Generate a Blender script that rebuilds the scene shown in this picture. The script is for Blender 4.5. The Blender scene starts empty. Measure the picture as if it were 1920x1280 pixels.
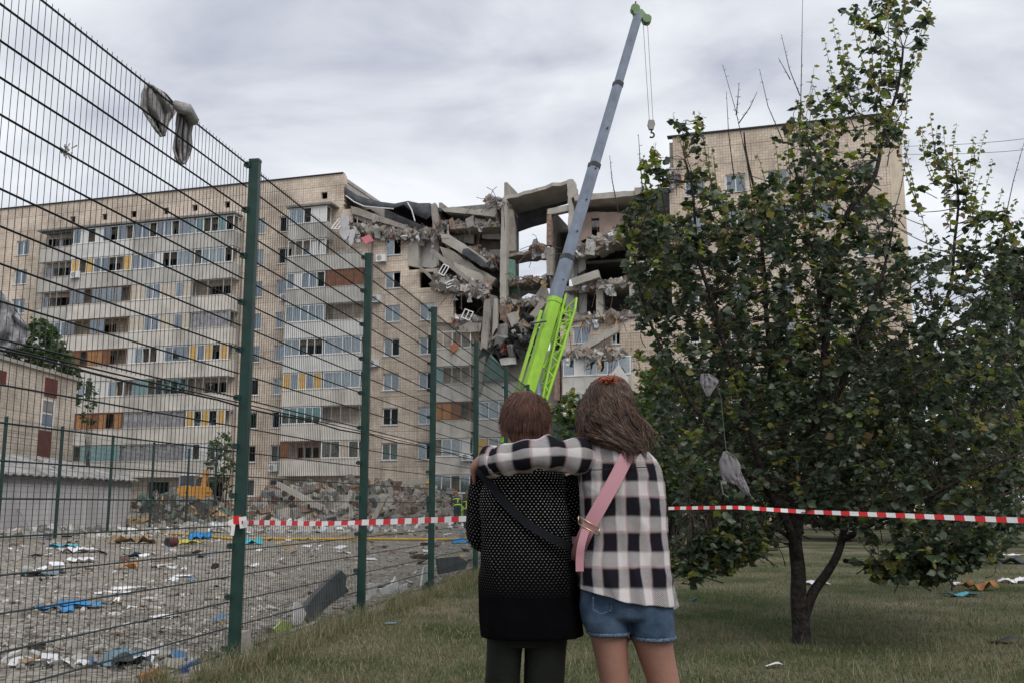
import bpy, bmesh, math, random
import numpy as np
from mathutils import Vector, Matrix, noise as mnoise
R = math.radians
random.seed(7); np.random.seed(7)
SC = bpy.context.scene
COL = SC.collection
# ------------------------------------------------------------------ camera
FPX = 1866.7; TH = math.atan(305 / 1867.0); CZ = 1.25
cam_d = bpy.data.cameras.new('camera'); cam = bpy.data.objects.new('camera', cam_d); COL.objects.link(cam)
cam_d.lens = 35.0; cam_d.sensor_width = 36.0; cam_d.clip_start = 0.05; cam_d.clip_end = 3000
cam.location = (0, 0, CZ); cam.rotation_euler = (R(90) + TH, 0, 0)
SC.camera = cam
# ------------------------------------------------------------------ sky and sun (overcast)
SUN_EL, SUN_AZ = R(46), R(152)      # high soft light from behind the viewer's right shoulder
W = bpy.data.worlds.new('World'); SC.world = W; W.use_nodes = True
nt = W.node_tree; nt.nodes.clear()
def N(tree, typ, **kw):
    n = tree.nodes.new(typ)
    for k, v in kw.items(): setattr(n, k, v)
    return n
def world_nodes():
    L = nt.links.new
    sky = N(nt, 'ShaderNodeTexSky', sky_type='NISHITA'); sky.sun_disc = False
    sky.sun_elevation = SUN_EL; sky.sun_rotation = SUN_AZ; sky.altitude = 150; sky.dust_density = 2.0
    tc = N(nt, 'ShaderNodeTexCoord')
    sep = N(nt, 'ShaderNodeSeparateXYZ'); L(tc.outputs['Generated'], sep.inputs[0])
    zz = N(nt, 'ShaderNodeMath', operation='ABSOLUTE'); L(sep.outputs[2], zz.inputs[0])
    za = N(nt, 'ShaderNodeMath', operation='ADD'); za.inputs[1].default_value = 0.42; L(zz.outputs[0], za.inputs[0])
    dv = N(nt, 'ShaderNodeVectorMath', operation='DIVIDE'); L(tc.outputs['Generated'], dv.inputs[0])
    cb = N(nt, 'ShaderNodeCombineXYZ')
    for i in range(3): L(za.outputs[0], cb.inputs[i])
    L(cb.outputs[0], dv.inputs[1])
    mp = N(nt, 'ShaderNodeMapping'); mp.inputs['Location'].default_value = (4.7, 2.35, 0.4); mp.inputs['Scale'].default_value = (1.0, 1.5, 1.9)
    L(dv.outputs[0], mp.inputs[0])
    n1 = N(nt, 'ShaderNodeTexNoise'); n1.inputs['Scale'].default_value = 2.3; n1.inputs['Detail'].default_value = 8; n1.inputs['Roughness'].default_value = 0.5; n1.inputs['Distortion'].default_value = 0.35
    L(mp.outputs[0], n1.inputs['Vector'])
    rp = N(nt, 'ShaderNodeValToRGB'); L(n1.outputs['Fac'], rp.inputs[0])
    e = rp.color_ramp.elements
    e[0].position = 0.39; e[0].color = (0.445, 0.475, 0.56, 1)
    e[1].position = 0.62; e[1].color = (0.86, 0.88, 0.91, 1)
    m = rp.color_ramp.elements.new(0.5); m.color = (0.67, 0.695, 0.755, 1)
    # the sky behind the thick cloud
    mul = N(nt, 'ShaderNodeMixRGB', blend_type='MULTIPLY'); mul.inputs[0].default_value = 1; mul.inputs[2].default_value = (0.1, 0.1, 0.1, 1); L(sky.outputs[0], mul.inputs[1])
    mx = N(nt, 'ShaderNodeMixRGB'); mx.inputs[0].default_value = 0.93; L(mul.outputs[0], mx.inputs[1]); L(rp.outputs[0], mx.inputs[2])
    bg = N(nt, 'ShaderNodeBackground'); bg.inputs['Strength'].default_value = 1.0; L(mx.outputs[0], bg.inputs['Color'])
    out = N(nt, 'ShaderNodeOutputWorld'); L(bg.outputs[0], out.inputs['Surface'])
world_nodes()
sd = bpy.data.lights.new('sun', 'SUN'); sd.energy = 1.5; sd.angle = R(35); sd.color = (1.0, 0.96, 0.9)
sun = bpy.data.objects.new('sun', sd); COL.objects.link(sun)
sdir = Vector((math.sin(SUN_AZ) * math.cos(SUN_EL), math.cos(SUN_AZ) * math.cos(SUN_EL), math.sin(SUN_EL)))
sun.rotation_euler = sdir.to_track_quat('Z', 'Y').to_euler(); sun.location = (8, -15, 30)
SC.view_settings.view_transform = 'Standard'; SC.view_settings.look = 'None'
SC.view_settings.exposure = 0.2; SC.view_settings.gamma = 1.0; SC.view_settings.use_curve_mapping = False
SC.render.engine = 'CYCLES'
SC.cycles.max_bounces = 6; SC.cycles.diffuse_bounces = 3; SC.cycles.glossy_bounces = 2; SC.cycles.transmission_bounces = 4; SC.cycles.transparent_max_bounces = 12
# ------------------------------------------------------------------ geometry helpers
SN, CS = math.sin(TH), math.cos(TH)
def ray(px, py):
    xc = (px - 960) / FPX; yc = (640 - py) / FPX
    return xc, CS - yc * SN, SN + yc * CS
def at(px, py, Y):
    r = ray(px, py); return Vector((r[0] * Y / r[1], Y, CZ + r[2] * Y / r[1]))
def gnd(px, py, z=0.0):
    r = ray(px, py); t = (z - CZ) / r[2]; return Vector((r[0] * t, r[1] * t, z))
def lerp(a, b, t): return a + (b - a) * t
def tag(o, label=None, cat=None, group=None, kind=None):
    if label: o['label'] = label
    if cat: o['category'] = cat
    if group: o['group'] = group
    if kind: o['kind'] = kind
    return o
def empty(name, loc=(0, 0, 0), rz=0, label=None, cat=None, group=None):
    o = bpy.data.objects.new(name, None); COL.objects.link(o); o.location = loc; o.rotation_euler = (0, 0, rz)
    o.empty_display_size = 0.2
    return tag(o, label, cat, group)
class MB:
    def __init__(s): s.v = []; s.f = []; s.m = []; s.uv = None
    def add(s, vs, fs, mi=0):
        b = len(s.v); s.v.extend([tuple(p) for p in vs])
        for f in fs: s.f.append(tuple(i + b for i in f)); s.m.append(mi)
    def box(s, c, sz, M=None, mi=0):
        hx, hy, hz = sz[0] / 2, sz[1] / 2, sz[2] / 2
        vs = [Vector((x * hx, y * hy, z * hz)) for x in (-1, 1) for y in (-1, 1) for z in (-1, 1)]
        if M is not None: vs = [M @ p for p in vs]
        c = Vector(c); vs = [p + c for p in vs]
        s.add(vs, [(0, 1, 3, 2), (4, 6, 7, 5), (0, 4, 5, 1), (2, 3, 7, 6), (0, 2, 6, 4), (1, 5, 7, 3)], mi)
    def box2(s, a, b, mi=0):
        s.box([(a[i] + b[i]) / 2 for i in range(3)], [abs(b[i] - a[i]) for i in range(3)], None, mi)
    def bar(s, p, q, w, h=None, mi=0, up=(0, 0, 1)):
        p, q = Vector(p), Vector(q); h = h or w; d = q - p; L = d.length
        if L < 1e-6: return
        d.normalize(); u = Vector(up)
        if abs(d.dot(u)) > 0.98: u = Vector((0, 1, 0))
        x = d.cross(u).normalized(); z = x.cross(d).normalized()
        M = Matrix((x, d, z)).transposed()
        s.box((p + q) / 2, (w, L, h), M, mi)
    def tube(s, pts, rad, seg=6, mi=0, caps=True, flat=1.0, up=None):
        pts = [Vector(p) for p in pts]; n = len(pts)
        if not hasattr(rad, '__len__'): rad = [rad] * n
        rings = []; ref = None
        for i, p in enumerate(pts):
            d = (pts[min(i + 1, n - 1)] - pts[max(i - 1, 0)])
            if d.length < 1e-9: d = Vector((0, 0, 1))
            d.normalize()
            if ref is None:
                ref = Vector(up) if up else (Vector((0, 0, 1)) if abs(d.z) < 0.9 else Vector((1, 0, 0)))
            x = (ref - d * ref.dot(d))
            if x.length < 1e-4: x = d.orthogonal()
            x.normalize(); y = d.cross(x); ref = x
            rings.append([p + (x * math.cos(2 * math.pi * k / seg) * flat + y * math.sin(2 * math.pi * k / seg)) * rad[i] for k in range(seg)])
        s.loft(rings, mi, caps)
    def loft(s, rings, mi=0, caps=True):
        seg = len(rings[0]); b = len(s.v)
        for r in rings: s.v.extend([tuple(p) for p in r])
        for i in range(len(rings) - 1):
            for k in range(seg):
                k2 = (k + 1) % seg
                s.f.append((b + i * seg + k, b + i * seg + k2, b + (i + 1) * seg + k2, b + (i + 1) * seg + k)); s.m.append(mi)
        if caps:
            s.f.append(tuple(b + k for k in range(seg))[::-1]); s.m.append(mi)
            e = b + (len(rings) - 1) * seg
            s.f.append(tuple(e + k for k in range(seg))); s.m.append(mi)
    def prism(s, front, back, mi=0):
        n = len(front); b = len(s.v)
        s.v.extend([tuple(p) for p in front]); s.v.extend([tuple(p) for p in back])
        s.f.append(tuple(range(b, b + n))); s.m.append(mi)
        s.f.append(tuple(range(b + n, b + 2 * n))[::-1]); s.m.append(mi)
        for k in range(n):
            k2 = (k + 1) % n
            s.f.append((b + k, b + n + k, b + n + k2, b + k2)); s.m.append(mi)
    def ellipsoid(s, c, r, M=None, seg=16, rg=10, mi=0):
        c = Vector(c); rings = []
        for i in range(1, rg):
            t = math.pi * i / rg
            ring = []
            for k in range(seg):
                a = 2 * math.pi * k / seg
                p = Vector((r[0] * math.sin(t) * math.cos(a), r[1] * math.sin(t) * math.sin(a), -r[2] * math.cos(t)))
                ring.append(c + (M @ p if M is not None else p))
            rings.append(ring)
        s.loft(rings, mi, True)
    def grid(s, P, mi=0):
        b = len(s.v); nr, nc = len(P), len(P[0])
        for r in P: s.v.extend([tuple(p) for p in r])
        for i in range(nr - 1):
            for k in range(nc - 1):
                s.f.append((b + i * nc + k, b + i * nc + k + 1, b + (i + 1) * nc + k + 1, b + (i + 1) * nc + k)); s.m.append(mi)
    def mesh(s, name, mats):
        me = bpy.data.meshes.new(name); me.from_pydata(s.v, [], s.f)
        if not isinstance(mats, (list, tuple)): mats = [mats]
        for m in mats: me.materials.append(m)
        if len(mats) > 1: me.polygons.foreach_set('material_index', s.m)
        return me
    def build(s, name, mats, parent=None, smooth=False, fix=True, label=None, cat=None, group=None, kind=None):
        me = s.mesh(name, mats)
        if fix:
            bm = bmesh.new(); bm.from_mesh(me); bmesh.ops.recalc_face_normals(bm, faces=bm.faces); bm.to_mesh(me); bm.free()
        if smooth: me.polygons.foreach_set('use_smooth', [True] * len(me.polygons))
        me.update()
        o = bpy.data.objects.new(name, me); COL.objects.link(o); o.parent = parent
        return tag(o, label, cat, group, kind)
def link_mesh(name, me, parent=None, loc=None, rot=None):
    o = bpy.data.objects.new(name, me); COL.objects.link(o); o.parent = parent
    if loc is not None: o.location = loc
    if rot is not None: o.rotation_euler = rot
    return o
def np_mesh(name, V, T, mat, parent=None, smooth=False):
    me = bpy.data.meshes.new(name); V = np.asarray(V, np.float32); T = np.asarray(T, np.int32)
    me.vertices.add(len(V)); me.vertices.foreach_set('co', V.ravel())
    me.loops.add(T.size); me.loops.foreach_set('vertex_index', T.ravel())
    me.polygons.add(len(T)); k = T.shape[1]
    me.polygons.foreach_set('loop_start', np.arange(0, T.size, k, dtype=np.int32)); me.polygons.foreach_set('loop_total', np.full(len(T), k, np.int32))
    if smooth: me.polygons.foreach_set('use_smooth', np.ones(len(T), bool))
    me.materials.append(mat); me.update(calc_edges=True); me.validate()
    o = bpy.data.objects.new(name, me); COL.objects.link(o); o.parent = parent
    return o
def rotm(ax, ay, az):
    return Matrix.Rotation(az, 3, 'Z') @ Matrix.Rotation(ay, 3, 'Y') @ Matrix.Rotation(ax, 3, 'X')
def rrot(): return rotm(random.uniform(0, 6.28), random.uniform(0, 6.28), random.uniform(0, 6.28))
# ------------------------------------------------------------------ materials
MATS = {}
def mat(name, col, rough=0.8, var=0.12, scale=3.0, bump=0.0, bscale=30.0, col2=None, metal=0.0, spec=0.3, island=0.0, dirt=0.0, coat=0.0, detail=5.0):
    """principled with procedural tone variation, optional relief, per-piece tone and blotchy dirt"""
    if name in MATS: return MATS[name]
    m = bpy.data.materials.new(name); m.use_nodes = True; t = m.node_tree; L = t.links.new
    p = t.nodes['Principled BSDF']; p.inputs['Roughness'].default_value = rough; p.inputs['Metallic'].default_value = metal
    p.inputs['Specular IOR Level'].default_value = spec; p.inputs['Coat Weight'].default_value = coat
    tc = N(t, 'ShaderNodeTexCoord')
    nz = N(t, 'ShaderNodeTexNoise'); nz.inputs['Scale'].default_value = scale; nz.inputs['Detail'].default_value = detail; nz.inputs['Roughness'].default_value = 0.6
    L(tc.outputs['Object'], nz.inputs['Vector'])
    c = Vector(col[:3])
    if col2 is None:
        a = c * (1 - var * 1.6); b = c * (1 + var * 1.3)
    else: a, b = c, Vector(col2[:3])
    rp = N(t, 'ShaderNodeValToRGB'); e = rp.color_ramp.elements
    e[0].position = 0.32; e[0].color = (*a, 1); e[1].position = 0.68; e[1].color = (*b, 1)
    L(nz.outputs['Fac'], rp.inputs[0]); last = rp.outputs[0]
    if island > 0:
        g = N(t, 'ShaderNodeNewGeometry'); mr = N(t, 'ShaderNodeMapRange')
        mr.inputs['To Min'].default_value = 1 - island; mr.inputs['To Max'].default_value = 1 + island
        L(g.outputs['Random Per Island'], mr.inputs['Value'])
        mm = N(t, 'ShaderNodeMixRGB', blend_type='MULTIPLY'); mm.inputs[0].default_value = 1
        cb = N(t, 'ShaderNodeCombineColor')
        for i in range(3): L(mr.outputs[0], cb.inputs[i])
        L(last, mm.inputs[1]); L(cb.outputs[0], mm.inputs[2]); last = mm.outputs[0]
    if dirt > 0:
        n2 = N(t, 'ShaderNodeTexNoise'); n2.inputs['Scale'].default_value = scale * 0.45; n2.inputs['Detail'].default_value = 8; n2.inputs['Roughness'].default_value = 0.7
        mp = N(t, 'ShaderNodeMapping'); mp.inputs['Scale'].default_value = (1.6, 1.6, 0.45); L(tc.outputs['Object'], mp.inputs[0]); L(mp.outputs[0], n2.inputs['Vector'])
        r2 = N(t, 'ShaderNodeValToRGB'); r2.color_ramp.elements[0].position = 0.48; r2.color_ramp.elements[1].position = 0.72
        r2.color_ramp.elements[0].color = (0, 0, 0, 1); r2.color_ramp.elements[1].color = (dirt, dirt, dirt, 1)
        L(n2.outputs['Fac'], r2.inputs[0])
        md = N(t, 'ShaderNodeMixRGB'); L(r2.outputs[0], md.inputs[0]); L(last, md.inputs[1]); md.inputs[2].default_value = (0.085, 0.078, 0.068, 1); last = md.outputs[0]
    L(last, p.inputs['Base Color'])
    if bump > 0:
        nb = N(t, 'ShaderNodeTexNoise'); nb.inputs['Scale'].default_value = bscale; nb.inputs['Detail'].default_value = 6; L(tc.outputs['Object'], nb.inputs['Vector'])
        bp = N(t, 'ShaderNodeBump'); bp.inputs['Strength'].default_value = bump; bp.inputs['Distance'].default_value = 0.03; L(nb.outputs['Fac'], bp.inputs['Height']); L(bp.outputs[0], p.inputs['Normal'])
    MATS[name] = m; return m
def tile_mat(name, col, mortar, w=0.21, h=0.22):
    m = bpy.data.materials.new(name); m.use_nodes = True; t = m.node_tree; L = t.links.new; p = t.nodes['Principled BSDF']
    p.inputs['Roughness'].default_value = 0.75; p.inputs['Specular IOR Level'].default_value = 0.25
    tc = N(t, 'ShaderNodeTexCoord'); sp = N(t, 'ShaderNodeSeparateXYZ'); cb = N(t, 'ShaderNodeCombineXYZ')
    L(tc.outputs['Object'], sp.inputs[0]); L(sp.outputs[0], cb.inputs[0]); L(sp.outputs[2], cb.inputs[1])
    br = N(t, 'ShaderNodeTexBrick'); br.offset = 0.0; br.squash = 1.0
    br.inputs['Scale'].default_value = 1.0; br.inputs['Brick Width'].default_value = w; br.inputs['Row Height'].default_value = h
    br.inputs['Mortar Size'].default_value = 0.012; br.inputs['Mortar Smooth'].default_value = 0.2; br.inputs['Bias'].default_value = -0.2
    c = Vector(col); br.inputs['Color1'].default_value = (*(c * 0.9), 1); br.inputs['Color2'].default_value = (*(c * 1.1), 1); br.inputs['Mortar'].default_value = (*mortar, 1)
    L(cb.outputs[0], br.inputs['Vector'])
    # large panel seams and stains
    b2 = N(t, 'ShaderNodeTexBrick'); b2.offset = 0.5; b2.inputs['Scale'].default_value = 1; b2.inputs['Brick Width'].default_value = 3.15; b2.inputs['Row Height'].default_value = 1.41; b2.inputs['Mortar Size'].default_value = 0.02
    b2.inputs['Color1'].default_value = (1, 1, 1, 1); b2.inputs['Color2'].default_value = (0.93, 0.92, 0.9, 1); b2.inputs['Mortar'].default_value = (0.5, 0.47, 0.44, 1)
    L(cb.outputs[0], b2.inputs['Vector'])
    m1 = N(t, 'ShaderNodeMixRGB', blend_type='MULTIPLY'); m1.inputs[0].default_value = 1; L(br.outputs[0], m1.inputs[1]); L(b2.outputs[0], m1.inputs[2])
    nz = N(t, 'ShaderNodeTexNoise'); nz.inputs['Scale'].default_value = 0.35; nz.inputs['Detail'].default_value = 8; nz.inputs['Roughness'].default_value = 0.65; L(tc.outputs['Object'], nz.inputs['Vector'])
    rp = N(t, 'ShaderNodeValToRGB'); e = rp.color_ramp.elements; e[0].position = 0.34; e[0].color = (0.62, 0.60, 0.575, 1); e[1].position = 0.58; e[1].color = (1.05, 1.04, 1.03, 1); L(nz.outputs['Fac'], rp.inputs[0])
    m2 = N(t, 'ShaderNodeMixRGB', blend_type='MULTIPLY'); m2.inputs[0].default_value = 1; L(m1.outputs[0], m2.inputs[1]); L(rp.outputs[0], m2.inputs[2])
    L(m2.outputs[0], p.inputs['Base Color'])
    bp = N(t, 'ShaderNodeBump'); bp.inputs['Strength'].default_value = 0.4; bp.inputs['Distance'].default_value = 0.01; L(br.outputs['Fac'], bp.inputs['Height']); bp.invert = True; L(bp.outputs[0], p.inputs['Normal'])
    MATS[name] = m; return m
def glass_mat(name, tint=(0.62, 0.66, 0.70), transp=0.70):
    m = bpy.data.materials.new(name); m.use_nodes = True; t = m.node_tree; L = t.links.new; t.nodes.remove(t.nodes['Principled BSDF'])
    out = t.nodes['Material Output']
    g = N(t, 'ShaderNodeBsdfGlossy'); g.inputs['Roughness'].default_value = 0.06; g.inputs['Color'].default_value = (*tint, 1)
    tr = N(t, 'ShaderNodeBsdfTransparent'); tr.inputs['Color'].default_value = (0.75, 0.82, 0.82, 1)
    tc = N(t, 'ShaderNodeTexCoord'); nz = N(t, 'ShaderNodeTexNoise'); nz.inputs['Scale'].default_value = 1.1; L(tc.outputs['Object'], nz.inputs['Vector'])
    bp = N(t, 'ShaderNodeBump'); bp.inputs['Strength'].default_value = 0.03; bp.inputs['Distance'].default_value = 0.1; L(nz.outputs['Fac'], bp.inputs['Height']); L(bp.outputs[0], g.inputs['Normal'])
    mx = N(t, 'ShaderNodeMixShader'); mx.inputs[0].default_value = transp; L(g.outputs[0], mx.inputs[1]); L(tr.outputs[0], mx.inputs[2]); L(mx.outputs[0], out.inputs['Surface'])
    MATS[name] = m; return m
def leaf_mat(name, cols, trans=0.35, rough=0.55):
    m = bpy.data.materials.new(name); m.use_nodes = True; t = m.node_tree; L = t.links.new; p = t.nodes['Principled BSDF']; out = t.nodes['Material Output']
    g = N(t, 'ShaderNodeNewGeometry'); rp = N(t, 'ShaderNodeValToRGB'); L(g.outputs['Random Per Island'], rp.inputs[0])
    el = rp.color_ramp.elements
    while len(el) < len(cols): el.new(0.5)
    for i, c in enumerate(cols): el[i].position = i / (len(cols) - 1); el[i].color = (*c, 1)
    p.inputs['Roughness'].default_value = rough; p.inputs['Specular IOR Level'].default_value = 0.55
    L(rp.outputs[0], p.inputs['Base Color'])
    tr = N(t, 'ShaderNodeBsdfTranslucent'); hs = N(t, 'ShaderNodeHueSaturation'); hs.inputs['Value'].default_value = 1.6; hs.inputs['Saturation'].default_value = 1.1; L(rp.outputs[0], hs.inputs['Color']); L(hs.outputs[0], tr.inputs['Color'])
    mx = N(t, 'ShaderNodeMixShader'); mx.inputs[0].default_value = trans; L(p.outputs[0], mx.inputs[1]); L(tr.outputs[0], mx.inputs[2]); L(mx.outputs[0], out.inputs['Surface'])
    MATS[name] = m; return m
# ================================================================== GROUND
M_TILE = tile_mat('facade_tile', (0.73, 0.63, 0.53), (0.40, 0.33, 0.275))
M_TILE2 = tile_mat('pavilion_tile', (0.72, 0.64, 0.55), (0.42, 0.36, 0.31), 0.3, 0.2)
M_CONC = mat('concrete', (0.31, 0.285, 0.25), 0.9, 0.15, 1.2, 0.5, 9, dirt=0.35)
M_CONCL = mat('pale_concrete', (0.42, 0.395, 0.355), 0.9, 0.12, 0.9, 0.4, 8, dirt=0.3)
M_CONCD = mat('grey_concrete', (0.22, 0.215, 0.205), 0.9, 0.2, 1.5, 0.5, 9, dirt=0.3)
M_PLAST = mat('plaster_white', (0.62, 0.61, 0.58), 0.9, 0.1, 0.8, 0.2, 8, dirt=0.45)
M_PINK = mat('plaster_pink', (0.48, 0.36, 0.31), 0.9, 0.12, 0.8, dirt=0.4)
M_TEAL = mat('plaster_teal', (0.19, 0.33, 0.28), 0.9, 0.12, 0.8, dirt=0.3)
M_BRICK = mat('raw_brick', (0.27, 0.19, 0.15), 0.9, 0.3, 4, 0.6, 12, dirt=0.4)
M_BURN = mat('burnt', (0.028, 0.027, 0.027), 0.9, 0.5, 2, 0.6, 8)
M_FELT = mat('roofing_felt', (0.075, 0.078, 0.085), 0.85, 0.25, 1.5, 0.3, 10)
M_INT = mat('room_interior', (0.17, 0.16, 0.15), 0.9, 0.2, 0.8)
M_WFRAME = mat('white_frame', (0.74, 0.75, 0.76), 0.5, 0.06, 2.0, dirt=0.15)
M_WOODF = mat('brown_frame', (0.17, 0.095, 0.06), 0.7, 0.2, 3)
M_GREYF = mat('grey_frame', (0.33, 0.33, 0.32), 0.7, 0.15, 3)
M_GLASS = glass_mat('window_glass')
M_GLASSG = glass_mat('green_glass', (0.3, 0.45, 0.44), 0.5)
M_CURT = mat('curtain', (0.50, 0.50, 0.51), 0.9, 0.1, 2.5)
M_CURTB = mat('curtain_blue', (0.13, 0.42, 0.47), 0.9, 0.1, 2.5)
M_PLY = mat('yellow_board', (0.58, 0.37, 0.13), 0.75, 0.12, 2)
M_ORWOOD = mat('orange_wood', (0.36, 0.18, 0.075), 0.7, 0.2, 3)
M_BRWOOD = mat('brown_wood', (0.20, 0.085, 0.045), 0.7, 0.25, 3)
M_BEIGE = mat('beige_panel', (0.55, 0.47, 0.37), 0.8, 0.1, 1.5, dirt=0.2)
M_TARP = mat('grey_sheeting', (0.30, 0.295, 0.31), 0.45, 0.25, 2.5, 0.3, 5)
M_PARA = mat('parapet_concrete', (0.52, 0.50, 0.465), 0.9, 0.1, 0.7, 0.3, 12, dirt=0.6)
M_PARA2 = mat('parapet_beige', (0.65, 0.61, 0.55), 0.9, 0.1, 0.7, 0.3, 12, dirt=0.5)
M_PARAW = mat('parapet_white', (0.66, 0.66, 0.64), 0.8, 0.08, 0.7, dirt=0.25)
M_REBAR = mat('rusty_rebar', (0.12, 0.075, 0.055), 0.8, 0.3, 5)
M_DARK = mat('dark_metal', (0.03, 0.03, 0.032), 0.6, 0.2, 4)

def ground_mat():
    m = mat('soil', (0.16, 0.14, 0.11), 0.95, 0.3, 0.5, 0.6, 6)
    return m
def lawn_mat():
    m = bpy.data.materials.new('lawn_soil'); m.use_nodes = True; t = m.node_tree; L = t.links.new; p = t.nodes['Principled BSDF']
    p.inputs['Roughness'].default_value = 0.95; p.inputs['Specular IOR Level'].default_value = 0.1
    tc = N(t, 'ShaderNodeTexCoord')
    a = N(t, 'ShaderNodeTexNoise'); a.inputs['Scale'].default_value = 0.55; a.inputs['Detail'].default_value = 7; L(tc.outputs['Object'], a.inputs['Vector'])
    rp = N(t, 'ShaderNodeValToRGB'); e = rp.color_ramp.elements
    e[0].position = 0.35; e[0].color = (0.045, 0.066, 0.022, 1); e[1].position = 0.68; e[1].color = (0.24, 0.205, 0.15, 1)
    L(a.outputs['Fac'], rp.inputs[0])
    b = N(t, 'ShaderNodeTexNoise'); b.inputs['Scale'].default_value = 26; b.inputs['Detail'].default_value = 5; L(tc.outputs['Object'], b.inputs['Vector'])
    r2 = N(t, 'ShaderNodeValToRGB'); r2.color_ramp.elements[0].color = (0.45, 0.45, 0.45, 1); r2.color_ramp.elements[1].color = (1.3, 1.3, 1.3, 1); r2.color_ramp.elements[0].position = 0.3; r2.color_ramp.elements[1].position = 0.7; L(b.outputs['Fac'], r2.inputs[0])
    mm = N(t, 'ShaderNodeMixRGB', blend_type='MULTIPLY'); mm.inputs[0].default_value = 1; L(rp.outputs[0], mm.inputs[1]); L(r2.outputs[0], mm.inputs[2]); L(mm.outputs[0], p.inputs['Base Color'])
    bp = N(t, 'ShaderNodeBump'); bp.inputs['Strength'].default_value = 0.8; bp.inputs['Distance'].default_value = 0.05; L(b.outputs['Fac'], bp.inputs['Height']); L(bp.outputs[0], p.inputs['Normal'])
    return m
def court_mat():
    m = bpy.data.materials.new('gravel'); m.use_nodes = True; t = m.node_tree; L = t.links.new; p = t.nodes['Principled BSDF']
    p.inputs['Roughness'].default_value = 0.95; p.inputs['Specular IOR Level'].default_value = 0.15
    tc = N(t, 'ShaderNodeTexCoord')
    v = N(t, 'ShaderNodeTexVoronoi'); v.inputs['Scale'].default_value = 17; L(tc.outputs['Object'], v.inputs['Vector'])
    rp = N(t, 'ShaderNodeValToRGB'); e = rp.color_ramp.elements; e[0].color = (0.14, 0.125, 0.105, 1); e[1].color = (0.44, 0.41, 0.365, 1)
    sp = N(t, 'ShaderNodeSeparateColor'); L(v.outputs['Color'], sp.inputs[0]); L(sp.outputs[0], rp.inputs[0])
    a = N(t, 'ShaderNodeTexNoise'); a.inputs['Scale'].default_value = 0.8; a.inputs['Detail'].default_value = 9; a.inputs['Roughness'].default_value = 0.7; L(tc.outputs['Object'], a.inputs['Vector'])
    r2 = N(t, 'ShaderNodeValToRGB'); r2.color_ramp.elements[0].color = (0.55, 0.53, 0.5, 1); r2.color_ramp.elements[1].color = (1.2, 1.18, 1.15, 1); r2.color_ramp.elements[0].position = 0.32; r2.color_ramp.elements[1].position = 0.68; L(a.outputs['Fac'], r2.inputs[0])
    mm = N(t, 'ShaderNodeMixRGB', blend_type='MULTIPLY'); mm.inputs[0].default_value = 1; L(rp.outputs[0], mm.inputs[1]); L(r2.outputs[0], mm.inputs[2]); L(mm.outputs[0], p.inputs['Base Color'])
    bp = N(t, 'ShaderNodeBump'); bp.inputs['Strength'].default_value = 0.9; bp.inputs['Distance'].default_value = 0.03; L(v.outputs['Distance'], bp.inputs['Height']); bp.invert = True; L(bp.outputs[0], p.inputs['Normal'])
    return m
def sheet(name, poly, z, m):
    b = MB(); b.add([(x, y, z) for x, y in poly], [tuple(range(len(poly)))])
    return b.build(name, m, kind='structure')
sheet('ground', [(-600, -300), (600, -300), (600, 1200), (-600, 1200)], -0.008, ground_mat())
FP = lambda i: Vector((-2.21 + 0.52 * i, 8.21 + 3.25 * i, 0))     # fence posts
_a, _b = FP(-4), FP(13)
sheet('gravel_court', [(_a.x, _a.y), (_b.x, _b.y), (-3, 66), (-23, 66), (-23, -5)], -0.004, court_mat())
sheet('lawn', [(_a.x + .02, _a.y), (14, -5), (40, 60), (_b.x + .02, _b.y)], 0.0, lawn_mat())
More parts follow.
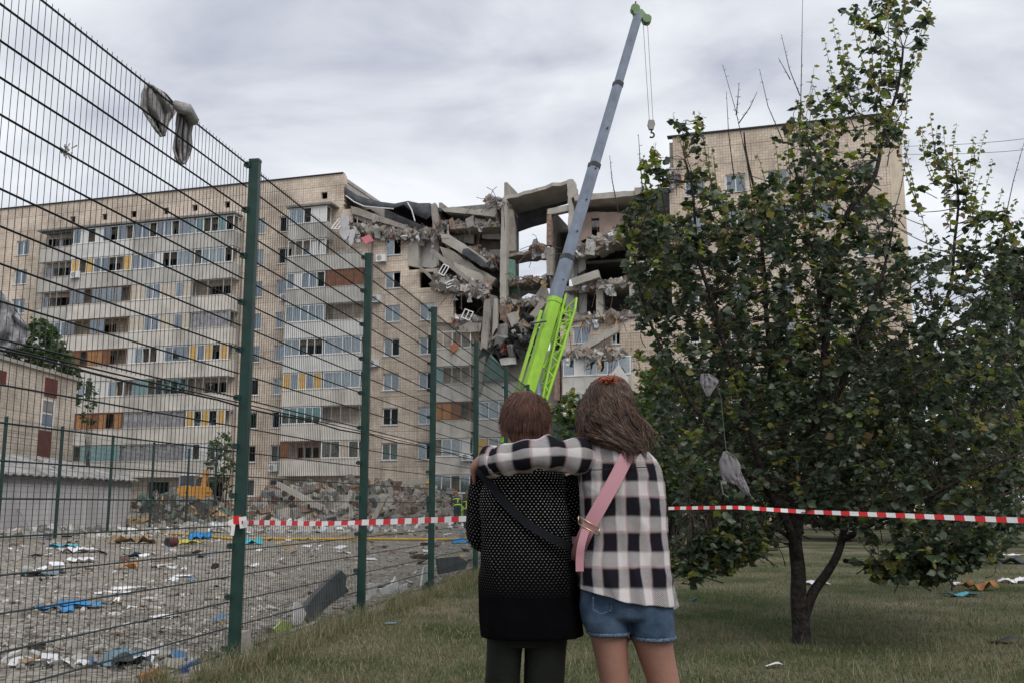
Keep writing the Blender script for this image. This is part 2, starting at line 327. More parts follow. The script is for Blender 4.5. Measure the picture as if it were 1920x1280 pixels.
# grass blades, dense near the viewer
def grass():
    n = 190000
    y = 6.3 + 20 * np.random.rand(n) ** 1.7
    lx = -2.21 + 0.16 * (y - 8.21) - 0.05
    x = lx + np.random.rand(n) * (np.minimum(0.62 * y, 0.62 * y) - lx)
    pn = np.array([mnoise.noise((float(a) * .8, float(b) * .55, 3.3)) for a, b in zip(x[::10], y[::10])]).repeat(10)[:n]
    keep = np.random.rand(n) < np.clip(0.62 + 1.9 * pn, 0.05, 1.0)
    x, y, pn = x[keep], y[keep], pn[keep]; n = len(x)
    clump = np.clip(0.55 + 1.0 * pn, 0.25, 1.3)
    h = (0.010 + 0.034 * np.random.rand(n) ** 1.6) * (0.45 + clump) ; w = 0.0022 + 0.002 * np.random.rand(n)
    tall = np.random.rand(n) < 0.015; h[tall] *= 2.4
    a = np.random.rand(n) * 6.283; b = np.random.rand(n) * 6.283; ln = h * (0.25 + 0.7 * np.random.rand(n))
    dx, dy = np.cos(a) * w, np.sin(a) * w
    V = np.empty((n, 5, 3), np.float32)
    z0 = np.zeros(n)
    V[:, 0] = np.stack([x - dx, y - dy, z0], 1); V[:, 1] = np.stack([x + dx, y + dy, z0], 1)
    mx_, my_ = x + np.cos(b) * ln * .35, y + np.sin(b) * ln * .35
    V[:, 2] = np.stack([mx_ - dx * .8, my_ - dy * .8, h * .6], 1); V[:, 3] = np.stack([mx_ + dx * .8, my_ + dy * .8, h * .6], 1)
    V[:, 4] = np.stack([x + np.cos(b) * ln, y + np.sin(b) * ln, h], 1)
    o = (np.arange(n) * 5)[:, None]
    T = np.concatenate([o + np.array([[0, 1, 3]]), o + np.array([[0, 3, 2]]), o + np.array([[2, 3, 4]])], 0)
    m = leaf_mat('grass_blade', [(0.04, 0.08, 0.018), (0.065, 0.105, 0.028), (0.09, 0.125, 0.04), (0.15, 0.15, 0.07), (0.25, 0.22, 0.125)], 0.25, 0.7)
    dry = np.random.rand(n) < np.clip(.24 - 1.3 * pn + np.clip((lx[keep] + 2.6 - x) * .35, -.25, .6), .04, .93)
    VV = V; o3 = np.array([[0, 1, 3], [0, 3, 2], [2, 3, 4]])
    m2 = leaf_mat('dry_blade', [(.12, .11, .05), (.19, .165, .09), (.27, .225, .135), (.33, .28, .18)], .2, .8)
    for sel, mm_, nm, lb in ((~dry, m, 'grass', 'short green grass of the lawn'), (dry, m2, 'dry_grass', 'dry straw coloured grass patches of the lawn')):
        W_ = VV[sel]; T_ = (np.arange(len(W_)) * 5)[:, None, None] + o3[None]
        tag(np_mesh(nm, W_.reshape(-1, 3), T_.reshape(-1, 3), mm_), lb, 'grass', kind='stuff')
grass()
def chunks(mb, n, sampler, smin, smax, nmat, flat=1.0, power=2.2):
    """broken pieces: skewed boxes of random proportions"""
    for _ in range(n):
        p = sampler()
        if p is None: continue
        s = smin + (smax - smin) * random.random() ** power
        dims = (s * random.uniform(.6, 1.3), s * random.uniform(.4, 1.0), s * random.uniform(.2, .7) * flat)
        M = rrot() if flat >= 1 else rotm(random.gauss(0, .25), random.gauss(0, .25), random.uniform(0, 6.28))
        b = len(mb.v); mb.box(p, dims, M, random.randrange(nmat))
        for i in range(b, len(mb.v)):
            v = mb.v[i]; mb.v[i] = (v[0] + random.gauss(0, s * .09), v[1] + random.gauss(0, s * .09), v[2] + random.gauss(0, s * .09))
M_ST = [mat('stone_a', (0.33, 0.31, 0.275), .95, .2, 6, island=.35), mat('stone_b', (0.25, 0.23, 0.20), .95, .2, 6, island=.4), mat('stone_c', (0.46, 0.44, 0.40), .95, .2, 6, island=.25)]
M_LIT = [mat('litter_white', (0.68, 0.69, 0.70), .8, .08, 4, island=.15), mat('litter_blue', (0.10, 0.22, 0.38), .6, .15, 4), mat('litter_wood', (0.36, 0.25, 0.14), .8, .2, 4, island=.3), mat('litter_brown', (0.16, 0.10, 0.07), .9, .2, 4, island=.3), mat('litter_black', (0.03, 0.03, 0.035), .6, .2, 4)]
def court_litter():
    mb = MB()
    def s():
        y = 8.0 + 42 * random.random() ** 1.6
        rx = -2.3 + .16 * (y - 8.21) - .15; lx = max(-17, -.56 * y)
        return Vector((random.uniform(lx, rx), y, random.uniform(0.0, .015)))
    chunks(mb, 9000, s, .015, .07, 3, .9, 3.0)
    chunks(mb, 700, s, .04, .20, 3, .55, 3.5)
    mb.build('stone_rubble', M_ST, fix=False, label='small stones and broken concrete strewn over the gravel court', cat='rubble', kind='stuff')
    mb = MB()
    def s2():
        p = s()
        if random.random() < .6: p.y = random.uniform(22, 48); p.x = random.uniform(max(-17, -.52 * p.y), -2.5 + .16 * (p.y - 8.2))
        p.z = .012; return p
    for _ in range(330):
        p = s2(); w = random.uniform(.03, .09) if p.y < 18 else random.uniform(.05, .22); mi = random.choice([0, 0, 0, 0, 2, 2, 3, 3, 4, 1])
        M = rotm(random.gauss(0, .2), random.gauss(0, .2), random.uniform(0, 6.28))
        P = [[p + M @ Vector(((i - 1) * w, (k - 1) * w * .6, random.uniform(0, .06))) for k in range(3)] for i in range(3)]
        mb.grid(P, mi)
    mb.build('scattered_litter', M_LIT, fix=False, label='small scraps of paper, cloth and wood scattered over the gravel', cat='litter', kind='stuff')
court_litter()
def tufts():
    V, T = [], []
    def blade(x, y, h, b, ln, w):
        a = random.uniform(0, 6.28); dx, dy = math.cos(a) * w, math.sin(a) * w; k = len(V)
        V.extend([(x - dx, y - dy, 0), (x + dx, y + dy, 0), (x + math.cos(b) * ln * .35 - dx * .7, y + math.sin(b) * ln * .35 - dy * .7, h * .65), (x + math.cos(b) * ln * .35 + dx * .7, y + math.sin(b) * ln * .35 + dy * .7, h * .65), (x + math.cos(b) * ln, y + math.sin(b) * ln, h)])
        T.extend([(k, k + 1, k + 3), (k, k + 3, k + 2), (k + 2, k + 3, k + 4)])
    for _ in range(260):
        t = random.uniform(-.6, 5); p = FP(t); p = p + Vector((random.gauss(.12, .14), random.gauss(0, .1), 0)); n = random.randint(18, 55)
        for _b in range(n): blade(p.x + random.gauss(0, .05), p.y + random.gauss(0, .05), random.uniform(.06, .24), random.uniform(0, 6.28), random.uniform(.03, .18), random.uniform(.0015, .003))
    for _ in range(240):
        y = 7 + 12 * random.random() ** 1.5; x = random.uniform(-2 + .16 * (y - 8), .55 * y); n = random.randint(14, 40)
        for _b in range(n): blade(x + random.gauss(0, .06), y + random.gauss(0, .06), random.uniform(.05, .15), random.uniform(0, 6.28), random.uniform(.02, .1), random.uniform(.0015, .003))
    m = leaf_mat('straw_blade', [(.07, .11, .035), (.13, .14, .06), (.22, .19, .11), (.32, .28, .18)], .2, .8)
    tag(np_mesh('weed_tufts', V, T, m), 'dry straw coloured weed tufts along the fence foot and lawn', 'weeds', kind='stuff')
tufts()
# ================================================================== APARTMENT BUILDING
BA = math.atan(.306); BY = 77.5
_d = Vector((math.cos(BA), -math.sin(BA), 0)); _in = Vector((math.sin(BA), math.cos(BA), 0))
def fac(px, py, y=0.0):
    r = Vector(ray(px, py)); P = Vector((0, BY, 0)) + _in * y - Vector((0, 0, CZ))
    t = P.dot(_in) / r.dot(_in); q = r * t + Vector((0, 0, CZ)); q2 = q - Vector((0, BY, 0))
    return q2.dot(_d), q.z
def fv(px, py, y=0.0):
    u, z = fac(px, py, y); return Vector((u, y, z))
BLD = empty('apartment_building', (0, BY, 0), -BA, 'long nine storey tiled apartment block with its middle section blown open', 'building')
FH = 2.82
CURTS = [M_CURT, M_CURT, mat('curtain_beige', (.45, .40, .33), .9, .12, 2.5), mat('curtain_white', (.62, .62, .60), .9, .1, 2.5), mat('curtain_grey', (.25, .25, .26), .9, .15, 2.5)]
def F(k): return 3.7 + FH * k      # floor level of storey k+2 (k = -1 is the ground floor)
INT = MB()
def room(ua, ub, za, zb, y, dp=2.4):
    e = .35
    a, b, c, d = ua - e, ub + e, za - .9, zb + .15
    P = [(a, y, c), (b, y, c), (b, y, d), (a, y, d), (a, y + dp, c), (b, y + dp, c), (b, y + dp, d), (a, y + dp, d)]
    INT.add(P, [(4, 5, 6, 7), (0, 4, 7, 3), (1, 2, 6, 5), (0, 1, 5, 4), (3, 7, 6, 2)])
def wall(name, u0, u1, z0, z1, holes, m, y0=0.0, th=.3, parent=BLD):
    mb = MB(); us = sorted({u0, u1} | {x for h in holes for x in h[:2]}); zs = sorted({z0, z1} | {x for h in holes for x in h[2:]})
    us = [u for u in us if u0 <= u <= u1]; zs = [z for z in zs if z0 <= z <= z1]
    inh = lambda u, z: any(h[0] < u < h[1] and h[2] < z < h[3] for h in holes)
    for i in range(len(us) - 1):
        for k in range(len(zs) - 1):
            if inh((us[i] + us[i + 1]) / 2, (zs[k] + zs[k + 1]) / 2): continue
            a, b, c, d = us[i], us[i + 1], zs[k], zs[k + 1]
            mb.add([(a, y0, c), (b, y0, c), (b, y0, d), (a, y0, d)], [(0, 1, 2, 3)])
            mb.add([(a, y0 + th, c), (b, y0 + th, c), (b, y0 + th, d), (a, y0 + th, d)], [(3, 2, 1, 0)])
    for h in holes + [(u0, u1, z0, z1)]:
        a, b, c, d = h; e = y0 + th
        mb.add([(a, y0, c), (b, y0, c), (b, e, c), (a, e, c)], [(0, 1, 2, 3)]); mb.add([(a, y0, d), (b, y0, d), (b, e, d), (a, e, d)], [(3, 2, 1, 0)])
        mb.add([(a, y0, c), (a, y0, d), (a, e, d), (a, e, c)], [(3, 2, 1, 0)]); mb.add([(b, y0, c), (b, y0, d), (b, e, d), (b, e, c)], [(0, 1, 2, 3)])
    return mb.build(name, m, parent, fix=False)
def wframe(name, ua, ub, za, zb, y, ncol, fm, parent, t=.07, transom=None):
    mb = MB(); dp = .06
    mb.box2((ua, y, za), (ub, y + dp, za + t)); mb.box2((ua, y, zb - t), (ub, y + dp, zb))
    for i in range(ncol + 1):
        u = lerp(ua + t / 2, ub - t / 2, i / ncol); mb.box2((u - t / 2, y + .002, za + t), (u + t / 2, y + dp - .002, zb - t))
    if transom: mb.box2((ua + t, y + .004, transom - t / 2), (ub - t, y + dp - .004, transom + t / 2))
    return mb.build(name, fm, parent, fix=False)
def panel(name, ua, ub, za, zb, y, m, parent, th=.02, tilt=0):
    mb = MB(); mb.box((0, 0, 0), (ub - ua, th, zb - za)); o = mb.build(name, m, parent, fix=False); o.location = ((ua + ub) / 2, y, (za + zb) / 2); o.rotation_euler = (0, tilt, 0); return o
def drape(name, ua, ub, za, zb, y, m, parent, fold=.05, n=14):
    mb = MB(); P = []
    ph = random.uniform(0, 6)
    for i in range(5):
        row = []
        for k in range(n + 1):
            u = lerp(ua, ub, k / n); row.append((u, y + fold * math.sin(ph + k * 2.1 + .4 * math.sin(i + k)) + random.uniform(-.01, .01), lerp(za, zb, i / 4) + (random.uniform(-.06, .06) if i in (0,) else 0)))
        P.append(row)
    mb.grid(P); return mb.build(name, m, parent, True, fix=False)
def window(ua, ub, za, zb, kind='w', y=0.0):
    """kind: w white two-light, c curtained, b broken/dark, y half boarded, t teal curtain, n no frame"""
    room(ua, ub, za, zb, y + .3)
    if kind == 'n': return
    fr = wframe('window', ua, ub, za, zb, y + .12, 2, M_WFRAME, BLD, .085)
    sill = MB(); sill.box2((ua - .08, y - .08, za - .05), (ub + .08, y + .12, za)); sill.build('sill', M_WFRAME, fr, fix=False)
    mid = (ua + ub) / 2
    for i, (a, b) in enumerate(((ua + .09, mid - .05), (mid + .05, ub - .09))):
        if kind == 'b' and (i == 1 or random.random() < .5): continue
        if kind == 'y' and i == 1: panel('board', a, b, za + .05, zb - .05, y + .15, M_PLY, fr); continue
        panel('pane', a, b, za + .08, zb - .08, y + .155, M_GLASS, fr, .01)
        if kind in 'ct' or (kind in 'wy' and random.random() < .6):
            drape('curtain', a, b, za + .02, zb - .02, y + .3, M_CURTB if kind == 't' else random.choice(CURTS), fr, .03, 8)
def balcony(u0, u1, k, sty, par=None, y0=-1.2, glz=None, zoff=0, rail=True, ph=1.18):
    f = F(k) + zoff; m = par or random.choice([M_PARA, M_PARA, M_PARA2])
    mb = MB()
    mb.box2((u0, y0 - .03, f - .16), (u1, 0, f))                                  # slab
    mb.box2((u0 + .012, y0, f), (u1 - .012, y0 + .09, f + ph))
    for u in (u0 + .012, u1 - .092): mb.box2((u, y0 + .09, f), (u + .08, 0, f + ph))
    mb.box2((u0, y0 - .04, f + ph), (u1, y0 + .12, f + ph + .05))
    # vertical ribs of the cast parapet
    n = max(2, int((u1 - u0) / .8))
    for i in range(1, n): 
        u = lerp(u0, u1, i / n); mb.box2((u - .02, y0 - .022, f + .05), (u + .02, y0, f + ph - .04))
    B = mb.build('balcony', m, BLD, fix=False)
    a, b, c, d = u0 + .05, u1 - .05, f + ph + .05, f + FH - .2
    w = u1 - u0
    if sty == 'x': return B
    nc = max(3, int(round(w / .82)))
    fm = {'W': M_WFRAME, 'C': M_WFRAME, 'P': M_WFRAME, 'Y': M_WFRAME, 'G': M_WFRAME, 'D': M_GREYF, 'B': M_WOODF, 'O': M_GREYF, 'N': M_BRWOOD, 'T': M_GREYF, 'E': M_GREYF, 'R': M_WFRAME}[sty]
    if sty in 'OE':
        if sty == 'O':
            fb = MB()
            for i in range(nc + 1):
                if random.random() < .75:
                    u = lerp(a, b, i / nc); fb.box2((u - .025, y0 + .03, c), (u + .025, y0 + .08, d))
            fb.box2((a, y0 + .03, d - .05), (b, y0 + .08, d)); fb.build('railing_frame', fm, B, fix=False)
        return B
    G = wframe('glazing_frame', a, b, c, d, y0 + .02, nc, fm, B, .075)
    # glazed returns at the sides
    for u in (a + .02, b - .02):
        sb = MB(); sb.box2((u - .02, y0 + .085, c), (u + .02, -.02, c + .06)); sb.box2((u - .02, y0 + .085, d - .06), (u + .02, -.02, d)); sb.box2((u - .02, -.55, c + .06), (u + .02, -.48, d - .06))
        sb.build('side_frame', fm, B, fix=False)
    for i in range(nc):
        p, q = lerp(a, b, i / nc) + .05, lerp(a, b, (i + 1) / nc) - .05; r = random.random(); z0, z1 = c + .06, d - .06; yy = y0 + .05
        if sty == 'W':
            if r < .17: continue
            if r < .36: panel('infill_panel', p, q, z0, z1, yy, M_PARAW, B)
            else:
                panel('pane', p, q, z0, z1, yy, M_GLASS, B, .01)
                if r < .62: drape('curtain', p, q, z0, z1, yy + .25, random.choice(CURTS), B, .03, 6)
        elif sty == 'C':
            panel('pane', p, q, z0, z1, yy, M_GLASS, B, .01); drape('curtain', p, q, z0, z1, yy + .2, random.choice(CURTS), B, .04, 8)
        elif sty == 'P':
            panel('infill_panel' if r < .6 else 'pane', p, q, z0, z1, yy, M_BEIGE if r < .6 else M_GLASS, B)
        elif sty == 'Y':
            if i in (0, nc - 1) or (nc > 4 and i == 2): panel('board', p, q, z0, z1, yy, M_PLY, B)
            elif r < .8: panel('pane', p, q, z0, z1, yy, M_GLASS, B, .01)
        elif sty == 'G':
            if r < .75: panel('pane', p, q, z0, z1, yy, M_GLASSG, B, .01)
            if r < .3: drape('curtain', p, q, z0, z1, yy + .2, M_CURT, B, .03, 6)
        elif sty == 'D':
            if r < .6: panel('pane', p, q, z0, z1, yy, M_GLASSG, B, .01)
        elif sty == 'B':
            if r < .7: panel('pane', p, q, z0, z1, yy, M_GLASS, B, .01)
        elif sty == 'N':
            if r < .65: panel('board', p, q, z0, z1, yy, random.choice([M_ORWOOD, M_BRWOOD]), B)
        elif sty == 'R':      # shattered: leaning leftovers
            if r < .45: panel('infill_panel', p, q, z0, z1, yy + .1, M_PARAW, B, tilt=random.gauss(0, .12))
    if sty == 'T':
        drape('sheeting', a, b, c - .1, d, y0 + .1, M_TARP, B, .07, 18)
    return B
HOLES = []
def U(px, y=650, w=0): return fac(px, y, w)[0]
# ---- flat wall windows : (centre u, width), storeys, kinds from the top storey down
cols = [(-52.6, 1.5, 'wcwbwwcwww'), (-48.5, 1.5, 'wcwbwwcww'), (-45.2, 1.1, 'bwbwwwcww'), (-23.3, 1.5, 'wwwcwwwbw'), (-20.5, 1.35, 'bbwywybww')]
WINS = []
for u, w, ks in cols:
    for i in range(9):
        k = 7 - i; WINS.append((u - w / 2, u + w / 2, F(k) + 1.05, F(k) + 2.45, ks[i]))
WINS.append((-21.2, -19.9, F(-1) + 1.3, F(-1) + 2.2, 'n'))
for u, w, ks, k0 in [((-11 - 9.65) / 2, 1.4, 'bbcbwbtcw', 6), (-7.2, 1.4, 'wbbwbcw', 4)]:
    for i, k in enumerate(range(k0, -1, -1)): WINS.append((u - w / 2, u + w / 2, F(k) + 1.05, F(k) + 2.45, ks[i]))
# openings behind balconies
BOPEN = []
for (ua, ub) in ((-45.4, -41.9), (-41.5, -35.4), (-34.9, -29.0), (-28.5, -24.9), (-19.4, -15.9), (-15.6, -12.6), (-6.0, -3.3)):
    for k in range(-1, 8):
        m_ = (ua + ub) / 2; BOPEN.append((m_ - 1.1, m_ + 1.1, F(k) + .15, F(k) + 2.3))
def holes_in(u0, u1, z0, z1):
    return [h[:4] for h in WINS + BOPEN if h[0] > u0 and h[1] < u1 and h[2] > z0 and h[3] < z1]
uR = U(645, 350); zA = 26.3
# attic vents
VENTS = []
for px, py in ((136, 412), (196, 407), (250, 402), (311, 396), (365, 390), (426, 384), (608, 367)):
    u, z = fac(px, py); VENTS.append((u - .3, u + .3, z - .3, z + .3))
wall('facade_wall', -58, uR, zA, 29.2, VENTS, M_TILE)
for v in VENTS: room(*v, .3, 1.5)
cop = MB(); cop.box2((-58.1, -.12, 29.2), (uR - .1, .35, 29.3)); cop.build('roof_coping', M_DARK, BLD, fix=False)
wall('facade_wall', -58, uR, -.3, zA, holes_in(-58, uR, -.3, zA), M_TILE)
u2 = U(661, 410); z2 = fac(661, 430)[1]
zD = fac(735, 440)[1]                # torn top of the wall beside the gap
uD = U(766, 470); uD2 = U(822, 560); uE = U(905, 700)
zS = fac(790, 505)[1]; zS2 = fac(820, 548)[1]; zS3 = fac(850, 603)[1]
wall('facade_wall', uR, u2, z2, zA - .3, [], M_TILE, .02)
wall('facade_wall', uR, uD, -.3, zD, holes_in(uR, uD, -.3, zD), M_TILE)
wall('facade_wall', uD, uD2, -.3, zS, holes_in(uD, uD2, -.3, zS) + [(U(787, 520), U(815, 520) - .1, F(5) + .9, F(5) + 2.2)], M_TILE)
wall('facade_wall', uD2, U(850, 580), -.3, zS2, [], M_TILE)
wall('facade_wall', U(850, 580), uE, -.3, zS3, holes_in(U(850, 580), uE, -.3, zS3), M_TILE)
for h in WINS: window(*h)
for h in BOPEN:
    if h[0] > uR and h[3] > 16: continue
    room(*h, .3, 3.0)
    if random.random() < .75:
        fr = wframe('balcony_window', h[0], h[1], h[2], h[3], .12, 3, random.choice([M_WFRAME, M_GREYF, M_WOODF]), BLD, .08, h[2] + .85)
        panel('pane', h[0] + .1, lerp(h[0], h[1], .33), h[2] + .9, h[3] - .1, .15, M_GLASS, fr, .01)
# ---- balconies
A = [(-45.55, -41.75), (-41.72, -35.12), (-35.09, -28.78), (-28.75, -24.8)]
tabA = ['OWWG', 'OYWW', 'OBPO', 'WBPT', 'WNWY', 'WWDO', 'WNTY', 'WDTW', 'OOOO']
parA = [[M_PARA, M_PARAW, M_PARA, M_PARA], [M_PARA] * 4, [M_PARA, M_PARA2, M_PARA2, M_PARA2], [M_PARA2] * 4, [M_PARA2] * 4, [M_PARA2] * 4, [M_PARA2] * 4, [M_PARA2] * 4, [M_PARA] * 4]
for i in range(8):
    for j, (a, b) in enumerate(A):
        balcony(a, b, 7 - i, tabA[i][j], parA[i][j], y0=-1.0 if j == 0 else -1.25)
for (a, b) in A[:1] + A[1:]:
    rf = MB(); rf.box2((a - .05, -1.45, F(8) - .12), (b + .05, 0, F(8) + .04)); rf.build('balcony_roof', M_CONCD, BLD, fix=False)
Cu = [(-19.55, -15.85), (-15.82, -12.4)]
tabC = ['W-', 'Rx', 'WN', 'CO', 'WC', 'YC', 'GO', 'NP']
for i in range(8):
    for j, (a, b) in enumerate(Cu):
        if tabC[i][j] != '-': balcony(a, b, 7 - i, tabC[i][j], M_PARA if i < 3 else M_PARAW if i in (3, 4) else M_PARA2, y0=-1.3)
rf = MB(); rf.box2((-19.7, -1.5, F(8) - .15), (-15.4, 0, F(8))); o = rf.build('balcony_roof', M_CONCD, BLD, fix=False)
Eu = [(U(822), U(893)), (U(904), U(985))]
for k, s in ((3, 'R'), (2, 'D'), (1, 'N'), (0, 'W'), (-1, 'W')):
    balcony(Eu[0][0], Eu[0][1], k, s, M_PARA2 if k != 2 else M_PARA, y0=-1.2)
for k, s in ((2, 'x'), (1, 'W'), (0, 'Y'), (-1, 'W')):
    balcony(Eu[1][0], Eu[1][1], k, s, M_PARA, y0=-1.2)
wall('facade_wall', uE, U(1045, 700), -.3, fac(960, 660)[1], [], M_CONC, .02)
# vertical drain pipes and air conditioners
pp = MB(); pp.tube([(-12.2, -.12, 0), (-12.2, -.12, 23)], .06, 6); pp.build('drain_pipe', M_CONCD, BLD, fix=False)
pp = MB(); pp.tube([(-24.6, -.12, 0), (-24.6, -.12, 26)], .06, 6); pp.build('drain_pipe', M_CONCD, BLD, fix=False)
acm = MB(); acm.box((0, 0, 0), (.85, .32, .6)); acm.tube([(-.12, -.165, 0), (-.12, -.175, 0)], .22, 14, 1); acm.box((0, .2, -.33), (.6, .5, .04), None, 1)
acme = acm.mesh('air_conditioner', [M_WFRAME, M_GREYF])
for px, py, y in ((714, 484, -.4), (140, 515, -1.5), (534, 557, -.3), (700, 680, -.3), (512, 876, -.3), (875, 856, -1.5), (705, 560, -.3)):
    u, z = fac(px, py, y); link_mesh('air_conditioner', acme, BLD, (u, y + .1, z))
# ---- shell: back wall, roof, ends of the left wing
sh = MB()
sh.box2((-58, 11.7, -.3), (uR, 12, 29.0)); sh.box2((-58, .3, 28.6), (uR - .01, 11.7, 28.9)); sh.box2((-58.3, 0, -.3), (-58, 12, 29.2))
sh.box2((uR - .3, .31, 0), (uR - .01, 11.6, 28.5))
sh.build('side_wall', M_CONCL, BLD, fix=False)
# ---- right wing
uW = U(1262, 300); uX = U(1665, 250)
RW = []
for i in range(5):
    u = uW + 1.6 + i * 3.05
    for k in range(-1, 8): RW.append((u - .75, u + .75, F(k) + 1.0, F(k) + 2.45, random.choice('wcwcb')))
wall('facade_wall', uW, uX, zA, 29.3, [], M_TILE); 
wall('facade_wall', uW - .35, uX, -.3, zA, [h[:4] for h in RW if h[0] > uW - .35 and h[1] < uX], M_TILE)
for h in RW:
    if h[1] < uX: window(*h)
e1 = Vector((uX, 0, 0)); e2 = Vector((uX + 1.0, 1.5, 0)); mb = MB()
mb.prism([e1 + Vector((0, 0, -.3)), e2 + Vector((0, 0, -.3)), Vector((uX + 1.0, 12, -.3)), Vector((uX, 12, -.3))], [e1 + Vector((0, 0, 28.7)), e2 + Vector((0, 0, 28.7)), Vector((uX + 1.0, 12, 28.7)), Vector((uX, 12, 28.7))])
mb.build('end_wall', M_BEIGE, BLD)
mb = MB(); mb.box2((uW - .4, -.15, 29.3), (uX + .1, .4, 29.42)); mb.build('roof_coping', M_DARK, BLD, fix=False)
mb = MB(); mb.box2((uW, .31, 28.7), (uX - .01, 12, 29)); mb.box2((uW - .3, .31, 0), (uW - .01, 12, 29)); mb.box2((uW, 11.7, 0), (uX - .01, 11.99, 28.6)); mb.build('side_wall', M_CONCL, BLD, fix=False)
# pale exposed panel at the torn edge of the right wing
# ------------------------------------------------------------------ the destroyed middle
def jag(poly, amp=2.0, step=7):
    out = []
    n = len(poly)
    for i in range(n):
        a, b = poly[i], poly[(i + 1) % n]; L = math.hypot(b[0] - a[0], b[1] - a[1]); m = max(1, int(L / step))
        for k in range(m):
            t = k / m; j = amp * .5 if k else amp * .2
            out.append((lerp(a[0], b[0], t) + random.uniform(-j, j), lerp(a[1], b[1], t) + random.uniform(-j, j)))
    return out
def px_prism(name, poly, y, dp, m, j=1.0, step=8, parent=BLD, lean=(0, 0)):
    """a slab or wall piece whose outline is given where it meets the plane y and which runs dp metres into the building"""
    P = jag(poly, j, step) if j else poly
    fr = [fv(a, b, y) for a, b in P]; bk = [p + Vector((lean[0], dp, lean[1])) for p in fr]
    mb = MB(); mb.prism(fr, bk); return mb.build(name, m, parent)
def slab3(name, a, b, y, dp, th, m, dz=0, du=0):
    """tilted floor slab between pixel points a and b (front edge), running dp metres inwards"""
    p, q = fv(*a, y), fv(*b, y); d = Vector((du, dp, dz)); nrm = Vector((0, 0, -th)); mb = MB(); n = 9
    rings = []
    top0 = [lerp(p, q, i / n) + Vector((0, random.uniform(-.15, .25), random.uniform(-.05, .05))) for i in range(n + 1)]
    top1 = [lerp(p, q, i / n) + d + Vector((0, random.uniform(-.3, .3), 0)) for i in range(n + 1)]
    mb.grid([top0, top1]); mb.grid([[x + nrm for x in top0], [x + nrm for x in top1]]); mb.grid([top0, [x + nrm for x in top0]]); mb.grid([top1, [x + nrm for x in top1]])
    for i in (0, n): mb.add([top0[i], top1[i], top1[i] + nrm, top0[i] + nrm], [(0, 1, 2, 3)])
    return mb.build(name, m, BLD)
XW = [U(px, 450) for px in (812, 941, 1027, 1070, 1184)]
# interior shell behind the torn front: floors, cross walls and rear wall, left half and right half
def shell(ua, ub, ztop, y0, y1, fl, back_m, floor_m=None):
    b = MB(); b.box2((ua, y1, -.3), (ub, y1 + .2, ztop)); b.build('rear_wall', back_m, BLD, fix=False)
    for k in fl:
        b = MB(); b.box2((ua + .01, y0 + random.uniform(0, .8), F(k) - .22), (ub - .01, y1 - .01, F(k))); b.build('floor_slab', floor_m or M_CONC, BLD, fix=False)
shell(uR + .3, XW[0], 26.3, 1.2, 9, range(0, 7), M_INT)
shell(XW[0] + .2, XW[1], 26.8, 3.0, 4.6, range(0, 8), M_CONCD, M_CONCD)  # darker grey paints the cavity's shade into rear wall and floors
shell(XW[2] + .3, uW - .5, 26.6, 2.6, 9, [0, 1, 2, 3, 4, 6, 7], M_CONCD, M_CONCD)  # same dark grey, void's shade put into the colour
shell(XW[1] + .2, XW[2], F(3), 2.5, 9, [0, 1, 2, 3], M_CONCD)
for i, u in enumerate(XW):
    zt = (26.2, 27.2, 24.6, 26, 24)[i]; b = MB()
    y0_ = (1.2, .6, .6, 1.0, 1.5)[i]; y1_ = (9, 3.6, 6.0, 9, 9)[i]
    b.box2((u, y0_, -.3), (u + .25, y1_, zt)); b.build('cross_wall', (M_CONC, M_CONC, M_CONCD, M_CONCD, M_CONC)[i], BLD, fix=False)
# attic dark rear with its own roof remains
px_prism('attic_wall', [(650, 366), (690, 378), (740, 388), (800, 388), (870, 398), (938, 398), (938, 440), (650, 440)], 8.4, .2, M_FELT, 0)
b = MB(); b.box2((uW - 6.5, 6.5, 25.0), (uW - .6, 6.7, 27.4)); b.build('attic_wall', M_FELT, BLD, fix=False)
# sagging roofing felt
top = [(646, 350), (668, 364), (690, 371), (715, 378), (740, 383), (765, 379), (785, 383), (806, 381), (822, 388), (838, 392)]
P0 = [fv(a, b, .1) for a, b in top]; rows = []
for i in range(6):
    rows.append([p + Vector((.15 * i, i * 1.5, -.2 * math.sin(i * .8 + q * .9) * (.5 + .5 * (i > 0)))) for q, p in enumerate(P0)])
bot = [(648, 366), (664, 378), (682, 386), (712, 389), (738, 391), (757, 384), (778, 402), (800, 412), (815, 398), (833, 396)]
rows = [[fv(a, b, -.1) for a, b in bot]] + rows
mb = MB(); mb.grid(rows); o = mb.build('roofing_felt', M_FELT, BLD, True, fix=False); md = o.modifiers.new('s', 'SOLIDIFY'); md.thickness = .05
mb = MB(); mb.tube([fv(a, b, -.15) for a, b in [(648, 367), (664, 379), (682, 387), (712, 390), (738, 392)]], .05, 5); mb.build('flashing', M_WFRAME, BLD)
mb = MB(); mb.tube([fv(a, b, -.2) for a, b in [(764, 380), (772, 394), (776, 408), (778, 415)]], .05, 5); mb.build('flashing', M_WFRAME, BLD)
